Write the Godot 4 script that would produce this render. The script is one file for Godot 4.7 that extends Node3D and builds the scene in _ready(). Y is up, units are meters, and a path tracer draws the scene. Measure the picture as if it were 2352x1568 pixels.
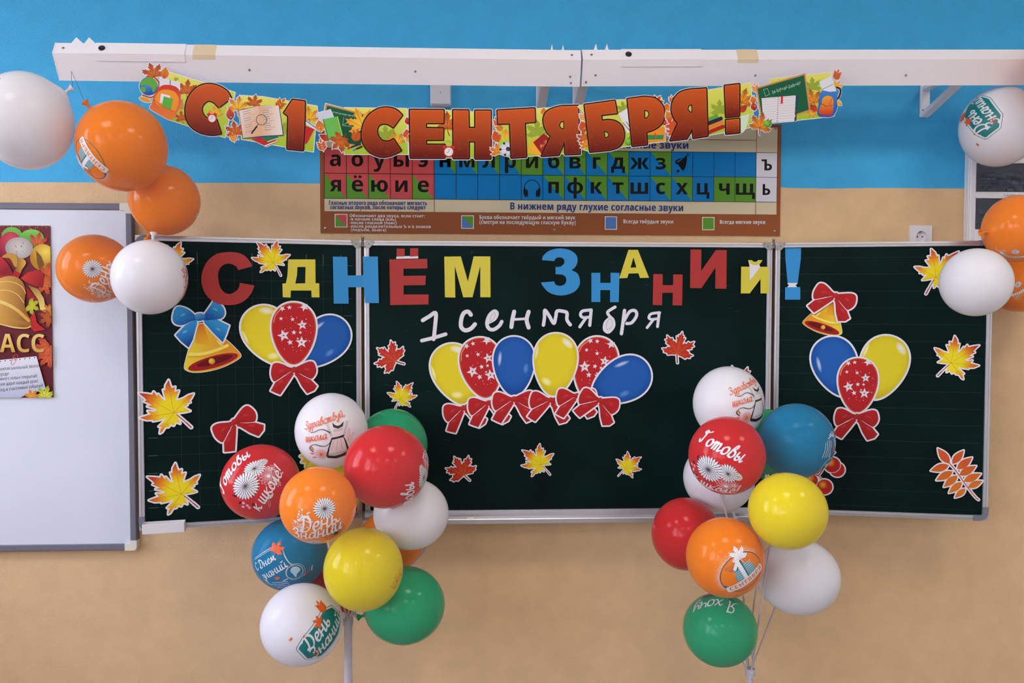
extends Node3D
# A classroom wall on the first of September: chalkboard with paper cut-outs, garland, balloons.
# Metres; y up; the wall stands across z; the centre panel of the chalkboard lies in z = 0, its middle at the origin.

const FLOOR := -1.36
const CEIL := 1.92
const WALL := -0.07
const STEP := 0.00002      # thickness of one coat of printing ink

var FR := {"C": Transform3D(Basis(V(1.00000,0,0.00000), V(0,1,0), V(0.00000,0,1.00000)), V(0.0000,0,0.0000)), "L": Transform3D(Basis(V(0.97660,0,-0.21506), V(0,1,0), V(0.21506,0,0.97660)), V(-0.7557,0,0.0000)), "R": Transform3D(Basis(V(0.98126,0,0.19267), V(0,1,0), V(-0.19267,0,0.98126)), V(0.7560,0,0.0000)), "W": Transform3D(Basis(V(1.00000,0,0.00000), V(0,1,0), V(0.00000,0,1.00000)), V(0.0000,0,-0.0700)), "K": Transform3D(Basis(V(1.00000,0,0.00000), V(0,1,0), V(0.00000,0,1.00000)), V(0.0000,0,-0.0620)), "B": Transform3D(Basis(V(1.00000,0,0.00000), V(0,1,0), V(0.00000,0,1.00000)), V(0.0000,0,-0.0400)), "G": Transform3D(Basis(V(1.00000,0,0.00000), V(0,1,0), V(0.00000,0,1.00000)), V(0.0000,0,0.2680))}
var M := {}
var used := {}
var cut_level := 0

func V(x: float, y: float, z: float) -> Vector3:
	return Vector3(x, y, z)

func P(a: Array) -> PackedVector2Array:
	var o := PackedVector2Array()
	for i in range(0, a.size(), 2): o.append(Vector2(a[i], a[i + 1]))
	return o

# traced outline in picture units (y down) to metres about an origin
func Z(a: Array, ox: float, oy: float, s: float) -> PackedVector2Array:
	var o := PackedVector2Array()
	for i in range(0, a.size(), 2): o.append(Vector2((a[i] - ox) * s, (oy - a[i + 1]) * s))
	return o

static func K(r: float, g: float, b: float) -> Color:
	return Color(r / 255.0, g / 255.0, b / 255.0).srgb_to_linear()

class Geo:
	static func area(p: PackedVector2Array) -> float:
		var s := 0.0
		for i in p.size(): s += p[i].cross(p[(i + 1) % p.size()])
		return s * 0.5

	static func clean(p: PackedVector2Array) -> PackedVector2Array:
		var o := PackedVector2Array()
		for q in p:
			if o.is_empty() or o[-1].distance_to(q) > 0.00003: o.append(q)
		while o.size() > 3 and o[0].distance_to(o[-1]) < 0.00003: o.remove_at(o.size() - 1)
		return o

	static func bridge(outer: PackedVector2Array, hole: PackedVector2Array) -> PackedVector2Array:
		var best := 1e9; var bi := 0; var bj := 0
		for i in outer.size():
			for j in hole.size():
				var d := outer[i].distance_squared_to(hole[j])
				if d < best: best = d; bi = i; bj = j
		var o := PackedVector2Array()
		for i in bi + 1: o.append(outer[i])
		for j in hole.size() + 1: o.append(hole[(bj + j) % hole.size()])
		for i in range(bi, outer.size()): o.append(outer[i])
		return o

	# triangles of a ring with holes; rings[0] is the outer one
	static func tris(rings: Array) -> PackedVector2Array:
		var out := PackedVector2Array()
		var o: PackedVector2Array = clean(rings[0])
		if o.size() < 3: return out
		if area(o) < 0.0: o.reverse()
		for k in range(1, rings.size()):
			var h: PackedVector2Array = clean(rings[k])
			if h.size() < 3: continue
			if area(h) > 0.0: h.reverse()
			o = bridge(o, h)
		var big := PackedVector2Array()
		for q in o: big.append(q * 1000.0)
		var ix := Geometry2D.triangulate_polygon(big)
		if ix.is_empty():
			for k in range(1, o.size() - 1):
				out.append(o[0]); out.append(o[k]); out.append(o[k + 1])
			return out
		for i in ix: out.append(o[i])
		return out

	# sorts outlines from the clipper into [[outer, hole, hole], ...]
	static func sorted(polys: Array) -> Array:
		var out := []
		for p in polys:
			if area(p) > 0.0: out.append([p])
		for p in polys:
			if area(p) <= 0.0:
				for g in out:
					if Geometry2D.is_point_in_polygon(p[0], g[0]):
						g.append(p); break
		return out

	static func times(p: PackedVector2Array, s: float) -> PackedVector2Array:
		var o := PackedVector2Array()
		for q in p: o.append(q * s)
		return o

	# all outlines grown by d and joined
	static func grow(polys: Array, d: float) -> Array:
		var all := []
		for p in polys:
			var q := times(p, 1000.0)
			if area(q) < 0.0: q.reverse()
			var parts := []
			if d != 0.0: parts.append_array(Geometry2D.offset_polygon(q, d * 1000.0, Geometry2D.JOIN_ROUND))
			else: parts.append(q)
			for g in parts:
				if area(g) <= 0.0: continue
				var now: PackedVector2Array = g
				var rest := []
				var holes := []
				for o in all:
					if area(o) <= 0.0: holes.append(o); continue
					var m := Geometry2D.merge_polygons(now, o)
					var outers := m.filter(func(x): return area(x) > 0.0)
					if outers.size() == 1:
						now = outers[0]
						for x in m:
							if area(x) <= 0.0 and absf(area(x)) > 6.0: holes.append(x)
					else: rest.append(o)
				rest.append(now)
				all = rest + holes
		var out := []
		for p in all: out.append(times(p, 0.001))
		return sorted(out)

	static func smooth(p: PackedVector2Array, closed := false, n := 5) -> PackedVector2Array:
		var o := PackedVector2Array()
		var m := p.size()
		var last := m if closed else m - 1
		for i in last:
			var a := p[(i - 1 + m) % m] if closed or i > 0 else p[0]
			var b := p[i]
			var c := p[(i + 1) % m]
			var d := p[(i + 2) % m] if closed or i + 2 < m else p[m - 1]
			for k in n: o.append(b.cubic_interpolate(c, a, d, float(k) / n))
		if not closed: o.append(p[m - 1])
		return o

	static func disc(c: Vector2, rx: float, ry := -1.0, turn := 0.0, n := 28) -> PackedVector2Array:
		if ry < 0.0: ry = rx
		var o := PackedVector2Array()
		for i in n: o.append(c + Vector2(cos(TAU * i / n) * rx, sin(TAU * i / n) * ry).rotated(turn))
		return o

	static func blade(a: Vector2, b: Vector2, w: float, n := 7) -> PackedVector2Array:
		var o := PackedVector2Array()
		var d := b - a
		var s := d.orthogonal().normalized() * w * 0.5
		for i in n + 1: o.append(a + d * (float(i) / n) + s * sin(PI * pow(float(i) / n, 0.85)))
		for i in range(1, n): o.append(b - d * (float(i) / n) - s * sin(PI * pow(1.0 - float(i) / n, 0.85)))
		return o

# flat printing: coloured shapes coat over coat, in metres
class Art:
	var v := PackedVector2Array()
	var c := PackedColorArray()
	var z := PackedInt32Array()
	var n := 0
	var solid := []
	var keep := true

	func tri(a: Vector2, b: Vector2, d: Vector2, ca: Color, cb: Color, cd: Color) -> void:
		var k := (b - a).cross(d - a)
		if absf(k) < 1e-12: return
		v.append(a); c.append(ca)
		if k > 0.0:
			v.append(d); c.append(cd); v.append(b); c.append(cb)
		else:
			v.append(b); c.append(cb); v.append(d); c.append(cd)
		for i in 3: z.append(n)

	func split(a: Vector2, b: Vector2, d: Vector2, f: Callable, h: float, deep := 0) -> void:
		var ab := a.distance_to(b); var bd := b.distance_to(d); var da := d.distance_to(a)
		var m := maxf(ab, maxf(bd, da))
		if m < h or deep > 12:
			tri(a, b, d, f.call(a), f.call(b), f.call(d)); return
		if m == ab:
			var q := (a + b) * 0.5; split(a, q, d, f, h, deep + 1); split(q, b, d, f, h, deep + 1)
		elif m == bd:
			var q := (b + d) * 0.5; split(a, b, q, f, h, deep + 1); split(a, q, d, f, h, deep + 1)
		else:
			var q := (d + a) * 0.5; split(a, b, q, f, h, deep + 1); split(q, b, d, f, h, deep + 1)

	func fill(rings: Array, col, h := 0.006) -> void:
		if keep: solid.append(rings[0])
		var t := Geo.tris(rings)
		for i in range(0, t.size(), 3):
			if col is Color: tri(t[i], t[i + 1], t[i + 2], col, col, col)
			else: split(t[i], t[i + 1], t[i + 2], col, h)
		n += 1

	func one(p: PackedVector2Array, col, h := 0.006) -> void:
		fill([p], col, h)

	func many(groups: Array, col, h := 0.006) -> void:
		for g in groups:
			fill(g, col, h); n -= 1
		n += 1

	# a pen line; nib < 1 with an angle makes a broad pen
	func stroke(p: PackedVector2Array, w: float, col, nib := 1.0, slant := 0.0) -> void:
		var q := PackedVector2Array()
		for a in p:
			var b := a.rotated(-slant) * 1000.0
			q.append(Vector2(b.x, b.y / nib))
		var r := []
		for g in Geometry2D.offset_polyline(q, w * 500.0, Geometry2D.JOIN_ROUND, Geometry2D.END_ROUND):
			var o := PackedVector2Array()
			for a in g: o.append((Vector2(a.x, a.y * nib) * 0.001).rotated(slant))
			r.append(o)
		var was := keep
		keep = false
		many(Geo.sorted(r), col)
		keep = was
		if keep:
			for g in Geo.sorted(r): solid.append(g[0])

	func line(a: Vector2, b: Vector2, w: float, col: Color) -> void:
		var s := (b - a).orthogonal().normalized() * w * 0.5
		tri(a + s, b + s, b - s, col, col, col); tri(a + s, b - s, a - s, col, col, col)
		n += 1

	func ring(p: PackedVector2Array, w: float, col) -> void:
		var q := p.duplicate(); q.append(p[0])
		stroke(q, w, col)

	# soft-edged printed spot on a plain or graded ground
	func spot(at: Vector2, rx: float, ry: float, turn: float, mid: Color, ground) -> void:
		var o := Geo.disc(at, rx, ry, turn, 20)
		for i in o.size():
			var a := o[i]; var b := o[(i + 1) % o.size()]
			var ca: Color = ground if ground is Color else ground.call(a)
			var cb: Color = ground if ground is Color else ground.call(b)
			var ma := at.lerp(a, 0.45); var mb := at.lerp(b, 0.45)
			var ia := mid.lerp(ca, 0.25); var ib := mid.lerp(cb, 0.25)
			tri(at, ma, mb, mid, ia, ib); tri(ma, a, b, ia, ca, cb); tri(ma, b, mb, ia, cb, ib)
		n += 1

	func put(o: Art, t: Transform2D) -> void:
		for i in range(0, o.v.size(), 3):
			var was := n
			n = was + o.z[i]
			tri(t * o.v[i], t * o.v[i + 1], t * o.v[i + 2], o.c[i], o.c[i + 1], o.c[i + 2])
			n = was
		if keep:
			for s in o.solid: solid.append(t * s)
		n += o.n

static func lin(a: Vector2, b: Vector2, c0: Color, c1: Color) -> Callable:
	return func(p: Vector2) -> Color: return c0.lerp(c1, clampf((p - a).dot(b - a) / (b - a).length_squared(), 0, 1))

static func rad(m: Vector2, r0: float, r1: float, c0: Color, c1: Color) -> Callable:
	return func(p: Vector2) -> Color: return c0.lerp(c1, clampf((p.distance_to(m) - r0) / (r1 - r0), 0, 1))

# the move, turn and size that carry a0 to b0 and a1 to b1
static func carry(a0: Vector2, a1: Vector2, b0: Vector2, b1: Vector2) -> Transform2D:
	var s := (b1 - b0).length() / (a1 - a0).length()
	var t := Transform2D(a0.angle_to_point(a1) * -1.0 + b0.angle_to_point(b1), Vector2.ZERO).scaled(Vector2(s, s))
	t.origin = b0 - t.basis_xform(a0)
	return t

# ------------------------------------------------------------------ lettering
var fonts := {}
var base_of := {}

func letters(s: String, face: String) -> PackedVector2Array:
	if not fonts.has(face):
		var sf := SystemFont.new()
		sf.font_names = PackedStringArray(["Droid Serif" if face.begins_with("serif") else "Droid Sans"])
		sf.font_weight = 700 if face.ends_with("bold") else 400
		fonts[face] = sf
	var o := PackedVector2Array()
	for q in [s, "н"]:
		var tm := TextMesh.new()
		tm.font = fonts[face]; tm.font_size = 64; tm.pixel_size = 0.01; tm.depth = 0.0; tm.curve_step = 1.0
		tm.text = q
		var a := tm.get_mesh_arrays()
		var vs: PackedVector3Array = a[Mesh.ARRAY_VERTEX]
		if q == s:
			var ix = a[Mesh.ARRAY_INDEX]
			if ix != null and ix.size() > 0:
				for i in ix: o.append(Vector2(vs[i].x, vs[i].y))
			else:
				for p in vs: o.append(Vector2(p.x, p.y))
		else:
			var lo := 1e9; var hi := -1e9
			for p in vs:
				lo = minf(lo, p.y); hi = maxf(hi, p.y)
			base_of[face] = [lo, hi - lo]
	return o

# prints s with its left and right ends on a and b; tall = height of a small letter
func print_text(art: Art, s: String, a: Vector2, b: Vector2, tall: float, col, face := "bold") -> void:
	var t := letters(s, face)
	var lo := 1e9; var hi := -1e9
	for p in t:
		lo = minf(lo, p.x); hi = maxf(hi, p.x)
	var base: float = base_of[face][0]
	var xh: float = base_of[face][1]
	var dx := (b - a) / (hi - lo)
	var dn := (b - a).normalized()
	var dy := Vector2(-dn.y, dn.x) * tall / xh
	var q := PackedVector2Array()
	for p in t: q.append(a + dx * (p.x - lo) + dy * (p.y - base))
	for i in range(0, q.size() - 2, 3):
		if col is Color: art.tri(q[i], q[i + 1], q[i + 2], col, col, col)
		else: art.tri(q[i], q[i + 1], q[i + 2], col.call(q[i]), col.call(q[i + 1]), col.call(q[i + 2]))
	art.n += 1

# brush script: pen paths on a small-letter height of 1
const PEN := {
	"а": [1.0, [.78,.85,.45,1,.1,.6,.15,.1,.42,.05,.7,.5,.8,1], [.8,1,.72,.3,.85,.02,1.02,.15]],
	"в": [.85, [.12,.15,.18,.7,.38,1.55,.6,1.65,.55,1.2,.25,.95,.6,.88,.75,.45,.5,.02,.14,.12]],
	"д": [1.0, [.76,.85,.42,1,.1,.55,.2,.05,.5,.1,.76,.6,.82,1], [.82,1,.74,0,.55,-.6,.2,-.55,.36,-.12,.98,.15]],
	"р": [.95, [.1,.75,.3,1,.26,.4,.14,-.75], [.25,.6,.5,1,.8,.8,.7,.2,.42,.05,.25,.3]],
	"с": [.85, [.75,.8,.5,1,.15,.6,.2,.1,.5,0,.82,.25]],
	"т": [1.3, [.05,.75,.2,1,.22,.5,.18,0], [.2,.6,.45,1,.57,.8,.52,0], [.54,.6,.82,1,.95,.8,.9,.15,1.02,0,1.2,.2]],
	"у": [.95, [.1,1,.14,.5,.4,.4,.76,.9], [.82,1,.7,.2,.5,-.6,.15,-.5,.4,-.1,.9,.15]],
	"й": [1.05, [.1,1,.1,.3,.3,0,.65,.4,.78,1], [.78,1,.7,.25,.85,0,1.02,.2], [.3,1.45,.48,1.28,.72,1.5]],
	"и": [1.05, [.1,1,.1,.3,.3,0,.65,.4,.78,1], [.78,1,.7,.25,.85,0,1.02,.2]],
	"ш": [1.35, [.1,1,.1,.2,.3,0,.5,.3,.57,1], [.57,1,.52,.2,.7,0,.95,.3,1.03,1], [1.03,1,.98,.2,1.1,0,1.3,.2]],
	"к": [.95, [.18,1,.12,0], [.75,1,.45,.72,.2,.5,.5,.3,.72,0,.92,.12]],
	"о": [.9, [.45,1,.12,.65,.18,.1,.5,.03,.78,.4,.72,.9,.45,1]],
	"л": [.95, [0,.08,.2,.08,.4,.6,.55,1,.58,.5,.64,0,.9,.18]],
	"е": [.85, [.2,.5,.65,.62,.66,.95,.36,.98,.12,.5,.3,.02,.55,.05,.82,.28]],
	"н": [1.1, [.15,1,.1,0], [.12,.5,.7,.55], [.78,1,.7,.2,.85,0,1.02,.2]],
	"ь": [.75, [.18,1,.14,.2,.4,0,.65,.25,.5,.5,.2,.45]],
	"ы": [1.2, [.18,1,.14,.2,.4,0,.62,.25,.48,.5,.2,.45], [.9,1,.84,.2,.98,0,1.12,.2]],
	"м": [1.25, [0,.05,.15,.1,.35,1,.52,.15,.9,1,.9,.2,1.03,0,1.2,.2]],
	"ч": [.95, [.1,1,.12,.55,.4,.4,.75,.75], [.8,1,.72,.2,.85,0,1,.15]],
	"х": [.95, [.05,.8,.25,1,.5,.5,.75,0,.95,.15], [.85,1,.5,.5,.1,0]],
	"я": [.95, [.8,.95,.35,1,.25,.65,.5,.5,.74,.52], [.82,1,.74,.2,.88,0], [.5,.5,.3,.15,.05,.02]],
	"з": [.8, [.1,.85,.4,1.02,.65,.8,.35,.55,.68,.4,.6,-.1,.35,-.6,.1,-.5,.3,-.15,.8,.15]],
	"З": [1.1, [.15,1.55,.5,1.85,.85,1.6,.7,1.15,.4,1,.8,.85,.85,.3,.45,0,.05,.3]],
	"Г": [1.25, [.0,.35,.12,.02,.35,.1,.5,.8,.55,1.5,.35,1.78,.15,1.5,.4,1.3], [.5,1.75,.85,1.6,1.2,1.85]],
	"Д": [1.4, [.0,1.5,.5,1.85,1.15,1.5,1.25,.8,.9,.15,.3,.05,.1,.3,.35,.35], [.55,1.7,.5,.9,.3,.1]],
	"С": [1.1, [.95,1.5,.7,1.85,.25,1.3,.15,.5,.5,.02,1,.4]],
	"Я": [1.2, [1,1.8,.45,1.8,.3,1.3,.6,.95,.95,.98], [1.02,1.85,.92,.6,1,0], [.65,.95,.4,.3,.0,.05]],
	"В": [1.1, [.3,1.6,.25,.1], [.05,1.4,.5,1.85,.9,1.5,.4,.98,.9,.7,.7,.05,.25,.1]],
	"1": [.7, [.05,1.3,.5,1.85,.42,0]],
	"!": [.5, [.35,1.8,.22,.6], [.16,.06,.18,.1]],
	",": [.3, [.15,.1,.05,-.25]],
	" ": [.5]}

func script(art: Art, s: String, at: Vector2, size: float, turn: float, weight: float, col: Color, bend := 0.0, slant := 0.22) -> void:
	var x := 0.0
	var total := 0.0
	for ch in s: total += PEN[ch][0]
	var first := art.n
	for ch in s:
		art.n = first
		var g: Array = PEN[ch]
		var mid: float = x + g[0] * 0.5 - total * 0.5
		var lift := -bend * mid * mid
		var tilt := -2.0 * bend * mid
		for k in range(1, g.size()):
			var q := PackedVector2Array()
			for p in Geo.smooth(P(g[k]), false, 5):
				var l := Vector2(p.x - g[0] * 0.5 + p.y * slant, p.y).rotated(atan(tilt)) + Vector2(mid, lift)
				q.append(at + (l * size).rotated(turn))
			art.stroke(q, weight * size, col, 0.5, turn + 0.6)
		x += g[0]
	art.n = first + 4

# ------------------------------------------------------------------ meshes
func ink(art: Art, z0 := 0.0) -> ArrayMesh:
	var vs := PackedVector3Array(); var ns := PackedVector3Array()
	for i in art.v.size():
		vs.append(Vector3(art.v[i].x, art.v[i].y, z0 + (art.z[i] + 1) * STEP))
		ns.append(Vector3.BACK)
	return made(vs, ns, art.c)

func made(vs: PackedVector3Array, ns: PackedVector3Array, cs = null) -> ArrayMesh:
	var a := []
	a.resize(Mesh.ARRAY_MAX)
	a[Mesh.ARRAY_VERTEX] = vs; a[Mesh.ARRAY_NORMAL] = ns
	if cs != null: a[Mesh.ARRAY_COLOR] = cs
	var m := ArrayMesh.new()
	m.add_surface_from_arrays(Mesh.PRIMITIVE_TRIANGLES, a)
	return m

# sheet or board cut to outlines with holes, from z0 to z1
func slab(groups: Array, z0: float, z1: float) -> ArrayMesh:
	var vs := PackedVector3Array(); var ns := PackedVector3Array()
	for g in groups:
		var t := Geo.tris(g)
		for i in range(0, t.size(), 3):
			var a := t[i]; var b := t[i + 1]; var d := t[i + 2]
			var k := (b - a).cross(d - a)
			if absf(k) < 1e-12: continue
			if k > 0.0:
				var q := b; b = d; d = q
			for p in [a, b, d]:
				vs.append(Vector3(p.x, p.y, z1)); ns.append(Vector3.BACK)
			for p in [a, d, b]:
				vs.append(Vector3(p.x, p.y, z0)); ns.append(Vector3.FORWARD)
		for j in g.size():
			var r: PackedVector2Array = Geo.clean(g[j])
			if (Geo.area(r) < 0.0) == (j == 0): r.reverse()
			for i in r.size():
				var a := r[i]; var b := r[(i + 1) % r.size()]
				var e := (b - a).normalized()
				var nn := Vector3(e.y, -e.x, 0)
				for p in [Vector3(a.x, a.y, z0), Vector3(a.x, a.y, z1), Vector3(b.x, b.y, z1), Vector3(a.x, a.y, z0), Vector3(b.x, b.y, z1), Vector3(b.x, b.y, z0)]:
					vs.append(p); ns.append(nn)
	return made(vs, ns)

# box with chamfered edges
func bar(s: Vector3, ch := 0.0015, at := Vector3.ZERO) -> ArrayMesh:
	var h := s * 0.5
	ch = minf(ch, minf(h.x, minf(h.y, h.z)) * 0.6)
	var st := SurfaceTool.new()
	st.begin(Mesh.PRIMITIVE_TRIANGLES)
	st.set_smooth_group(-1)
	var face := func(pts: Array) -> void:
		var m := Vector3.ZERO
		for p in pts: m += p
		m /= pts.size()
		var nn: Vector3 = (pts[1] - pts[0]).cross(pts[2] - pts[0])
		if nn.dot(m) > 0.0: pts.reverse()
		for i in range(1, pts.size() - 1):
			for p in [pts[0], pts[i], pts[i + 1]]: st.add_vertex(p + at)
	var q := func(sx, sy, sz, ax) -> Vector3:
		var c := Vector3(h.x - ch, h.y - ch, h.z - ch)
		c[ax] = h[ax]
		return Vector3(c.x * sx, c.y * sy, c.z * sz)
	for ax in 3:
		var b := (ax + 1) % 3; var d := (ax + 2) % 3
		for sg in [-1, 1]:
			var pts := []
			for k in [[-1, -1], [1, -1], [1, 1], [-1, 1]]:
				var w := [0, 0, 0]
				w[ax] = sg; w[b] = k[0]; w[d] = k[1]
				pts.append(q.call(w[0], w[1], w[2], ax))
			face.call(pts)
		for s1 in [-1, 1]:
			for s2 in [-1, 1]:
				var pts := []
				for e in [[-1, b], [1, b], [1, d], [-1, d]]:
					var w := [0, 0, 0]
					w[ax] = e[0]; w[b] = s1; w[d] = s2
					pts.append(q.call(w[0], w[1], w[2], e[1]))
				face.call(pts)
	for sx in [-1, 1]:
		for sy in [-1, 1]:
			for sz in [-1, 1]:
				face.call([q.call(sx, sy, sz, 0), q.call(sx, sy, sz, 1), q.call(sx, sy, sz, 2)])
	st.generate_normals()
	return st.commit()

# turned shape: profile of (radius, height) about y
func turned(prof: Array, n := 24) -> ArrayMesh:
	var st := SurfaceTool.new()
	st.begin(Mesh.PRIMITIVE_TRIANGLES)
	for i in range(0, prof.size() - 1):
		st.set_smooth_group(i if prof.size() < 6 else 0)
		for k in n:
			var c := []
			for e in [[i, k], [i, k + 1], [i + 1, k + 1], [i + 1, k]]:
				var a: float = TAU * (e[1] % n) / n
				c.append(Vector3(cos(a) * prof[e[0]][0], prof[e[0]][1], sin(a) * prof[e[0]][0]))
			if prof[i][0] > 0.0:
				for p in [c[0], c[1], c[2]]: st.add_vertex(p)
			if prof[i + 1][0] > 0.0:
				for p in [c[0], c[2], c[3]]: st.add_vertex(p)
	st.generate_normals()
	return st.commit()

func tube(path: PackedVector3Array, r: float, n := 8) -> ArrayMesh:
	var st := SurfaceTool.new()
	st.begin(Mesh.PRIMITIVE_TRIANGLES)
	var rings := []
	var side := Vector3.RIGHT
	for i in path.size():
		var d := (path[mini(i + 1, path.size() - 1)] - path[maxi(i - 1, 0)]).normalized()
		if absf(d.dot(side)) > 0.9: side = Vector3.BACK
		var u := d.cross(side).normalized()
		side = u.cross(d).normalized()
		var ring := []
		for k in n: ring.append(path[i] + (side * cos(TAU * k / n) + u * sin(TAU * k / n)) * r)
		rings.append(ring)
	for i in path.size() - 1:
		for k in n:
			var k2 := (k + 1) % n
			for p in [rings[i][k], rings[i + 1][k2], rings[i][k2], rings[i][k], rings[i + 1][k], rings[i + 1][k2]]: st.add_vertex(p)
	for e in [0, path.size() - 1]:
		for k in range(1, n - 1):
			var t := [rings[e][0], rings[e][k], rings[e][k + 1]]
			if e == 0: t.reverse()
			st.set_smooth_group(-1)
			for p in t: st.add_vertex(p)
	st.index()
	st.generate_normals()
	return st.commit()

# constant section along x: outline in (z, y)
func rail(section: PackedVector2Array, x0: float, x1: float) -> ArrayMesh:
	var m := slab([[section]], 0.0, 1.0)
	var a := m.surface_get_arrays(0)
	var vs: PackedVector3Array = a[Mesh.ARRAY_VERTEX]; var ns: PackedVector3Array = a[Mesh.ARRAY_NORMAL]
	for i in vs.size():
		vs[i] = Vector3(x1 - vs[i].z * (x1 - x0), vs[i].y, vs[i].x)
		ns[i] = Vector3(-ns[i].z, ns[i].y, ns[i].x)
	return made(vs, ns)

# ------------------------------------------------------------------ things
func numbered(called: String) -> String:
	used[called] = used.get(called, -1) + 1
	return called if used[called] == 0 else "%s_%03d" % [called, used[called]]

func thing(called: String, label: String, category: String, t := Transform3D.IDENTITY, group := "") -> Node3D:
	var o := Node3D.new()
	o.name = numbered(called)
	add_child(o)
	o.transform = t
	tag(o, label, category, group)
	return o

func tag(o: Node3D, label: String, category: String, group := "") -> void:
	o.set_meta("label", label); o.set_meta("category", category)
	if group: o.set_meta("group", group)

func part(called: String, m: Mesh, material: Material, parent: Node, t := Transform3D.IDENTITY, label := "") -> MeshInstance3D:
	var o := MeshInstance3D.new()
	o.name = called
	o.mesh = m
	o.material_override = material
	o.transform = t
	parent.add_child(o, true)
	if label: o.set_meta("label", label)
	return o

func holder(called: String, parent: Node, t := Transform3D.IDENTITY) -> Node3D:
	var o := Node3D.new()
	o.name = called
	o.transform = t
	parent.add_child(o, true)
	return o

func structure(called: String, m: Mesh, material: Material, t := Transform3D.IDENTITY) -> MeshInstance3D:
	var o := part(called, m, material, self, t)
	o.set_meta("kind", "structure")
	return o

func T(x: float, y: float, z: float) -> Transform3D:
	return Transform3D(Basis.IDENTITY, Vector3(x, y, z))

func mat(r: float, g: float, b: float, rough := 0.6, metal := 0.0) -> StandardMaterial3D:
	var m := StandardMaterial3D.new()
	m.albedo_color = Color(r / 255.0, g / 255.0, b / 255.0)
	m.roughness = rough
	m.metallic = metal
	return m

func noise_tex(freq: float, sd: int, lo: Color, hi: Color, size := 512, oct := 4) -> NoiseTexture2D:
	var f := FastNoiseLite.new()
	f.seed = sd; f.frequency = freq; f.fractal_octaves = oct
	var t := NoiseTexture2D.new()
	t.width = size; t.height = size; t.seamless = true; t.noise = f
	var gr := Gradient.new()
	gr.set_color(0, lo); gr.set_color(1, hi)
	t.color_ramp = gr
	return t

func rough_wall(m: StandardMaterial3D, sd: int) -> StandardMaterial3D:
	m.uv1_triplanar = true; m.uv1_world_triplanar = true
	m.uv1_scale = Vector3(1.6, 1.6, 1.6)
	m.normal_enabled = true
	m.normal_scale = 0.35
	m.normal_texture = noise_tex(0.12, sd, Color.BLACK, Color.WHITE, 1024, 3)
	m.normal_texture.as_normal_map = true
	m.normal_texture.color_ramp = null
	m.albedo_texture = noise_tex(0.01, sd + 1, Color(0.96, 0.96, 0.96), Color(1, 1, 1), 512, 4)
	return m

# ------------------------------------------------------------------ scene
func _ready() -> void:
	var cam := Camera3D.new()
	cam.name = "camera"
	cam.fov = 45.2418
	cam.transform = Transform3D(Basis(V(0.998874,0.001659,0.047418), V(0.000033,0.999364,-0.035662), V(-0.047447,0.035623,0.998238)), V(-0.3537,0.2433,2.9743))
	add_child(cam)

	var env := Environment.new()
	env.background_mode = Environment.BG_SKY
	var sky := Sky.new()
	var phys := ProceduralSkyMaterial.new()
	phys.sky_top_color = Color(0.74, 0.8, 0.93)
	phys.sky_horizon_color = Color(0.95, 0.97, 1.0)
	phys.ground_horizon_color = Color(0.55, 0.55, 0.52)
	phys.ground_bottom_color = Color(0.35, 0.35, 0.33)
	phys.energy_multiplier = 15.8
	sky.sky_material = phys
	env.sky = sky
	env.ambient_light_source = Environment.AMBIENT_SOURCE_DISABLED
	env.tonemap_mode = Environment.TONE_MAPPER_LINEAR
	env.tonemap_exposure = 1.0
	env.sdfgi_enabled = true; env.ssao_enabled = true; env.ssil_enabled = true
	var we := WorldEnvironment.new()
	we.name = "surroundings"
	we.environment = env
	add_child(we)

	materials()
	room()
	ceiling_lamps()
	chalkboard()
	whiteboard()
	board_lamps()
	wall_fittings()
	alphabet_chart()
	poster()
	garland()
	board_letters()
	cut_outs()
	balloons()

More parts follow.
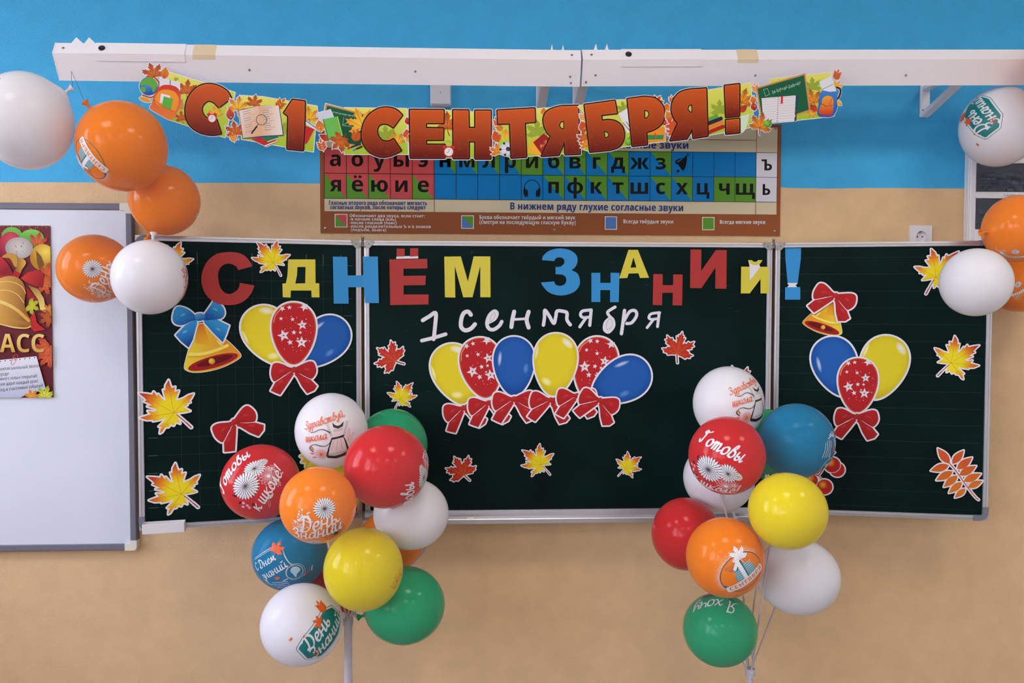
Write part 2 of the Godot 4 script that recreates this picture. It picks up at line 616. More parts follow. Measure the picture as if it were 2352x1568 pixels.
func materials() -> void:
	M.blue_paint = rough_wall(mat(58, 180, 238, 0.55), 11)
	M.beige_paint = rough_wall(mat(234, 194, 148, 0.6), 21)
	M.white_paint = rough_wall(mat(226, 226, 226, 0.7), 31)
	M.floor = mat(160, 150, 142, 0.45)
	M.floor.albedo_texture = noise_tex(0.02, 5, Color(0.8, 0.8, 0.8), Color.WHITE)
	M.floor.uv1_triplanar = true; M.floor.uv1_world_triplanar = true
	M.print = mat(255, 255, 255, 0.5); M.print.vertex_color_use_as_albedo = true; M.print.metallic_specular = 0.3
	M.laminate = mat(255, 255, 255, 0.38); M.laminate.vertex_color_use_as_albedo = true; M.laminate.metallic_specular = 0.3
	M.latex_print = mat(255, 255, 255, 0.4); M.latex_print.vertex_color_use_as_albedo = true
	M.paper = mat(226, 222, 230, 0.75)
	M.slate = mat(8, 34, 33, 0.5)
	M.slate.metallic_specular = 0.2
	M.slate.albedo_texture = noise_tex(0.006, 41, Color(0.72, 0.72, 0.72), Color(1, 1, 1), 512, 5)
	M.slate.uv1_triplanar = true; M.slate.uv1_world_triplanar = true; M.slate.uv1_scale = Vector3(0.9, 0.9, 0.9)
	M.alu = mat(205, 202, 208, 0.38, 0.85)
	M.steel = mat(165, 163, 160, 0.45, 0.8)
	M.screw = mat(150, 150, 152, 0.3, 0.9)
	M.dark = mat(18, 18, 20, 0.5)
	M.rubber = mat(14, 14, 16, 0.35)
	M.grey_plastic = mat(112, 114, 128, 0.5)
	M.grey_frame = mat(112, 108, 122, 0.5)
	M.cream_plastic = mat(228, 220, 205, 0.5)
	M.white_plastic = mat(226, 222, 228, 0.35)
	M.enamel = mat(244, 238, 244, 0.4)
	M.whiteboard = mat(216, 218, 230, 0.3)
	M.tape = mat(228, 205, 170, 0.7)
	M.wood = mat(120, 84, 40, 0.7)
	M.chalk = mat(240, 238, 230, 0.9)
	M.thread = mat(60, 60, 66, 0.6)
	M.lamp = mat(255, 255, 255, 0.5)
	M.lamp.emission_enabled = true
	M.lamp.emission = Color(1.0, 0.97, 0.93)
	M.lamp.emission_energy_multiplier = 6.0
	M.glass = mat(235, 240, 245, 0.02)
	M.glass.transparency = BaseMaterial3D.TRANSPARENCY_ALPHA
	M.glass.albedo_color.a = 0.08

func room() -> void:
	var x0 := -3.3; var x1 := 2.9; var z1 := 9.0
	var back := Node3D.new()
	back.name = "wall_back"
	back.set_meta("kind", "structure")
	add_child(back)
	# the two coats of paint meet in a hand-drawn line
	var edge := P([-2.0508,0.7066,-1.6684,0.7093,-1.2032,0.7120,-0.9366,0.7120,-0.3322,0.7111,0.3165,0.7129,0.5798,0.7120,0.8118,0.7124,0.9787,0.7106,1.1631,0.7147,1.5012,0.7152])
	var rng := RandomNumberGenerator.new()
	rng.seed = 7
	var lower := PackedVector2Array([Vector2(x0, FLOOR), Vector2(x1, FLOOR), Vector2(x1, edge[-1].y)])
	var upper := PackedVector2Array([Vector2(x1, CEIL), Vector2(x0, CEIL), Vector2(x0, edge[0].y)])
	var wavy := PackedVector2Array()
	for i in edge.size() - 1:
		for k in 6:
			wavy.append(edge[i].lerp(edge[i + 1], k / 6.0) + Vector2(0, rng.randf_range(-0.0006, 0.0006)))
	upper.append_array(wavy)
	upper.append(Vector2(x1, edge[-1].y))
	wavy.reverse()
	lower.append_array(wavy)
	lower.append(Vector2(x0, edge[0].y))
	part("upper_paint", slab([[upper]], -0.12, 0.0), M.blue_paint, back, T(0, 0, WALL), "sky blue wall paint")
	part("lower_paint", slab([[lower]], -0.12, 0.0), M.beige_paint, back, T(0, 0, WALL), "beige wall paint")
	structure("floor", bar(V(x1 - x0 + 0.3, 0.1, z1 + 0.4), 0.001), M.floor, T((x0 + x1) / 2, FLOOR - 0.05, z1 / 2))
	structure("ceiling", bar(V(x1 - x0 + 0.3, 0.1, z1 + 0.4), 0.001), M.white_paint, T((x0 + x1) / 2, CEIL + 0.05, z1 / 2))
	structure("wall_right", bar(V(0.12, CEIL - FLOOR, z1 + 0.2), 0.001), M.white_paint, T(x1 + 0.06, (CEIL + FLOOR) / 2, z1 / 2))
	structure("wall_rear", bar(V(x1 - x0 + 0.24, CEIL - FLOOR, 0.12), 0.001), M.white_paint, T((x0 + x1) / 2, (CEIL + FLOOR) / 2, z1 + 0.06))
	# window side: sill band, head band and piers between the openings
	var left := Node3D.new()
	left.name = "wall_left"
	left.set_meta("kind", "structure")
	add_child(left)
	var lo := -0.36; var hi := 1.8
	part("sill_band", bar(V(0.3, lo - FLOOR, z1 + 0.2), 0.001), M.beige_paint, left, T(x0 - 0.15, (lo + FLOOR) / 2, z1 / 2))
	part("head_band", bar(V(0.3, CEIL - hi, z1 + 0.2), 0.001), M.white_paint, left, T(x0 - 0.15, (CEIL + hi) / 2, z1 / 2))
	var cuts := [[0.25, 1.35], [2.6, 4.2], [4.8, 6.4], [7.0, 8.6]]
	var z := WALL
	for c in cuts + [[z1 + 0.1, 0]]:
		part("pier", bar(V(0.3, hi - lo, c[0] - z), 0.001), M.white_paint, left, T(x0 - 0.15, (lo + hi) / 2, (z + c[0]) / 2))
		z = c[1]
	for i in cuts.size():
		var c: Array = cuts[i]
		var wn := Node3D.new()
		wn.name = "window_%d" % (i + 1)
		wn.set_meta("kind", "structure")
		add_child(wn)
		wn.position = V(x0 - 0.2, (lo + hi) / 2, (c[0] + c[1]) / 2)
		var ww: float = c[1] - c[0]; var hh := hi - lo
		for s in [-1, 1]:
			part("frame", bar(V(0.06, hh, 0.06)), M.white_plastic, wn, T(0, 0, s * (ww / 2 - 0.03)))
			part("frame", bar(V(0.06, 0.06, ww - 0.12)), M.white_plastic, wn, T(0, s * (hh / 2 - 0.03), 0))
			part("pane", bar(V(0.005, hh - 0.12, ww / 2 - 0.09), 0.0005), M.glass, wn, T(0, 0, s * (ww / 4 - 0.015)))
		part("mullion", bar(V(0.06, hh - 0.12, 0.06)), M.white_plastic, wn)

func ceiling_lamps() -> void:
	var k := 0
	for z in [1.7, 4.4, 7.1]:
		for x in [-1.9, 0.0, 1.9]:
			k += 1
			var t := thing("ceiling_lamp", "square ceiling light panel in the row %s the board, %s" % ["nearest" if z < 2 else "second from" if z < 5 else "farthest from", "window side" if x < 0 else "door side" if x > 0 else "middle"], "lamp", T(x, CEIL, z), "ceiling light panels")
			part("frame", bar(V(0.62, 0.03, 0.62)), M.white_plastic, t, T(0, -0.015, 0))
			part("diffuser", bar(V(0.56, 0.006, 0.56), 0.001), M.lamp, t, T(0, -0.033, 0))
			var l := AreaLight3D.new()
			l.name = "panel_light"
			l.area_size = Vector2(0.56, 0.56)
			l.light_color = Color(1.0, 0.97, 0.93)
			l.light_energy = 0.85
			l.area_range = 12.0
			l.shadow_enabled = true
			l.rotation_degrees.x = -90
			l.position.y = -0.04
			t.add_child(l)

# ------------------------------------------------------------------ chalkboard
const RAIL := [-0.018, 0.0, -0.018, 0.019, 0.004, 0.019, 0.0062, 0.0175, 0.0062, 0.011, 0.004, 0.0098, 0.004, 0.008, 0.0062, 0.0068, 0.0055, 0.001, 0.003, 0.0]

func framed_panel(called: String, parent: Node, t: Transform3D, u0: float, u1: float, caps: int, tray := false) -> Node3D:
	var o := holder(called, parent, t)
	var h := 0.5
	part("slate", bar(V(u1 - u0 - 0.02, 2 * h - 0.02, 0.014), 0.0005), M.slate, o, T((u0 + u1) / 2, 0, -0.007))
	var r := rail(P(RAIL), 0.0, u1 - u0)
	part("top_rail", r, M.alu, o, Transform3D(Basis(V(-1, 0, 0), V(0, -1, 0), V(0, 0, 1)), V(u1, h, 0)))
	if not tray: part("bottom_rail", r, M.alu, o, T(u0, -h, 0))
	var s := rail(P(RAIL), 0.0, 2 * h - 0.038)
	part("side_rail", s, M.alu, o, Transform3D(Basis(V(0, -1, 0), V(1, 0, 0), V(0, 0, 1)), V(u0, h - 0.019, 0)))
	part("side_rail", s, M.alu, o, Transform3D(Basis(V(0, 1, 0), V(-1, 0, 0), V(0, 0, 1)), V(u1, -h + 0.019, 0)))
	for e in [-1, 1]:
		if caps != 0:
			var c := PackedVector2Array()
			for i in 9:
				var a := PI / 2 * i / 8
				c.append(Vector2(0.032 - 0.032 * sin(a), 0.032 - 0.032 * cos(a)))
			c.append_array(P([0.0, 0.05, 0.019, 0.05, 0.019, 0.03, 0.022, 0.022, 0.03, 0.019, 0.05, 0.019, 0.05, 0.0]))
			var q := PackedVector2Array()
			for p in c: q.append(Vector2((u0 if caps < 0 else u1) + p.x * -caps - 0.001 * -caps, (-h + p.y - 0.001) * -e))
			part("corner_cap", slab([[q]], -0.02, 0.0085), M.grey_plastic, o)
	return o

func hinge_plate(parent: Node, at: Vector3, sx: float, sy: float, rusty := false) -> void:
	var pl := P([0.001, 0, 0.036, 0, 0.036, -0.012, 0.02, -0.029, 0.001, -0.029, 0.001, -0.011, 0.005, -0.008, 0.008, -0.002])
	var q := PackedVector2Array()
	for p in pl: q.append(Vector2(p.x * sx, p.y * sy))
	var o := part("hinge_plate", slab([[q]], 0.0, 0.002), M.steel, parent, Transform3D(Basis.IDENTITY, at))
	var ax := Basis(Vector3.RIGHT, PI / 2)
	for p in [Vector2(0.031, -0.006), Vector2(0.0055, -0.023)]:
		part("screw", turned([[0.0028, 0.0], [0.0028, 0.0008], [0.002, 0.0014], [0.0, 0.0015]], 12), M.screw, o, Transform3D(ax, V(p.x * sx, p.y * sy, 0.002)))
	part("hole", turned([[0.002, 0.0], [0.0018, 0.0003], [0.0, 0.0003]], 12), M.wood if rusty else M.dark, o, Transform3D(ax, V(0.0185 * sx, -0.0145 * sy, 0.002)))

func chalk_line(a: Art, x0: float, y0: float, x1: float, y1: float, w: float, strong: float) -> void:
	a.n = 0 if absf(x1 - x0) > absf(y1 - y0) else 1
	a.line(Vector2(x0, y0), Vector2(x1, y1), w, K(20, 44, 43).lerp(K(150, 170, 172), strong))

func chalkboard() -> void:
	var t := thing("chalkboard", "dark green three-part school chalkboard with aluminium frame and folding wings", "chalkboard")
	var w := 0.7468
	var left := framed_panel("wing_panel", t, FR["L"], -w, 0.0, -1)
	var mid := framed_panel("centre_panel", t, FR["C"], -0.7448, 0.7448, 0, true)
	var right := framed_panel("wing_panel", t, FR["R"], 0.0, w, 1)
	var rng := RandomNumberGenerator.new()
	rng.seed = 3
	# ruled squares on the left wing
	var a := Art.new(); a.keep = false
	var vx := P([-0.6103,0.4732,-0.5526,0.4745,-0.4910,0.4737,-0.4324,0.4739,-0.3735,0.4737,-0.3109,0.4744,-0.2537,0.4737,-0.1913,0.4736,-0.1328,0.4737,-0.0710,0.4751])
	for p in vx:
		chalk_line(a, p.x, 0.447, p.x, 0.405, 0.0014, 0.38)
		chalk_line(a, p.x, 0.405, p.x, -0.44, 0.0009, rng.randf_range(0.02, 0.07))
	var hy := P([-0.0296,0.4090,-0.0299,0.3517,-0.0302,0.2905,-0.0305,0.2295,-0.0308,0.1696,-0.0311,0.1097,-0.0314,0.0505,-0.0317,-0.0092])
	for p in hy:
		chalk_line(a, -0.71, p.y, -0.06, p.y, 0.0009, rng.randf_range(0.03, 0.08))
		chalk_line(a, -0.06, p.y, p.x - 0.001, p.y, 0.0013, 0.34)
	var ly := P([-0.7156,-0.1851,-0.7164,-0.2457,-0.7165,-0.3064,-0.7155,-0.3653,-0.7163,-0.4243])
	for p in ly:
		chalk_line(a, p.x, p.y, p.x + 0.03, p.y, 0.0014, 0.4)
		chalk_line(a, p.x + 0.03, p.y, -0.03, p.y, 0.0009, 0.06)
	part("ruled_lines", ink(a, 0.0), M.print, left, T(0, 0, 0.00005))
	# ruled lines on the right wing
	a = Art.new(); a.keep = false
	for i in 16:
		var y := 0.445 - i * 0.0605
		chalk_line(a, 0.012, y, 0.026, y, 0.0012, 0.22)
		chalk_line(a, 0.026, y, 0.72, y - 0.002, 0.0009, rng.randf_range(0.03, 0.12))
	part("ruled_lines", ink(a, 0.0), M.print, right, T(0, 0, 0.00005))
	# faint rubbed-out chalk on the centre panel
	a = Art.new(); a.keep = false
	for i in 26:
		var p := Vector2(rng.randf_range(-0.68, 0.68), rng.randf_range(-0.45, 0.45))
		var q := p + Vector2(rng.randf_range(0.004, 0.03), rng.randf_range(-0.006, 0.006))
		chalk_line(a, p.x, p.y, q.x, q.y, 0.001, rng.randf_range(0.05, 0.18))
	for q in [[0.0, 0.0, 0.006, 0.001], [0.002, -0.001, -0.001, -0.009], [0.006, -0.004, 0.012, -0.007], [0.001, -0.004, 0.006, -0.004]]:
		chalk_line(a, -0.36 + q[0], 0.463 + q[1], -0.36 + q[2], 0.463 + q[3], 0.001, 0.2)
	part("chalk_marks", ink(a, 0.0), M.print, mid, T(0, 0, 0.00005))
	# tray along the foot of the centre panel
	part("chalk_tray", rail(P([-0.018, -0.512, -0.018, -0.478, 0.008, -0.478, 0.010, -0.5, 0.055, -0.507, 0.058, -0.497, 0.062, -0.496, 0.064, -0.499, 0.063, -0.514, 0.004, -0.512]), -0.7448, 0.7448), M.alu, mid)
	# hinges: plates above and below, pins, the timber edge seen in the gap
	for s in [[left, 0.0, -1, 0], [mid, -0.7448, 1, 1], [mid, 0.7448, -1, 0], [right, 0.0, 1, 0]]:
		hinge_plate(s[0], V(s[1], 0.501, 0.0065), s[2], 1, s[3] == 1)
		hinge_plate(s[0], V(s[1], -0.501, 0.0065), s[2], -1, s[3] == 1)
	for x in [-0.7502, 0.7503]:
		for y in [0.505, -0.505]:
			part("hinge_pin", turned([[0.0045, -0.02], [0.0045, 0.008], [0.006, 0.009], [0.006, 0.012], [0.004, 0.0145], [0.0, 0.015]], 14), M.screw, t, Transform3D(Basis.IDENTITY if y > 0 else Basis(Vector3.RIGHT, PI), V(x, y - 0.005 * signf(y), 0.0)))
		part("hinge_batten", bar(V(0.03, 0.99, 0.012), 0.001), M.wood, t, T(x, 0, -0.03))
	# mounting blocks to the wall
	for x in [-0.55, 0.55]:
		for y in [-0.4, 0.4]:
			part("wall_block", bar(V(0.06, 0.06, 0.056)), M.steel, t, T(x, y, -0.042))

	var hp := P([-0.7318,-0.4479,-0.5976,-0.4564,-0.5994,-0.4895])
	var b := thing("chalk_box", "small open white plastic box on the lower corner of the left wing", "box", FR["L"] * T((hp[0].x + hp[1].x) / 2, hp[2].y + 0.004, 0.0088))
	var bw := hp[1].x - hp[0].x - 0.004
	part("bottom", bar(V(bw, 0.003, 0.036)), M.white_plastic, b, T(0, -0.0165, 0.018))
	part("front", bar(V(bw, 0.034, 0.0025)), M.white_plastic, b, T(0, 0, 0.036))
	part("back", bar(V(bw, 0.034, 0.0025)), M.white_plastic, b, T(0, 0, 0.0015))
	for s in [-1, 1]: part("side", bar(V(0.0025, 0.034, 0.036)), M.white_plastic, b, T(s * bw / 2, 0, 0.018))
	var ck := P([-0.3627,-0.5305])
	var st := thing("chalk_stick", "short piece of white chalk lying in the aluminium tray", "chalk", Transform3D(Basis(Vector3.BACK, PI / 2 + 0.04), V(ck[0].x, -0.498, 0.048)))
	part("stick", turned([[0.0, -0.014], [0.0048, -0.0135], [0.005, -0.012], [0.005, 0.012], [0.0046, 0.0138], [0.0, 0.014]], 14), M.chalk, st)

# ------------------------------------------------------------------ whiteboard
func whiteboard() -> void:
	var x1 := -1.5770; var x0 := -2.78; var y0 := -0.6241; var y1 := 0.6307
	var t := thing("whiteboard", "white marker board with grey frame and cream corner caps on the left", "whiteboard", T(0, 0, -0.04))
	part("panel", bar(V(x1 - x0 - 0.01, y1 - y0 - 0.01, 0.018)), M.whiteboard, t, T((x0 + x1) / 2, (y0 + y1) / 2, -0.0135))
	for y in [y0, y1]:
		part("rail", bar(V(x1 - x0 - 0.06, 0.024, 0.03), 0.003), M.grey_frame, t, T((x0 + x1) / 2, y - 0.012 * signf(y), -0.015))
	for x in [x0, x1]:
		part("rail", bar(V(0.023, y1 - y0 - 0.06, 0.03), 0.003), M.grey_frame, t, T(x - (0.0115 if x == x1 else -0.0115), (y0 + y1) / 2, -0.015))
		for y in [y0, y1]:
			var sx := 1.0 if x == x1 else -1.0
			var sy := signf(y)
			var c := PackedVector2Array()
			for i in 7:
				var a := PI / 2 * i / 6
				c.append(Vector2(x + sx * (0.001 - 0.014 + 0.014 * sin(a)), y + sy * (0.001 - 0.014 + 0.014 * cos(a))))
			for p in [[0.001, -0.036], [-0.025, -0.036], [-0.025, -0.025], [-0.042, -0.025], [-0.042, 0.001]]:
				c.append(Vector2(x + sx * p[0], y + sy * p[1]))
			part("corner_cap", slab([[c]], -0.0295, 0.0015), M.cream_plastic, t)

# ------------------------------------------------------------------ lamps over the board
func board_lamps() -> void:
	var sec := P([0.0, 0.0, -0.02, 0.0385, -0.052, 0.0385, -0.052, -0.06, -0.042, -0.0755])
	for k in 2:
		var x0: float = -1.6965 if k == 0 else 0.0075
		var len := 1.6985 if k == 0 else 1.70
		var y0: float = 1.0683 if k == 0 else 1.0745
		var tilt: float = 0.0027 if k == 0 else 0.0172
		var t := thing("board_lamp", ["long white board lamp housing held off the wall, the one at the left", "long white board lamp housing held off the wall, the one at the right"][k], "lamp", Transform3D(Basis(Vector3.BACK, tilt), V(x0, y0, 0.26)))
		part("housing", rail(sec, 0.002, len - 0.002), M.enamel, t)
		for e in [[0.0, 0.003], [len - 0.003, len]]: part("end_cap", rail(Geo.grow([sec], 0.0008)[0][0], e[0], e[1]), M.enamel, t)
		# access cover bent over the edge
		var c0: float = [0.13, 0.131][k]; var c1: float = [0.415, 0.40][k]
		var cov := P([-0.0201, 0.0393, -0.0185, 0.0402, 0.0022, 0.0004, -0.0088, -0.0206, -0.0106, -0.0198, 0.0002, 0.0])
		var cv := part("cover", rail(cov, c0, c1), M.enamel, t)
		var up := Basis(Vector3.RIGHT, atan2(0.0385, 0.02))
		part("grommet", turned([[0.0105, 0.0], [0.0105, 0.003], [0.008, 0.0045], [0.005, 0.004], [0.004, 0.001], [0.0, 0.001]], 20), M.rubber, cv, Transform3D(Basis(Vector3.RIGHT, 1.09), V(c0 + 0.022, 0.019, -0.0082)))
		for x in [c0 + 0.015, c1 - 0.015]: part("rivet", turned([[0.003, 0.0], [0.0028, 0.0008], [0.0, 0.001]], 10), M.enamel, cv, Transform3D(Basis(Vector3.RIGHT, 2.08), V(x, -0.0125, -0.0046)))
		# screws in the upper and the lower face
		var low: Array = [[0.615, 0.52], [1.153, 0.5], [1.665, 0.62], [1.69, 0.86]] if k == 0 else [[0.045, 0.58], [0.014, 0.84], [0.585, 0.6], [1.103, 0.6]]
		for s in low:
			part("screw", turned([[0.0038, 0.0], [0.0038, 0.001], [0.0026, 0.0022], [0.0, 0.0024]], 12), M.screw, t, Transform3D(Basis(Vector3.RIGHT, 2.08), V(s[0] if s[0] < len - 0.01 else len - 0.03, -0.0755 * s[1], -0.042 * s[1])))
		for s in [0.03, len - 0.03]:
			part("screw", turned([[0.0042, 0.0], [0.0042, 0.0008], [0.0028, 0.0016], [0.0, 0.0018]], 12), M.screw, t, Transform3D(Basis(Vector3.RIGHT, 1.09), V(s, 0.019, -0.0098)))
		# brackets to the wall
		var spots: Array = [-1.45, -0.105] if k == 0 else [0.03, 1.345]
		for x in spots:
			var br := holder("bracket", t, t.transform.affine_inverse())
			var wy := 0.985
			part("wall_leg", bar(V(0.034, 0.16, 0.014), 0.002), M.enamel, br, T(x, wy + 0.075, WALL + 0.007))
			part("arm", bar(V(0.03, 0.016, 0.29), 0.002), M.enamel, br, T(x, 1.085, WALL + 0.145))
			var a := V(x, wy + 0.003, WALL + 0.012); var b := V(x, 1.06, 0.2)
			var d := b - a
			part("strut", bar(V(0.032, 0.016, d.length()), 0.002), M.enamel, br, Transform3D(Basis.looking_at(-d), (a + b) / 2))
			part("screw", turned([[0.0035, 0.0], [0.003, 0.0015], [0.0, 0.002]], 10), M.screw, br, Transform3D(Basis(Vector3.RIGHT, PI / 2), V(x - 0.011, wy + 0.02, WALL + 0.0142)))
		# pointed fins that show over the top edge
		var fins: Array = [[-1.6475,1.1378,-1.6659,1.1164,-1.6256,1.1171], [-1.6071,1.1385,-1.6242,1.1157,-1.5838,1.1164], [-0.0889,1.1432,-0.0947,1.1200,-0.0859,1.1201], [-0.0522,1.1409,-0.0565,1.1206,-0.0477,1.1207]]
		if k == 1: fins = [[0.0596,1.1471,0.0509,1.1238,0.0641,1.1241], [0.0965,1.1463,0.0892,1.1245,0.1025,1.1247]]
		for fn in fins:
			part("fin", slab([[P(fn)]], -0.002, 0.002), M.enamel, t, t.transform.affine_inverse() * T(0, 0, 0.2))
		# masking tape over the edge
		var tp: Array = [0.44, 0.512] if k == 0 else [0.518, 0.588]
		var tap := P([-0.0205, 0.0394, 0.0004, -0.0002, -0.0055, -0.0117, -0.0062, -0.0113, -0.0003, 0.0001, -0.0208, 0.0385])
		if k == 1: tap = P([-0.0205, 0.0394, 0.0004, -0.0002, -0.0045, -0.0097, -0.0052, -0.0093, -0.0003, 0.0001, -0.0208, 0.0385])
		var tape := thing("masking_tape", ["strip of cream masking tape on the left lamp housing", "strip of cream masking tape on the right lamp housing"][k], "tape", t.transform * T(0, 0.0002, 0.0002))
		part("strip", rail(tap, tp[0], tp[1]), M.tape, tape)

# ------------------------------------------------------------------ on the wall
func wall_fittings() -> void:
	var j := P([-0.5093,1.0750,-0.4345,0.9923])
	var t := thing("junction_box", "small white cable box on the blue wall below the lamp housing", "cable box", T((j[0].x + j[1].x) / 2, j[1].y + 0.05, WALL))
	part("body", bar(V(j[1].x - j[0].x, 0.1, 0.034), 0.004), M.white_plastic, t, T(0, 0, 0.017))
	part("lid", bar(V(j[1].x - j[0].x - 0.004, 0.094, 0.006), 0.002), M.white_plastic, t, T(0, 0.001, 0.036))
	part("screw", turned([[0.0026, 0.0], [0.002, 0.0008], [0.0, 0.001]], 10), M.screw, t, Transform3D(Basis(Vector3.RIGHT, PI / 2), V(0, -0.004, 0.039)))

	var s := P([1.2956,0.5739,1.3819,0.5745,1.3386,0.5364])
	t = thing("power_socket", "white square wall socket above the right wing of the chalkboard", "socket", T((s[0].x + s[1].x) / 2, s[0].y - 0.042, WALL))
	var hole := Geo.disc(Vector2(0, 0.0), 0.0215, -1, 0, 36)
	var sq: PackedVector2Array = Geo.grow([P([-0.039, -0.039, 0.039, -0.039, 0.039, 0.039, -0.039, 0.039])], 0.003)[0][0]
	part("plate", slab([[sq, hole]], 0.0, 0.011), M.white_plastic, t)
	part("well", slab([[Geo.disc(Vector2.ZERO, 0.022, -1, 0, 36)]], 0.0, 0.002), M.white_plastic, t)
	part("collar", slab([[Geo.disc(Vector2.ZERO, 0.0235, -1, 0, 36), Geo.disc(Vector2.ZERO, 0.0205, -1, 0, 36)]], 0.002, 0.014), M.white_plastic, t)
	for x in [-0.0095, 0.0095]: part("contact_hole", slab([[Geo.disc(Vector2(x, 0), 0.003, -1, 0, 14)]], 0.002, 0.0024), M.dark, t)
	for y in [-0.02, 0.02]: part("earth_clip", bar(V(0.006, 0.004, 0.008)), M.steel, t, T(0, y * 0.95, 0.006))

	# cabinet with glazed fields at the right edge
	t = thing("wall_cabinet", "white framed wall cabinet with dark panes behind the balloons at the right", "cabinet", T(0, 0, WALL))
	var x0 := 1.508; var x1 := 2.15; var y0 := 0.47; var y1 := 0.93
	part("body", bar(V(x1 - x0, y1 - y0, 0.03), 0.002), M.white_plastic, t, T((x0 + x1) / 2, (y0 + y1) / 2, 0.015))
	part("stile", bar(V(0.022, y1 - y0, 0.012), 0.002), M.white_plastic, t, T(x0 + 0.011, (y0 + y1) / 2, 0.036))
	var pn := P([1.5397,0.8054,1.5421,0.6980,1.5410,0.6736,1.5419,0.5577])
	for r in [[pn[0].y, y1], [pn[2].y, pn[1].y], [y0, pn[3].y]]:
		part("cross_rail", bar(V(x1 - x0 - 0.022, r[1] - r[0], 0.012), 0.002), M.white_plastic, t, T((x0 + 0.022 + x1) / 2, (r[0] + r[1]) / 2, 0.036))
	var dk := mat(52, 56, 72, 0.25)
	var rng := RandomNumberGenerator.new()
	rng.seed = 12
	for k in 2:
		var top: float = pn[0].y if k == 0 else pn[2].y
		var bot: float = pn[1].y if k == 0 else pn[3].y
		var o := part("pane", bar(V(x1 - x0 - 0.022, top - bot, 0.004), 0.0005), dk, t, T((x0 + 0.022 + x1) / 2, (top + bot) / 2, 0.032), "dark bluish grey pane with rows of small print")
		var a := Art.new(); a.keep = false
		for row in 9:
			var x := -0.29
			while x < 0.27:
				var wd := rng.randf_range(0.006, 0.03)
				var y := (top - bot) * (0.18 - row * 0.075)
				if rng.randf() < 0.75: a.line(Vector2(x, y), Vector2(x + wd, y), rng.randf_range(0.003, 0.009), K(40, 44, 62).lerp(K(84, 90, 106), rng.randf()))
				x += wd + 0.003
		part("small_print", ink(a, 0.0021), M.print, o)
	part("handle", bar(V(0.04, 0.008, 0.014), 0.003), M.white_plastic, t, T(1.655, (pn[1].y + pn[2].y) / 2 + 0.002, 0.047))

# ------------------------------------------------------------------ alphabet chart
func print_mid(art: Art, s: String, x: float, y: float, tall: float, col, face := "bold", wide := 1.0) -> void:
	var t := letters(s, face)
	var lo := 1e9; var hi := -1e9
	for p in t:
		lo = minf(lo, p.x); hi = maxf(hi, p.x)
	var w: float = (hi - lo) * tall / base_of[face][1] * wide
	print_text(art, s, Vector2(x - w / 2, y), Vector2(x + w / 2, y), tall, col, face)

func rect(x0: float, y0: float, x1: float, y1: float) -> PackedVector2Array:
	return P([x0, y0, x1, y0, x1, y1, x0, y1])

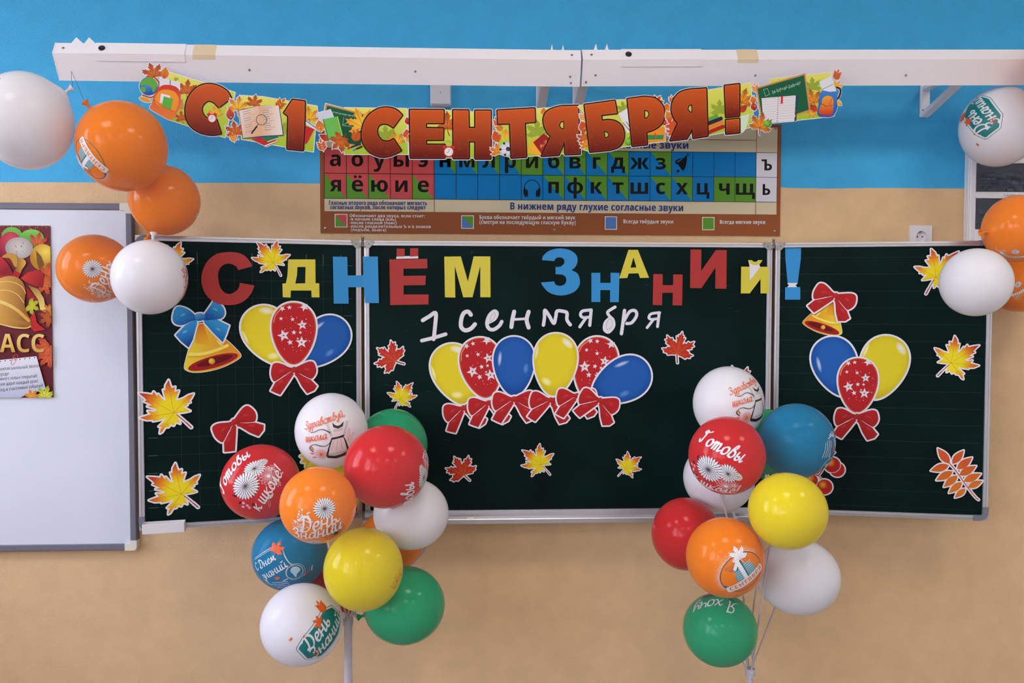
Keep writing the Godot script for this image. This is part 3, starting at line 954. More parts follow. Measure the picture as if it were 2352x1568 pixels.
func alphabet_chart() -> void:
	var t := thing("alphabet_chart", "Russian letter and sound chart with red, blue and green squares above the chalkboard", "chart", FR["K"])
	var q := P([-0.9115,0.5307,0.7979,0.5315,0.7966,0.9455])
	var x0: float = q[0].x; var x1: float = q[1].x; var y0: float = (q[0].y + q[1].y) / 2; var y1: float = q[2].y
	part("panel", bar(V(x1 - x0, y1 - y0, 0.006), 0.0008), M.paper, t, T((x0 + x1) / 2, (y0 + y1) / 2, -0.005))
	var a := Art.new(); a.keep = false
	var brown := K(150, 82, 44); var cream := K(216, 200, 166); var red := K(198, 78, 80); var green := K(92, 148, 46); var blue := K(0, 122, 190)
	var black := K(16, 14, 18); var navy := K(38, 56, 132); var white := K(222, 216, 224); var pale := K(232, 220, 214)
	a.one(rect(x0, y0, x1, y1), brown)
	var gx := P([-0.8961,0.6977,0.7832,0.7044])
	var gy := P([0.7078,0.8404,0.7089,0.7491,0.7100,0.6575,0.7106,0.6114])
	var left := gx[0].x; var step := (gx[1].x - gx[0].x) / 21.0
	var r0 := gy[0].y; var r1 := gy[1].y; var r2 := gy[2].y; var r3 := gy[3].y
	var top := y1 - 0.011
	a.one(rect(left, r3, left + step * 21, top), cream)
	for k in 21:
		for row in 2:
			var ch := ("аоуыэнмлрйбвгджз!   Ъ" if row == 0 else "яёюие    ?пфктшсхцчщЬ")[k]
			var how := ("rrrrrssssgssssbsbbbbw" if row == 0 else "tttrtbbbbbssssbssbggw")[k]
			var cx := left + k * step; var cy := r0 if row == 0 else r1; var by := r1 if row == 0 else r2
			var ground: Color = {"r": red, "t": red, "s": blue, "b": blue, "g": green, "w": white}[how]
			a.one(rect(cx, by, cx + step, cy), ground)
			if how == "s": a.one(P([cx, cy, cx + step, cy, cx + step, by]), green)
			if how == "t": a.one(P([cx, cy, cx + step, by, cx, by]), green)
			a.n -= 0
			var mx := cx + step * 0.5
			if ch == "!":
				var m := Vector2(mx - 0.003, (cy + by) / 2 + 0.001)
				var bell := Geo.smooth(P([-0.022, 0.012, -0.012, 0.018, 0.004, 0.024, 0.018, 0.031, 0.021, 0.027, 0.020, 0.010, 0.017, -0.008, 0.010, -0.022, 0.004, -0.024, -0.002, -0.016, -0.012, -0.004, -0.022, 0.002]), true, 4)
				var o := PackedVector2Array()
				for p in bell: o.append(p + m)
				a.one(o, black)
				a.one(Geo.disc(m + Vector2(-0.012, -0.0265), 0.006, 0.0045, 0.5), black)
				a.ring(Geo.disc(m + Vector2(0.0245, 0.0335), 0.0042), 0.0024, black)
				a.stroke(Geo.smooth(P([m.x - 0.015, m.y + 0.008, m.x - 0.006, m.y + 0.012, m.x + 0.003, m.y + 0.021, m.x + 0.012, m.y + 0.027]), false, 4), 0.0035, blue)
			elif ch == "?":
				var m := Vector2(mx, (cy + by) / 2 - 0.004)
				var arc := PackedVector2Array()
				for i in 17: arc.append(m + Vector2(cos(PI * i / 16.0) * 0.029, sin(PI * i / 16.0) * 0.032))
				a.stroke(arc, 0.003, black)
				for s in [-1, 1]:
					a.one(Geo.disc(m + Vector2(s * 0.0255, -0.014), 0.0058, 0.0175, s * -0.12), black)
					a.one(Geo.disc(m + Vector2(s * 0.0175, -0.017), 0.0032, 0.015, s * -0.08), black)
			elif ch != " ":
				print_mid(a, ch, mx, by + 0.026, 0.042 if ch not in "ЪЬ" else 0.031, black, "bold", 1.1)
	var ln := 0.0016
	for k in 22:
		if k <= 20 or k == 21: a.line(Vector2(left + k * step, r0), Vector2(left + k * step, r2), ln, black); a.n -= 1
	a.n += 1
	for y in [r0, r1, r2]:
		a.line(Vector2(left, y), Vector2(left + step * 21, y), ln, black)
	# cream bands and captions
	for k in [5, 20]: a.line(Vector2(left + k * step, r3), Vector2(left + k * step, r2), 0.002, brown)
	a.line(Vector2(left + 5 * step, r0), Vector2(left + 5 * step, top), 0.002, brown)
	a.line(Vector2(left + 20 * step, r0), Vector2(left + 20 * step, top), 0.002, brown)
	var mid := P([0.6412,0.8864])
	a.line(Vector2(left, mid[0].y), Vector2(left + 20 * step, mid[0].y), 0.002, brown)
	var c := P([-0.8795,0.6341,-0.5224,0.6358,-0.8749,0.6181,-0.5272,0.6200])
	print_text(a, "Гласные второго ряда обозначают мягкость", c[0], c[1], 0.0118, navy)
	print_text(a, "согласных звуков, после которых следуют", c[2], c[3], 0.0118, navy)
	c = P([-0.2166,0.6222,0.4286,0.6207,0.0731,0.8511,0.4461,0.8520])
	print_text(a, "В нижнем ряду глухие согласные звуки", c[0], c[1], 0.0198, navy)
	print_text(a, "ие согласные звуки", c[2], c[3], 0.0198, navy)
	# legend
	var lg := [[-0.8591,0.6015,-0.8127,0.6019,-0.8130,0.5524,-0.8594,0.5521], [-0.3974,0.5998,-0.3508,0.6001,-0.3508,0.5503,-0.3975,0.5500], [0.1346,0.5997,0.1804,0.6000,0.1807,0.5502,0.1349,0.5499], [0.5008,0.6000,0.5475,0.6004,0.5480,0.5510,0.5013,0.5507]]
	for k in 4:
		var b := P(lg[k])
		var m := 0.0028
		var bx0 := b[0].x; var bx1 := b[1].x; var by1 := b[0].y; var by0 := b[2].y
		a.one(rect(bx0, by0, bx1, by1), pale)
		a.one(rect(bx0 + m, by0 + m, bx1 - m, by1 - m), [red, green, K(86, 122, 182), green][k])
		if k == 0: a.one(P([bx0 + m, by1 - m, bx1 - m, by0 + m, bx0 + m, by0 + m]), green)
		if k == 1: a.one(P([bx0 + m, by1 - m, bx1 - m, by0 + m, bx0 + m, by0 + m]), K(86, 122, 182))
	c = P([-0.8048,0.5903,-0.5309,0.5908,-0.8049,0.5779,-0.6365,0.5780,-0.8050,0.5648,-0.6340,0.5649,-0.8050,0.5517,-0.5090,0.5522,-0.8004,0.5393,-0.6720,0.5387])
	for k in 5:
		print_text(a, ["Обозначают два звука, если стоят:", "-в начале слова (ель)", "-после гласной (пояс)", "-после разделительных Ъ и Ь знаков", "(подъём, вьюга)"][k], c[k * 2], c[k * 2 + 1], 0.0082, pale)
	c = P([-0.3298,0.5863,0.0249,0.5874,-0.3298,0.5687,0.0257,0.5689])
	print_text(a, "Буква обозначает твёрдый и мягкий звук", c[0], c[1], 0.0108, pale)
	print_text(a, "(смотри на последующую гласную букву)", c[2], c[3], 0.0108, pale)
	c = P([0.2046,0.5745,0.3915,0.5750,0.5678,0.5750,0.7399,0.5754])
	print_text(a, "Всегда твёрдые звуки", c[0], c[1], 0.0108, pale)
	print_text(a, "Всегда мягкие звуки", c[2], c[3], 0.0108, pale)
	part("printed_chart", ink(a, -0.002), M.laminate, t)
	for p in P([-0.8925,0.5499,-0.0527,0.5500, 0.7790,0.5497, 0.7758,0.9311]):
		part("screw", turned([[0.005, 0.0], [0.005, 0.001], [0.003, 0.0022], [0.0, 0.0024]], 14), M.screw, t, Transform3D(Basis(Vector3.RIGHT, PI / 2), V(p.x, p.y, -0.0015)))

# ------------------------------------------------------------------ printed plants and so on
const MAPLE := [0,1, .05,.86,.12,.83,.10,.73,.2,.76,.15,.62,.13,.47,.24,.55,.30,.52,.36,.64,.44,.60,.62,.70,.56,.55,.66,.50,.54,.43,.58,.36,.42,.30,.34,.25,.48,.22,.52,.14,.70,.10,.58,.02,.60,-.04,.44,-.05,.40,-.12,.22,-.06,.08,-.04,.02,0]

func maple_ring() -> PackedVector2Array:
	var h := P(MAPLE)
	var o := h.duplicate()
	for i in range(h.size() - 1, 0, -1): o.append(Vector2(-h[i].x, h[i].y))
	return o

func maple(art: Art, base: Vector2, tip: Vector2, inner: Color, outer: Color, stem := true, veins := true) -> void:
	var t := carry(Vector2.ZERO, Vector2(0, 1), base, tip)
	var s := (tip - base).length()
	if stem: art.stroke(t * PackedVector2Array([Vector2(0, 0.05), Vector2(0.03, -0.18), Vector2(0.1, -0.36)]), s * 0.045, outer)
	art.one(t * maple_ring(), rad(t * Vector2(0, 0.2), s * 0.1, s * 0.8, inner, outer), s * 0.3)
	if veins:
		var k := art.keep
		art.keep = false
		for e in [Vector2(0, .9), Vector2(.5, .6), Vector2(-.5, .6), Vector2(.55, .08), Vector2(-.55, .08)]:
			art.line(t * Vector2(0, .02), t * e, s * 0.022, outer.lerp(K(60, 20, 10), 0.35))
		art.keep = k

func sprig(art: Art, base: Vector2, tip: Vector2, col: Color, pairs := 3) -> void:
	var t := carry(Vector2.ZERO, Vector2(0, 1), base, tip)
	var s := (tip - base).length()
	art.stroke(t * P([0, 0, 0, .8]), s * 0.03, col.lerp(K(70, 20, 10), 0.4))
	art.one(t * Geo.blade(Vector2(0, .7), Vector2(0, 1.05), 0.16), col)
	for i in pairs:
		var y := 0.12 + 0.58 * i / pairs
		for sx in [-1, 1]: art.one(t * Geo.blade(Vector2(0, y), Vector2(sx * 0.36, y + 0.3), 0.17), col)

func leaf(art: Art, base: Vector2, tip: Vector2, w: float, c0: Color, c1: Color) -> void:
	art.one(Geo.blade(base, tip, w), lin(base, tip, c0, c1), 0.01)
	var k := art.keep
	art.keep = false
	art.line(base, base.lerp(tip, 0.9), w * 0.05, c0.lerp(K(60, 20, 10), 0.4))
	art.keep = k

func star(art: Art, at: Vector2, r: float, turn: float, col: Color) -> void:
	var p := PackedVector2Array()
	for i in 10: p.append(at + Vector2(0, r if i % 2 == 0 else r * 0.42).rotated(turn + TAU * i / 10))
	art.one(p, col)

# ------------------------------------------------------------------ poster
func poster() -> void:
	var t := thing("poster", "autumn poster with golden bell, balloons and verse, taped to the whiteboard", "poster", FR["B"])
	var q := P([-1.8601,0.5495,-1.8658,-0.0658])
	var x1 := (q[0].x + q[1].x) / 2; var y1 := q[0].y; var y0 := q[1].y; var x0 := x1 - 0.43
	part("sheet", bar(V(x1 - x0, y1 - y0, 0.0006), 0.0001), M.paper, t, T((x0 + x1) / 2, (y0 + y1) / 2, -0.0015 + 0.0002))
	var a := Art.new(); a.keep = false
	a.one(rect(x0, y0, x1, y1), lin(Vector2(0, y1), Vector2(0, y0), K(116, 44, 52), K(92, 20, 30)), 0.05)
	var rng := RandomNumberGenerator.new()
	rng.seed = 9
	var gold := K(214, 160, 58); var gold2 := K(240, 208, 116); var gold3 := K(150, 96, 34)
	for i in 90: a.one(Geo.disc(Vector2(rng.randf_range(x0, x1), y1 - 0.002 - 0.03 * rng.randf() * rng.randf()), rng.randf_range(0.0005, 0.0014), -1, 0, 6), gold2)
	var f := P([-1.9955,0.5105,-2.0003,0.4711,-1.9268,0.5026,-1.9720,0.4691,-1.8894,0.4363,-1.9046,0.4944,-1.9369,0.5025,-2.0313,0.4398,-1.9003,0.3947,-1.9439,0.3446,-2.0426,0.2777])
	var px := 0.00043
	a.one(Geo.disc(f[0], 85 * px, 78 * px), lin(f[0] + Vector2(0, .03), f[0] - Vector2(0, .03), K(120, 190, 80), K(58, 130, 52)))
	a.one(Geo.disc(f[2], 100 * px, 78 * px), lin(f[2] + Vector2(0, .03), f[2] - Vector2(0, .03), K(130, 200, 90), K(50, 120, 46)))
	a.one(Geo.disc(f[1], 100 * px, 130 * px), rad(f[1] + Vector2(0, .03), 0.0, 0.06, K(214, 70, 90), K(140, 24, 48)))
	maple(a, P([-1.9089,0.4799])[0], P([-1.8979,0.5285])[0], K(214, 110, 60), K(176, 52, 40))
	a.one(Geo.disc(f[4], 105 * px, 110 * px), rad(f[4] + Vector2(0.01, .02), 0.0, 0.05, K(250, 220, 90), K(190, 130, 30)))
	a.one(Geo.disc(f[3], 112 * px, 90 * px), rad(f[3], 0.01, 0.05, K(206, 196, 190), K(160, 150, 150)))
	for i in 40: a.one(Geo.disc(f[3] + Vector2(rng.randf_range(-70, 70), rng.randf_range(-70, 60)) * px, rng.randf_range(1.5, 4) * px, -1, 0, 6), gold2 if rng.randf() < 0.7 else K(70, 50, 40))
	a.one(P([-1.9133,0.4611,-1.8954,0.4405,-1.8858,0.4114,-1.9024,0.3905,-1.9100,0.4196]), K(120, 84, 34))
	for p in [[-1.8784,0.3698,-1.8619,0.3823], [-1.8951,0.3447,-1.8713,0.3114]]:
		maple(a, P(p)[0], P(p)[1] + Vector2(0.03, 0.02), K(214, 110, 50), K(180, 60, 36))
	# left part of the sheet, beyond the edge of the photograph
	var fl := P([-2.1112,0.4808,-2.1726,0.4391,-2.2278,0.4884,-2.2659,0.4014])
	for i in 4:
		a.one(Geo.disc(fl[i], 110 * px, 125 * px), rad(fl[i] + Vector2(0, 0.02), 0.0, 0.06, [K(240, 200, 80), K(206, 60, 80), K(120, 190, 80), K(240, 190, 70)][i], [K(190, 130, 30), K(140, 24, 48), K(58, 130, 52), K(180, 110, 30)][i]))
	var ml := P([-2.1618,0.3770,-2.1750,0.3272,-2.2116,0.3105,-2.2526,0.2772,-2.1764,0.2607,-2.2136,0.2191,-2.2624,0.2024,-2.2956,0.1567,-2.1499,0.1776,-2.1791,0.1359,-2.2399,0.1275,-2.2731,0.0859])
	for i in range(0, 12, 2): maple(a, ml[i], ml[i + 1], [K(214, 110, 60), K(220, 190, 50)][(i / 2) % 2], [K(176, 52, 40), K(190, 110, 40)][(i / 2) % 2], false)
	a.one(P([-1.9962,0.3693,-2.0243,0.3817,-2.0888,0.3939,-2.1336,0.3771,-2.1269,0.3107,-2.0902,0.3275,-2.0167,0.3568]), K(176, 34, 42))
	# ribbon bow and handle
	a.one(Geo.smooth(P([-2.0314,0.4356,-2.0108,0.4503,-1.9826,0.4442,-1.9751,0.4110,-1.9875,0.4026,-2.0031,0.4316]), true, 4), K(196, 146, 60))
	a.one(Geo.smooth(P([-2.0634,0.4521,-2.0155,0.4191,-1.9928,0.3777,-1.9929,0.3714,-2.0164,0.3726,-2.0648,0.3815]), true, 4), lin(f[7], f[7] + Vector2(0.03, -0.04), K(196, 50, 54), K(140, 22, 34)))
	a.one(P([-1.9680,0.3611,-1.9432,0.3820,-1.9065,0.3926,-1.8844,0.3781,-1.8922,0.3281,-1.9197,0.3342,-1.9479,0.3487]), lin(P([-1.9597,0.3695])[0], P([-1.8994,0.3364])[0], K(206, 52, 48), K(150, 22, 34)))
	a.one(Geo.smooth(P([-1.9768,0.4297,-1.9625,0.4339,-1.9474,0.4174,-1.9634,0.3903,-1.9676,0.3799,-1.9857,0.3881,-1.9793,0.4068]), true, 4), lin(P([-1.9832,0.4110])[0], P([-1.9475,0.4111])[0], gold3, K(228, 170, 80)))
	a.one(P([-1.9898,0.3881,-1.9656,0.3799,-1.9761,0.3611,-1.9962,0.3693]), K(176, 30, 40))
	# ribbon tails and leaves right of the bell
	a.one(P([-1.9502,0.3362,-1.9084,0.2863,-1.9130,0.2613,-1.9449,0.2946]), K(150, 26, 36))
	a.one(P([-1.9440,0.3383,-1.9077,0.3239,-1.8880,0.2905,-1.8807,0.2446,-1.9010,0.2488,-1.9084,0.2863]), lin(P([-1.9400,0.3363])[0], P([-1.8846,0.2530])[0], gold3, gold2))
	a.one(P([-1.9382,0.2195,-1.9214,0.2446,-1.9140,0.2028,-1.8839,0.1777,-1.9228,0.1714,-1.9367,0.1861]), K(190, 34, 40))
	for p in [[[-1.9413,0.2675,-1.9030,0.2488], 0], [[-1.8643,0.2488,-1.8970,0.2446], 1], [[-1.8647,0.2238,-1.9059,0.2028], 2], [[-1.8706,0.1233,-1.9124,0.0688], 3], [[-1.8753,0.0897,-1.8681,0.0352], 3]]:
		var e := P(p[0])
		maple(a, e[0], e[1], [K(210, 200, 50), K(220, 150, 50), K(190, 100, 40), K(216, 100, 54)][p[1]], [K(150, 170, 40), K(190, 100, 40), K(160, 60, 30), K(176, 54, 40)][p[1]], false)
	# the bell
	var bl := Geo.smooth(P([-2.0777,0.3441,-2.0409,0.3609,-2.0084,0.3693,-1.9801,0.3652,-1.9581,0.3445,-1.9507,0.3112,-1.9554,0.2779,-1.9499,0.2445,-1.9342,0.2111,-1.9338,0.1923,-1.9470,0.1819,-1.9836,0.1818,-2.0200,0.1902,-2.0764,0.2110,-2.1203,0.2401,-2.1379,0.2691,-2.1335,0.2858,-2.1152,0.2900,-2.0946,0.3108]), true, 4)
	a.one(bl, lin(P([-2.0667,0.2859])[0], P([-1.9494,0.2695])[0], K(226, 172, 84), K(150, 92, 36)), 0.01)
	for e in [[[-2.0575,0.3442,-2.0168,0.3506,-1.9845,0.3444,-1.9605,0.3279,-1.9507,0.3071], 5.0], [[-2.0581,0.3151,-2.0175,0.3194,-1.9812,0.3049,-1.9566,0.2745], 5.0]]:
		a.stroke(Geo.smooth(P(e[0]), false, 5), e[1] * px, gold2)
	a.stroke(Geo.smooth(P([-2.1193,0.2858,-2.0668,0.2839,-2.0225,0.2715,-1.9823,0.2486,-1.9424,0.2111]), false, 5), 26 * px, lin(P([-2.0586,0.2860])[0], P([-1.9424,0.2111])[0], gold2, gold))
	a.stroke(Geo.smooth(P([-2.1320,0.2608,-2.0678,0.2360,-2.0194,0.2194,-1.9791,0.2069,-1.9378,0.1965]), false, 5), 30 * px, lin(P([-2.0597,0.2318])[0], P([-1.9378,0.1965])[0], gold, gold3))
	a.stroke(Geo.smooth(P([-2.1243,0.2400,-2.0683,0.2076,-2.0200,0.1922,-1.9835,0.1852,-1.9510,0.1839,-1.9354,0.1902]), false, 5), 8 * px, gold2)
	# heading and verse
	var c := P([-2.0442,0.0982,-1.8891,0.0973])
	print_text(a, "АСС", c[0] + Vector2(0.0015, -0.0015), c[1] + Vector2(0.0015, -0.0015), 0.0495, K(80, 40, 20))
	print_text(a, "АСС", c[0], c[1], 0.0495, lin(Vector2(0, c[0].y + 0.07), Vector2(0, c[0].y), K(238, 206, 120), K(206, 158, 70)))
	a.one(P([-2.2092,0.0524,-1.9171,0.0831,-1.8866,-0.0362,-1.9514,-0.0529,-1.9762,-0.0654,-2.2118,-0.0646]), lin(P([-2.0060,0.0773])[0], P([-2.0088,-0.0653])[0], K(226, 222, 230), K(180, 184, 206)), 0.02)
	for i in 8: a.one(Geo.disc(P([-2.0436,0.0648,-1.9237,0.0780])[0].lerp(P([-2.0436,0.0648,-1.9237,0.0780])[1], i / 7.0), 5 * px, -1, 0, 10), K(60, 14, 22))
	a.stroke(Geo.smooth(P([-2.0063,0.0605,-1.9956,0.0857,-1.9834,0.0877,-1.9857,0.0731,-1.9983,0.0542,-2.0064,0.0564,-1.9978,0.0773,-1.9897,0.0794]), false, 4), 4 * px, K(206, 90, 96))
	var verse := ["анятия школьный звонок,", "ереди", "много новых открытий!", "ния дарит каждый урок!", "бед и счастливых событий!"]
	c = P([-2.0467,0.0313,-1.9039,0.0445,-2.0471,0.0128,-2.0153,0.0161,-2.0458,-0.0039,-1.9152,0.0075,-2.0478,-0.0232,-1.9131,-0.0109,-2.0482,-0.0433,-1.8946,-0.0270])
	for k in 5: print_text(a, verse[k], c[k * 2], c[k * 2 + 1], 0.0088, K(66, 48, 60), "regular")
	maple(a, P([-1.8904,-0.0678])[0], P([-1.8773,-0.0194])[0], K(226, 214, 60), K(120, 160, 50), false)
	maple(a, P([-1.9333,-0.0676])[0], P([-1.9450,-0.0340])[0], K(232, 160, 50), K(206, 110, 40), false)
	part("printed_picture", ink(clip(a, x0, x1, y0, y1), -0.0008), M.print, t)

# keeps what lies inside the sheet
func clip(a: Art, x0: float, x1: float, y0: float, y1: float) -> Art:
	var o := Art.new()
	var box := rect(x0 * 1000, y0 * 1000, x1 * 1000, y1 * 1000)
	for i in range(0, a.v.size(), 3):
		o.n = a.z[i]
		var inside := true
		for k in 3:
			var p := a.v[i + k]
			if p.x < x0 or p.x > x1 or p.y < y0 or p.y > y1: inside = false
		if inside:
			o.tri(a.v[i], a.v[i + 1], a.v[i + 2], a.c[i], a.c[i + 1], a.c[i + 2])
		else:
			var tr := PackedVector2Array([a.v[i] * 1000, a.v[i + 2] * 1000, a.v[i + 1] * 1000])
			for g in Geometry2D.intersect_polygons(tr, box):
				for k in range(1, g.size() - 1):
					o.tri(g[0] * 0.001, g[k] * 0.001, g[k + 1] * 0.001, a.c[i], a.c[i], a.c[i])
	return o

# ------------------------------------------------------------------ garland
var card_level := 0

func banner_letter(rings: Array) -> Array:
	var a := Art.new(); a.keep = false
	var lo := 1e9; var hi := -1e9
	for p in rings[0]:
		lo = minf(lo, p.y); hi = maxf(hi, p.y)
	var g := lin(Vector2(0, hi), Vector2(0, lo), K(208, 88, 28), K(96, 6, 8))
	var e := lin(Vector2(0, hi), Vector2(0, lo), K(214, 104, 46), K(124, 30, 24))
	var outer := Geo.grow([rings[0]], 0.0042)
	var holes := []
	for k in range(1, rings.size()): holes.append(rings[k])
	var edge: Array = [outer[0][0]]
	for h in holes:
		var s := Geo.grow([h], -0.0034)
		if s.size(): edge.append(s[0][0])
	a.fill(edge, K(46, 10, 12))
	a.fill([rings[0]] + holes, e, 0.03)
	var inner := Geo.grow([rings[0]], -0.0028)
	var big := []
	for h in holes: big.append(Geo.grow([h], 0.0028)[0][0])
	for r in inner: a.fill([r[0]] + big.filter(func(h): return Geometry2D.is_point_in_polygon(h[0], r[0])), g, 0.02)
	# fine doodles all over the letter
	var rng := RandomNumberGenerator.new()
	rng.seed = int(absf(rings[0][0].x) * 10000)
	var n := 0
	while n < 34:
		var p := Vector2(rng.randf_range(-0.08, 0.08) + rings[0][0].x, rng.randf_range(lo, lerpf(lo, hi, 0.8)))
		n += 1
		var ok := false
		for r in inner:
			if Geometry2D.is_point_in_polygon(p, r[0]): ok = true
		for h in holes:
			if Geometry2D.is_point_in_polygon(p, Geo.grow([h], 0.006)[0][0]): ok = false
		if not ok: continue
		var c: Color = g.call(p)
		c = c.lerp(K(226, 120, 60), 0.22)
		var s := rng.randf_range(0.0025, 0.0045)
		if n % 3 == 0: a.ring(Geo.disc(p, s * 0.7, -1, 0, 8), 0.0006, c)
		elif n % 3 == 1: a.stroke(PackedVector2Array([p + Vector2(-s, 0), p + Vector2(-s * .3, s), p + Vector2(s * .3, -s * .4), p + Vector2(s, s * .6)]), 0.0006, c)
		else: a.ring(PackedVector2Array([p + Vector2(-s, -s * .6), p + Vector2(s, -s * .5), p + Vector2(s * .9, s * .7), p + Vector2(-s * .9, s * .6)]), 0.0006, c)
		a.n -= 1
	a.n += 1
	return [a, edge[0]]

func banner_card(g: Node3D, back: Art, chars: Array, front: Art, rivets: Array) -> void:
	var z := card_level * 0.0012
	card_level += 1
	var o := holder("banner_card", g, T(0, 0, z))
	var solids := back.solid.duplicate()
	var arts := []
	for r in chars:
		var l := banner_letter(r)
		arts.append(l[0]); solids.append(l[1])
	solids.append_array(front.solid)
	part("card", slab(Geo.grow(solids, 0.0022), -0.0006, 0.0), M.paper, o)
	part("printed_picture", ink(back, 0.0), M.laminate, o)
	var zl := back.n * STEP
	for a in arts:
		part("letter", ink(a, zl), M.laminate, o, Transform3D.IDENTITY, "orange red letter with dark outline")
	if front.n: part("printed_ornament", ink(front, zl + 0.0012), M.laminate, o)
	for p in rivets: part("rivet", turned([[0.0032, 0.0], [0.003, 0.0008], [0.0016, 0.0012], [0.0014, 0.0008], [0.0, 0.0008]], 14), M.screw, o, Transform3D(Basis(Vector3.RIGHT, PI / 2), V(p.x, p.y, zl + 0.0002)))

func ground(a: Art, p: PackedVector2Array) -> void:
	var lo := 1e9; var hi := -1e9
	for q in p:
		lo = minf(lo, q.y); hi = maxf(hi, q.y)
	a.one(p, lin(Vector2(0, hi), Vector2(0, lo), K(232, 222, 104), K(160, 192, 40)), 0.03)

func book(a: Art, p: PackedVector2Array, c: Color, page := true) -> void:
	a.one(p, c)
	if page:
		var k := a.keep
		a.keep = false
		a.one(PackedVector2Array([p[3].lerp(p[0], 0.04), p[2].lerp(p[1], 0.04), p[2].lerp(p[1], 0.14), p[3].lerp(p[0], 0.14)]), K(232, 226, 214))
		a.keep = k

func apple(a: Art, at: Vector2, r: float) -> void:
	a.one(Geo.disc(at, r, r * 0.96), rad(at + Vector2(-r * .3, r * .3), 0.0, r * 1.2, K(150, 206, 76), K(66, 136, 34)))
	a.stroke(PackedVector2Array([at + Vector2(0, r * .75), at + Vector2(r * .2, r * 1.3)]), r * 0.14, K(70, 44, 20))

func clock(a: Art, at: Vector2, r: float) -> void:
	for s in [-1, 1]: a.one(Geo.disc(at + Vector2(s * r * 0.72, r * 0.9), r * 0.42, r * 0.3, s * -0.6), K(206, 40, 50))
	for s in [-1, 1]: a.stroke(PackedVector2Array([at + Vector2(s * r * .6, -r * .8), at + Vector2(s * r * .8, -r * 1.15)]), r * .14, K(120, 30, 40))
	a.one(Geo.disc(at, r), K(196, 36, 48))
	a.one(Geo.disc(at, r * 0.8), K(236, 230, 232))
	for i in 12: a.line(at + Vector2(0, r * .62).rotated(TAU * i / 12), at + Vector2(0, r * .72).rotated(TAU * i / 12), r * .07, K(50, 40, 50))
	a.line(at, at + Vector2(r * .1, r * .55), r * .08, K(40, 30, 40))
	a.line(at, at + Vector2(-r * .4, -r * .2), r * .08, K(40, 30, 40))

func shade_leaf(a: Art, base: Vector2, tip: Vector2) -> void:
	var k := a.keep
	a.keep = false
	maple(a, base, tip, K(150, 168, 54), K(150, 168, 54), false, false)
	a.keep = k

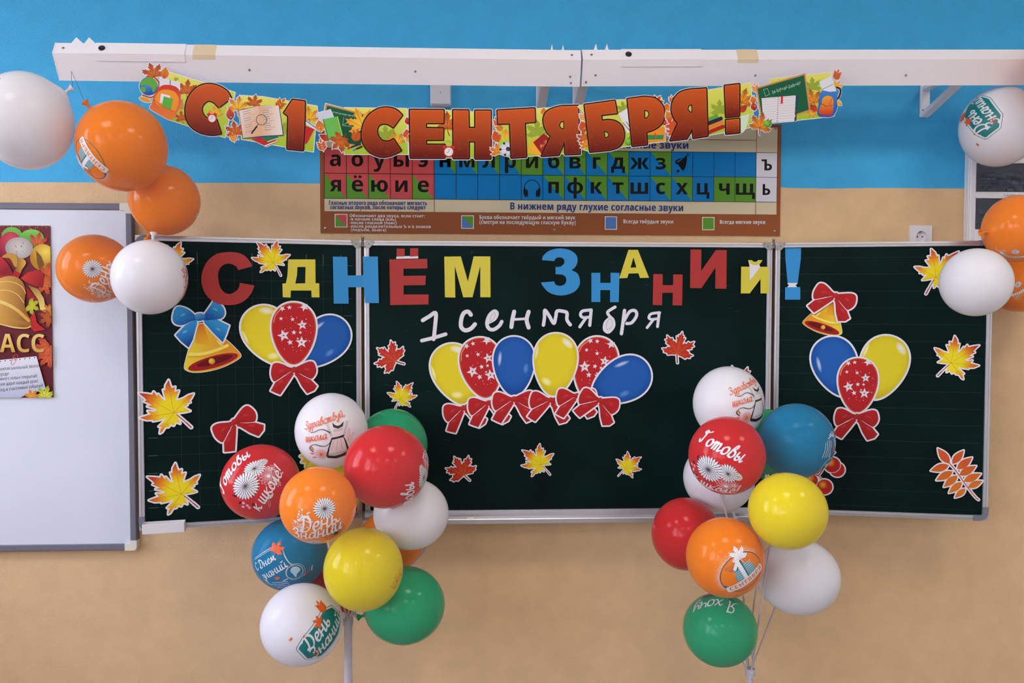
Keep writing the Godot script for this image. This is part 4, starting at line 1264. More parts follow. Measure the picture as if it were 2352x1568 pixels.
func garland() -> void:
	var g := thing("banner_garland", "cardboard letter garland reading C 1 СЕНТЯБРЯ! with autumn pictures, hung from the lamps", "garland", FR["G"])
	var or0 := K(236, 150, 44); var or1 := K(206, 90, 26); var br0 := K(214, 110, 40); var br1 := K(150, 58, 24); var rd0 := K(214, 70, 40); var rd1 := K(150, 30, 28); var ye0 := K(244, 196, 60); var ye1 := K(226, 140, 36)

	# card: globe, satchel, С
	var a := Art.new(); var f := Art.new()
	ground(a, P([-1.3284,1.0107,-1.1201,0.9495,-1.1534,0.8053,-1.3356,0.8616]))
	var q := P([-1.3740,0.9953,-1.3908,1.0425,-1.3444,0.9886,-1.3376,1.0275,-1.3657,0.9601,-1.3906,0.9351,-1.3042,0.9857,-1.3111,0.9962,-1.2732,0.9438,-1.2673,0.9916,-1.2883,0.8587,-1.2931,0.8905,-1.1916,0.8599,-1.1876,0.9025,-1.2552,0.9759,-1.2393,0.9867])
	maple(a, q[0], q[1], br0, br1); leaf(a, q[2], q[3], 0.026, or1, ye1)
	shade_leaf(a, q[6], q[7]); maple(a, q[8], q[9], br0, br1); maple(a, q[10], q[11], br0, br1)
	q = P([-1.3926,0.9650,-1.3636,0.9654,-1.4047,0.9225])
	var gr := q[0].distance_to(q[1])
	a.stroke(Geo.smooth(P([-1.3740,0.9935,-1.3603,0.9778,-1.3641,0.9496,-1.3836,0.9299,-1.4115,0.9366]), false, 4), 0.005, K(176, 84, 36))
	a.one(Geo.disc(q[2], 0.018, 0.007, -0.3), K(226, 158, 56))
	a.one(Geo.disc(q[0], gr), rad(q[0] + Vector2(-.006, .008), 0.0, gr * 1.1, K(70, 150, 214), K(24, 84, 164)))
	var kp := a.keep
	a.keep = false
	a.one(Geo.smooth(P([-1.4108,0.9841,-1.3932,0.9932,-1.3741,0.9882,-1.3656,0.9707,-1.3711,0.9530,-1.3799,0.9458,-1.3832,0.9599,-1.3971,0.9685,-1.4075,0.9701,-1.4163,0.9664,-1.4196,0.9770]), true, 4), K(96, 168, 60))
	a.one(Geo.smooth(P([-1.4163,0.9629,-1.4042,0.9613,-1.4026,0.9490,-1.4114,0.9454,-1.4175,0.9541]), true, 4), K(96, 168, 60))
	a.keep = kp
	a.one(P([-1.3566,0.9927,-1.2927,0.9795,-1.2942,0.9470,-1.3595,0.9567]), K(224, 220, 232))
	a.stroke(P([-1.3241,0.9854,-1.3267,0.9501]), 0.0022, K(60, 56, 70))
	a.one(P([-1.3068,0.9186,-1.2857,0.9260,-1.2826,0.8942,-1.3071,0.8938]), K(206, 130, 84))
	a.one(Geo.smooth(P([-1.3839,0.9105,-1.3712,0.9459,-1.3481,0.9692,-1.3097,0.9662,-1.2931,0.9453,-1.2947,0.9046,-1.3109,0.8690,-1.3286,0.8600,-1.3599,0.8755,-1.3894,0.8945]), true, 4), lin(P([-1.3448,0.9604])[0], P([-1.3530,0.8685])[0], K(206, 54, 34), K(236, 130, 60)))
	a.keep = false
	a.one(Geo.smooth(P([-1.3734,0.9142,-1.3660,0.9425,-1.3448,0.9551,-1.3134,0.9503,-1.2989,0.9293,-1.3017,0.9045,-1.3142,0.8867,-1.3456,0.8969]), true, 4), K(240, 150, 44))
	a.one(P([-1.3537,0.9427,-1.3248,0.9360,-1.3315,0.9041,-1.3587,0.9144]), K(230, 228, 236))
	a.one(P([-1.3451,0.9340,-1.3155,0.9255,-1.3240,0.8901,-1.3525,0.9021]), K(96, 176, 60))
	a.stroke(P([-1.3802,0.9246,-1.3491,0.9004,-1.3160,0.8867]), 0.0016, K(186, 40, 30))
	a.keep = true
	var ch := [[Geo.smooth(P([-1.1326,0.9316,-1.1447,0.9527,-1.1692,0.9683,-1.1973,0.9749,-1.2255,0.9710,-1.2502,0.9547,-1.2699,0.9262,-1.2773,0.8907,-1.2725,0.8589,-1.2552,0.8343,-1.2272,0.8187,-1.1921,0.8131,-1.1656,0.8176]), false, 4)]]
	ch[0][0].append_array(Geo.smooth(P([-1.1792,0.8601,-1.1986,0.8598,-1.2178,0.8720,-1.2264,0.8914,-1.2209,0.9092,-1.2049,0.9218,-1.1874,0.9167,-1.1717,0.9010]), false, 4))
	f.keep = false
	q = P([-1.1808,0.8742,-1.1893,0.9060,-1.1933,0.8652,-1.1788,0.8654])
	maple(f, q[0], q[1], ye0, ye1, false); clock(f, q[2], q[2].distance_to(q[3]))
	banner_card(g, a, ch, f, [])

	# card: book, lens, 1
	a = Art.new(); f = Art.new()
	ground(a, P([-1.0990,0.9392,-1.0319,0.9366,-0.8582,0.9087,-0.8716,0.7622,-1.1004,0.8006]))
	q = P([-1.1119,0.8929,-1.1043,0.9409,-1.0605,0.9078,-1.0531,0.9451,-1.1334,0.8607,-1.1383,0.8996,-1.1180,0.8146,-1.1263,0.8607,-1.1235,0.7897,-1.1302,0.8216,-0.9897,0.8981,-0.9611,0.9305,-0.8834,0.8638,-0.8866,0.9101,-0.9617,0.8593,-0.9655,0.8200])
	maple(a, q[0], q[1], ye0, or1); maple(a, q[2], q[3], br0, br1); leaf(a, q[4], q[5], 0.026, rd1, K(226, 90, 50)); maple(a, q[6], q[7], br0, br1); sprig(a, q[8], q[9], or0); sprig(a, q[10], q[11], or1); maple(a, q[12], q[13], ye0, or1); shade_leaf(a, q[15], q[14])
	book(a, P([-1.0703,0.8010,-1.0242,0.8104,-0.9817,0.7949,-1.0209,0.7773]), K(190, 36, 34)); book(a, P([-1.0402,0.8084,-0.9940,0.8179,-0.9781,0.8056,-1.0155,0.7909]), K(40, 120, 70))
	a.one(P([-1.1094,0.8929,-1.0463,0.9080,-0.9790,0.9089,-0.9649,0.8122,-1.0313,0.8068,-1.0962,0.8007]), K(58, 70, 120))
	a.one(P([-1.1073,0.8912,-1.0463,0.9073,-1.0330,0.8114,-1.0951,0.8035]), lin(P([-1.1066,0.8930])[0], P([-1.0362,0.8583])[0], K(232, 216, 206), K(226, 176, 140)), 0.01)
	a.one(P([-1.0463,0.9073,-0.9808,0.9089,-0.9684,0.8157,-1.0330,0.8114]), lin(P([-1.0432,0.8582])[0], P([-0.9794,0.8590])[0], K(224, 170, 132), K(234, 218, 208)), 0.01)
	a.keep = false
	var l0 := P([-1.0967,0.8931,-1.0552,0.9036,-1.0861,0.8150,-1.0471,0.8262,-1.0340,0.8982,-0.9968,0.9044,-1.0259,0.8229,-0.9868,0.8269])
	for i in 11:
		var u := i / 11.0
		var c0 := l0[0].lerp(l0[2], u); var c1 := l0[1].lerp(l0[3], u)
		a.line(c0, c0.lerp(c1, 0.6 if i % 3 else 0.95), 0.0018 if i % 3 else 0.001, K(150, 146, 156) if i % 3 else K(226, 140, 70))
		c0 = l0[4].lerp(l0[6], u); c1 = l0[5].lerp(l0[7], u)
		a.line(c0, c0.lerp(c1, 0.55 if i % 3 else 0.9), 0.0018 if i % 3 else 0.001, K(140, 138, 150) if i % 3 else K(120, 150, 190))
	a.ring(Geo.disc(P([-1.0361,0.8626])[0], 0.0165), 0.0022, K(96, 90, 92))
	a.stroke(P([-1.0469,0.8475,-1.0505,0.8421]), 0.0022, K(96, 90, 92))
	a.stroke(P([-1.0512,0.8411,-1.0677,0.8195]), 0.005, K(40, 38, 44))
	a.keep = true
	a.one(P([-0.8976,0.8672,-0.8639,0.8444,-0.8658,0.8337,-0.8995,0.8529]), K(226, 224, 234)); a.stroke(P([-0.8969,0.8637,-0.8650,0.8405]), 0.003, K(60, 110, 180))
	book(a, P([-0.9013,0.8475,-0.8676,0.8348,-0.8929,0.7870,-0.9035,0.7922]), K(196, 34, 40), false)
	ch = [[P([-0.9363,0.9280,-0.8972,0.9235,-0.8984,0.8636,-0.9044,0.7665,-0.9539,0.7709,-0.9502,0.8754,-0.9639,0.8859])]]
	banner_card(g, a, ch, f, [P([-1.1326,0.8695])[0]])

	# card: slate, notebook, С
	a = Art.new(); f = Art.new()
	a.one(P([-0.8303,0.9173,-0.7036,0.8851,-0.7131,0.7775,-0.7704,0.7858,-0.8340,0.8976]), K(202, 140, 84))
	ground(a, P([-0.7697,0.9046,-0.5689,0.9047,-0.5657,0.7576,-0.7716,0.7554]))
	a.one(P([-0.8296,0.9166,-0.7036,0.8851,-0.7131,0.7775,-0.7739,0.7876,-0.7917,0.8035,-0.8333,0.8976]), K(202, 140, 84))
	a.one(P([-0.8257,0.9109,-0.7090,0.8814,-0.7184,0.7835,-0.7739,0.7930,-0.7917,0.8089,-0.8287,0.8977]), lin(P([-0.8090,0.8998])[0], P([-0.7381,0.7934])[0], K(24, 96, 62), K(10, 70, 46)))
	a.keep = false
	q = P([-0.8091,0.8883,-0.7377,0.8750,-0.7765,0.8484,-0.7727,0.8745,-0.7468,0.8434,-0.7754,0.8484,-0.7610,0.8568,-0.7396,0.8585])
	print_text(a, "а³+b³=(а+b)(а²-аb+b²)", q[0], q[1], 0.0036, K(206, 226, 214), "regular")
	a.line(q[2], q[3], 0.0008, K(206, 226, 214)); a.line(q[2], q[4], 0.0008, K(206, 226, 214)); a.stroke(PackedVector2Array([q[5], q[6], q[7]]), 0.0008, K(206, 226, 214))
	a.keep = true
	q = P([-0.7092,0.8403,-0.7357,0.9061,-0.6982,0.8833,-0.8452,0.8261,-0.8538,0.8635,-0.7381,0.7934,-0.7307,0.8293,-0.7811,0.7785,-0.7934,0.8178,-0.8384,0.7636,-0.8436,0.7993,-0.8168,0.7996,-0.8524,0.8171,-0.7271,0.8365,-0.7202,0.7971,-0.8205,0.7781,-0.8489,0.8028])
	maple(a, q[0], q[1], ye0, ye1); leaf(a, q[3], q[4], 0.03, or0, or1); sprig(a, q[5], q[13], or1, 4); leaf(a, q[11], q[12], 0.02, rd0, rd1); sprig(a, q[9], q[16], or1)
	a.one(P([-0.8597,0.8848,-0.8144,0.9004,-0.8028,0.8731,-0.8449,0.8593]), K(206, 210, 226))
	a.one(P([-0.8396,0.8665,-0.7913,0.8771,-0.7756,0.8144,-0.8221,0.7978]), K(110, 186, 84)); a.stroke(P([-0.8385,0.8658,-0.8218,0.7988]), 0.0032, K(70, 120, 50)); a.stroke(P([-0.7927,0.8757,-0.7774,0.8151]), 0.0018, K(206, 216, 60))
	maple(a, P([-0.7756,0.8055])[0], P([-0.8116,0.7710])[0], br0, br1); maple(a, P([-0.7846,0.8036])[0], P([-0.7812,0.7624])[0], br0, br1, false)
	a.stroke(P([-0.7518,0.7767,-0.7281,0.7856]), 0.0055, K(34, 34, 40)); a.stroke(P([-0.7590,0.7731,-0.7518,0.7767]), 0.0055, K(196, 50, 60)); a.stroke(P([-0.7364,0.7712,-0.7145,0.7800]), 0.0055, K(34, 34, 40)); a.stroke(P([-0.7425,0.7682,-0.7353,0.7719]), 0.0055, K(60, 140, 200))
	ch = [[Geo.smooth(P([-0.5840,0.8830,-0.6013,0.8989,-0.6264,0.9068,-0.6551,0.9047,-0.6839,0.8889,-0.7055,0.8618,-0.7150,0.8223,-0.7094,0.7901,-0.6916,0.7652,-0.6665,0.7518,-0.6414,0.7485,-0.6125,0.7560,-0.5880,0.7692]), false, 4)]]
	ch[0][0].append_array(Geo.smooth(P([-0.6124,0.8056,-0.6268,0.7982,-0.6484,0.7998,-0.6619,0.8157,-0.6655,0.8300,-0.6600,0.8480,-0.6445,0.8554,-0.6266,0.8520,-0.6133,0.8432]), false, 4))
	shade_leaf(a, P([-0.6340,0.8053])[0], P([-0.6410,0.8518])[0])
	maple(a, P([-0.6016,0.7913])[0], P([-0.6123,0.8325])[0], ye0, or1, false)
	banner_card(g, a, ch, f, [P([-0.8490,0.8386])[0]])

	# card: Е Н
	a = Art.new(); f = Art.new()
	ground(a, P([-0.5581,0.8977,-0.4480,0.9002,-0.2947,0.8940,-0.2975,0.7478,-0.5585,0.7469]))
	q = P([-0.5636,0.8528,-0.5697,0.8771,-0.5655,0.8061,-0.5709,0.8384,-0.5638,0.7935,-0.5673,0.8205,-0.4373,0.8400,-0.4390,0.9004,-0.4445,0.8579,-0.4499,0.8866])
	leaf(a, q[0], q[1], 0.02, rd1, rd0); leaf(a, q[2], q[3], 0.028, or1, rd0); sprig(a, q[4], q[5], or0); maple(a, q[6], q[7], br0, br1)
	ch = [[P([-0.5592,0.9006,-0.4495,0.9013,-0.4503,0.8592,-0.5070,0.8585,-0.5070,0.8427,-0.4506,0.8420,-0.4514,0.8053,-0.5071,0.8039,-0.5071,0.7888,-0.4464,0.7891,-0.4464,0.7469,-0.5571,0.7458])], [P([-0.4184,0.9013,-0.3688,0.9013,-0.3677,0.8444,-0.3463,0.8447,-0.3463,0.9009,-0.2958,0.9015,-0.2964,0.7456,-0.3463,0.7451,-0.3463,0.8014,-0.3677,0.8012,-0.3677,0.7460,-0.4174,0.7455])]]
	q = P([-0.4330,0.7662,-0.4156,0.7664,-0.4500,0.7966,-0.4373,0.8022,-0.4228,0.7969])
	f.stroke(Geo.smooth(PackedVector2Array([q[2], q[3], q[4]]), false, 5), 0.0014, K(150, 150, 150))
	clock(f, q[0], q[0].distance_to(q[1]))
	banner_card(g, a, ch, f, [P([-0.5630,0.8223])[0]])

	# card: ball, Т Я
	a = Art.new(); f = Art.new()
	ground(a, P([-0.2431,0.8993,-0.0586,0.9169,-0.0525,0.7656,-0.2282,0.7500,-0.2720,0.7625,-0.2739,0.8600]))
	q = P([-0.2721,0.8492,-0.2812,0.8797,-0.2575,0.8349,-0.2794,0.8599,-0.2702,0.7987,-0.2848,0.8364,-0.2502,0.8098,-0.2466,0.8423,-0.2702,0.7625,-0.2793,0.7986,-0.1226,0.8872,-0.1227,0.9125,-0.1425,0.8219,-0.1445,0.8761])
	sprig(a, q[0], q[1], or1); sprig(a, q[2], q[3], br0); leaf(a, q[4], q[5], 0.03, or1, rd0); leaf(a, q[6], q[7], 0.026, ye0, ye1); maple(a, q[8], q[9], or0, or1, false); leaf(a, q[10], q[11], 0.02, or0, or1); shade_leaf(a, q[12], q[13])
	a.one(P([-0.1608,0.8144,-0.1480,0.8109,-0.1259,0.7605,-0.1332,0.7550,-0.1771,0.7672]), K(236, 172, 44)); a.one(P([-0.1224,0.8293,-0.1022,0.8133,-0.1295,0.7622,-0.1571,0.8000]), K(156, 24, 30)); a.stroke(P([-0.1582,0.7982,-0.1303,0.7612]), 0.003, K(226, 180, 60))
	a.keep = false
	q = P([-0.1314,0.7803,-0.1077,0.8005])
	print_text(a, "A-Z", q[0], q[1], 0.0075, K(226, 150, 70), "bold")
	a.keep = true
	ch = [[P([-0.2740,0.9018,-0.1526,0.9103,-0.1507,0.8666,-0.1847,0.8636,-0.1797,0.7527,-0.2282,0.7492,-0.2332,0.8605,-0.2721,0.8589])], [Geo.smooth(P([-0.0641,0.9188,-0.0897,0.9123,-0.1109,0.9012,-0.1219,0.8837,-0.1225,0.8620,-0.1133,0.8368,-0.0986,0.8207]), false, 4), P([-0.0548,0.8719,-0.0547,0.8430,-0.0657,0.8446,-0.0731,0.8554,-0.0676,0.8681])]]
	var ya: PackedVector2Array = ch[1][0]
	ya.append_array(P([-0.1288,0.7559,-0.0727,0.7601,-0.0534,0.8067,-0.0507,0.7621,-0.0029,0.7645,-0.0099,0.9206]))
	ch[1][0] = ya
	q = P([-0.2447,0.7773,-0.2221,0.7775,-0.2392,0.7773])
	a.one(Geo.disc(q[0], q[0].distance_to(q[1])), rad(q[0], 0.0, 0.028, K(230, 232, 240), K(186, 190, 206)))
	a.keep = false
	var br := q[0].distance_to(q[1])
	for i in 6:
		var m := q[2] if i == 0 else q[0] + Vector2(0, br * 0.86).rotated(0.4 + TAU * i / 5.0)
		a.one(Geo.disc(m, br * (0.36 if i == 0 else 0.2), -1, 0.3, 5), K(28, 30, 38))
		if i: a.line(q[2], m, br * 0.04, K(90, 94, 104))
	a.keep = true
	banner_card(g, a, ch, f, [P([-0.2703,0.8240])[0]])

	# card: apple, satchel, Б Р
	a = Art.new(); f = Art.new()
	ground(a, P([-0.0091,0.9178,-0.0018,0.9215,0.1232,0.9406,0.2672,0.9498,0.2803,0.8087,0.0320,0.7732,0.0136,0.7766,0.0075,0.8999]))
	q = P([0.0076,0.8709,0.0038,0.9016,0.0133,0.8347,0.0021,0.8708,0.0134,0.8093,0.0041,0.8419,0.0191,0.7876,0.0097,0.8165,0.2489,0.9321,0.2635,0.9577,0.2825,0.9035,0.2859,0.9326,0.2828,0.8598,0.2938,0.8818,0.1455,0.9053,0.1342,0.9396])
	sprig(a, q[0], q[1], or0); leaf(a, q[2], q[3], 0.03, or1, rd0); maple(a, q[4], q[5], br0, br1, false); maple(a, q[6], q[7], or0, or1, false); maple(a, q[8], q[9], or1, rd0); leaf(a, q[10], q[11], 0.026, or0, or1); maple(a, q[12], q[13], rd0, rd1); shade_leaf(a, q[14], q[15])
	a.one(P([0.1242,0.8971,0.1547,0.9156,0.1637,0.8365,0.1527,0.8342]), K(226, 224, 230)); a.stroke(P([0.1391,0.8671,0.1626,0.8401]), 0.0026, K(180, 40, 50)); a.stroke(P([0.1495,0.8709,0.1625,0.8510]), 0.0022, K(60, 140, 80))
	a.one(Geo.grow([P([0.2200,0.8372,0.2755,0.8542,0.2777,0.8105,0.2221,0.8063])], 0.002)[0][0], K(234, 140, 40)); a.one(P([0.2193,0.8281,0.2749,0.8287,0.2728,0.8141,0.2220,0.8125]), K(40, 140, 70)); a.stroke(P([0.2471,0.8321,0.2472,0.8211]), 0.005, K(206, 60, 60))
	ch = [[P([0.0118,0.9238,0.1114,0.9386,0.1190,0.8977,0.0664,0.8916,0.0691,0.8724])], [P([0.1534,0.9446])]]
	var be: PackedVector2Array = ch[0][0]
	be.append_array(Geo.smooth(P([0.0867,0.8755,0.1125,0.8722,0.1329,0.8580,0.1423,0.8363,0.1406,0.8108,0.1260,0.7888,0.0984,0.7783]), false, 4))
	be.append_array(P([0.0309,0.7710]))
	ch[0] = [be, P([0.0751,0.8391,0.0888,0.8374,0.0951,0.8266,0.0889,0.8175,0.0778,0.8155])]
	var er: PackedVector2Array = ch[1][0]
	er.append_array(Geo.smooth(P([0.2080,0.9526,0.2450,0.9477,0.2697,0.9251,0.2762,0.8961,0.2679,0.8669,0.2458,0.8484,0.2163,0.8371]), false, 4))
	er.append_array(P([0.2195,0.7971,0.1711,0.7918]))
	ch[1] = [er, P([0.2083,0.9098,0.2213,0.9081,0.2277,0.8973,0.2215,0.8845,0.2104,0.8800])]
	q = P([0.1591,0.8055,0.1721,0.8057])
	apple(a, q[0], q[0].distance_to(q[1]))
	banner_card(g, a, ch, f, [P([0.0121,0.8463])[0]])

	# card: pencils, Я !
	a = Art.new(); f = Art.new()
	ground(a, P([0.3621,0.9628,0.4178,0.9763,0.5630,1.0032,0.5779,0.8598,0.4230,0.8294,0.3522,0.8315]))
	q = P([0.3011,0.9328,0.2991,0.9582,0.2998,0.8746,0.2828,0.9071,0.3111,0.8565,0.2849,0.8817,0.3057,0.8346,0.2925,0.8599,0.4633,0.9022,0.4591,0.9496,0.5339,0.9360,0.5501,0.9873,0.5268,0.9067,0.5520,0.9289])
	sprig(a, q[0], q[1], or1); leaf(a, q[2], q[3], 0.026, or1, or0); maple(a, q[4], q[5], or1, rd0, false); maple(a, q[6], q[7], or1, rd0, false); shade_leaf(a, q[8], q[9]); maple(a, q[10], q[11], or0, br1); leaf(a, q[12], q[13], 0.022, rd0, rd1)
	a.one(P([0.5307,0.8939,0.5613,0.9016,0.5528,0.8595,0.5388,0.8417,0.5276,0.8409]), K(206, 222, 196))
	for e in [[[0.4188,0.8779,0.4504,0.8918], K(96, 160, 50)], [[0.4208,0.8670,0.4654,0.8847], K(40, 38, 66)], [[0.4228,0.8542,0.4681,0.8712], K(226, 130, 40)], [[0.4229,0.8378,0.4731,0.8585], K(176, 26, 30)]]:
		a.stroke(P(e[0]), 0.0125, e[1])
	ya = Geo.smooth(P([0.3620,0.9784,0.3323,0.9707,0.3128,0.9541,0.3019,0.9321,0.3002,0.9074,0.3090,0.8838,0.3221,0.8683]), false, 4)
	ya.append_array(P([0.2966,0.8108,0.3516,0.8176,0.3706,0.8529,0.3735,0.8197,0.4212,0.8275,0.4151,0.9828]))
	ch = [[ya, P([0.3688,0.9308,0.3701,0.9017,0.3590,0.9045,0.3525,0.9153,0.3569,0.9263])], [P([0.4769,0.9921,0.5257,0.9983,0.5262,0.8946,0.4821,0.8897])], [P([0.4819,0.8798,0.5270,0.8848,0.5279,0.8398,0.4835,0.8349])]]
	banner_card(g, a, ch, f, [P([0.2945,0.8884])[0]])

	# card: green slate, open notebook, rucksack
	a = Art.new(); f = Art.new()
	ground(a, P([0.6284,1.0158,0.8331,1.0409,0.8467,0.8980,0.6397,0.8723,0.6355,0.9081]))
	q = P([0.5859,0.9696,0.5743,1.0023,0.5770,0.9366,0.5673,0.9584,0.5791,0.9110,0.5713,0.9402,0.5983,0.8783,0.5717,0.9109,0.5874,0.8526,0.5758,0.8817,0.7736,0.9832,0.7692,1.0271,0.7780,0.9393,0.7622,0.9867,0.7897,0.9138,0.7555,0.9317,0.7747,0.9099,0.7599,0.8914,0.8486,1.0136,0.8593,1.0504,0.8527,0.9917,0.8637,1.0138,0.8534,0.9477,0.8726,0.9333])
	sprig(a, q[0], q[1], or0); leaf(a, q[2], q[3], 0.022, or1, or0); leaf(a, q[4], q[5], 0.022, rd1, rd0); shade_leaf(a, q[10], q[11]); maple(a, q[12], q[13], or0, br1); leaf(a, q[14], q[15], 0.024, rd0, rd1); maple(a, q[16], q[17], ye0, or1); sprig(a, q[18], q[19], or1, 4); maple(a, q[20], q[21], ye0, or0, false); leaf(a, q[22], q[23], 0.014, ye0, ye1)
	a.one(P([0.5808,0.9870,0.7464,1.0370,0.7671,0.9135,0.7165,0.8963,0.6002,0.8784]), K(206, 140, 84))
	a.one(P([0.5865,0.9835,0.7428,1.0303,0.7606,0.9171,0.7145,0.9011,0.6039,0.8839]), K(16, 92, 62))
	a.keep = false
	q = P([0.6377,0.9681,0.7327,1.0002,0.6064,0.9808,0.6194,0.9847,0.6279,0.9665,0.6142,0.9590])
	print_text(a, "(а-b)²=а²-2аb+b²", q[0], q[1], 0.0075, K(196, 222, 206), "regular")
	a.ring(PackedVector2Array([q[2], q[3], q[4], q[5]]), 0.0009, K(196, 222, 206))
	a.keep = true
	a.one(P([0.7174,0.9634,0.7219,0.9635,0.7186,0.8799,0.7118,0.8783]), K(40, 50, 90))
	a.one(P([0.6004,0.9526,0.7155,0.9634,0.7118,0.8798,0.6078,0.8711]), K(226, 220, 226))
	a.keep = false
	q = P([0.6030,0.9479,0.6491,0.9522,0.6096,0.8748,0.6490,0.8771,0.6604,0.9531,0.7107,0.9582,0.6577,0.8773,0.7091,0.8812])
	for i in 9:
		a.line(q[0].lerp(q[2], i / 9.0), q[1].lerp(q[3], i / 9.0), 0.0006, K(150, 144, 152))
		a.line(q[4].lerp(q[6], i / 9.0), q[5].lerp(q[7], i / 9.0), 0.0006, K(150, 144, 152))
	for i in 14: a.one(Geo.disc(P([0.6562,0.9552,0.6536,0.8746])[0].lerp(P([0.6562,0.9552,0.6536,0.8746])[1], i / 13.0), 0.0026, 0.001, 0, 8), K(50, 44, 54))
	a.one(P([0.6656,0.9590,0.6723,0.9598,0.6719,0.9335,0.6681,0.9371,0.6644,0.9326]), K(206, 36, 44))
	for i in 5: a.line(P([0.7153,0.9494,0.7133,0.8835])[0].lerp(P([0.7153,0.9494,0.7133,0.8835])[1], i / 4.0), P([0.7153,0.9494,0.7133,0.8835])[0].lerp(P([0.7153,0.9494,0.7133,0.8835])[1], i / 4.0 + 0.12), 0.0028, [K(60, 150, 206), K(60, 160, 90), K(214, 90, 50), K(226, 200, 50), K(190, 50, 130)][i])
	a.keep = true
	a.stroke(Geo.smooth(P([0.8527,0.9917,0.8661,0.9846,0.8626,0.9625,0.8515,0.9477,0.8537,0.9293,0.8483,0.9109]), false, 4), 0.006, K(34, 40, 58))
	a.one(Geo.smooth(P([0.7964,0.9689,0.8113,0.9838,0.8377,0.9860,0.8530,0.9770,0.8553,0.9477,0.8521,0.9146,0.8391,0.8961,0.8127,0.8939,0.7899,0.9009,0.7931,0.9395]), true, 4), lin(P([0.8189,0.9839])[0], P([0.8202,0.8958])[0], K(60, 130, 206), K(30, 80, 170)))
	a.one(P([0.7928,1.0084,0.8332,1.0295,0.8522,0.9788,0.8284,0.9767,0.8045,0.9818]), K(224, 226, 234))
	a.keep = false
	a.stroke(P([0.8030,0.9836,0.8412,1.0018]), 0.0014, K(60, 60, 76))
	a.one(Geo.smooth(P([0.8026,0.9360,0.8061,0.9544,0.8229,0.9638,0.8401,0.9567,0.8430,0.9365,0.8390,0.9034,0.8164,0.8995,0.7955,0.9047,0.7971,0.9249]), true, 4), lin(P([0.8192,0.9619])[0], P([0.8201,0.9013])[0], K(240, 160, 50), K(206, 50, 30)))
	a.stroke(Geo.smooth(P([0.8018,0.9367,0.8197,0.9289,0.8385,0.9328]), false, 4), 0.0016, K(60, 24, 30)); a.stroke(P([0.8265,0.9308,0.8382,0.9548]), 0.0045, K(226, 100, 60))
	a.keep = true
	q = P([0.6209,0.8691,0.6337,0.8693])
	maple(a, P([0.5949,0.8527])[0], P([0.6073,0.9077])[0], or0, br1); apple(a, q[0], q[0].distance_to(q[1]))
	banner_card(g, a, [], f, [P([0.5775,0.9256])[0]])

# ------------------------------------------------------------------ paper letters on the chalkboard
func middle(p: PackedVector2Array) -> Vector2:
	var r := Rect2(p[0], Vector2.ZERO)
	for q in p: r = r.expand(q)
	return r.get_center()

func moved(p: PackedVector2Array, d: Vector2) -> PackedVector2Array:
	return Transform2D(0, d) * p

# parts: [name, [outer, hole ...], material]
func paper_thing(called: String, label: String, category: String, plane: String, z: float, parts: Array, group := "") -> Node3D:
	var m := middle(parts[0][1][0])
	var t := thing(called, label, category, FR[plane] * T(m.x, m.y, z), group)
	var k := 0
	for p in parts:
		var rings := []
		for r in p[1]: rings.append(moved(r, -m))
		part(p[0], slab([rings], 0.0002 * k, 0.0002 * k + 0.0005), p[2], t)
		k += 1
	return t

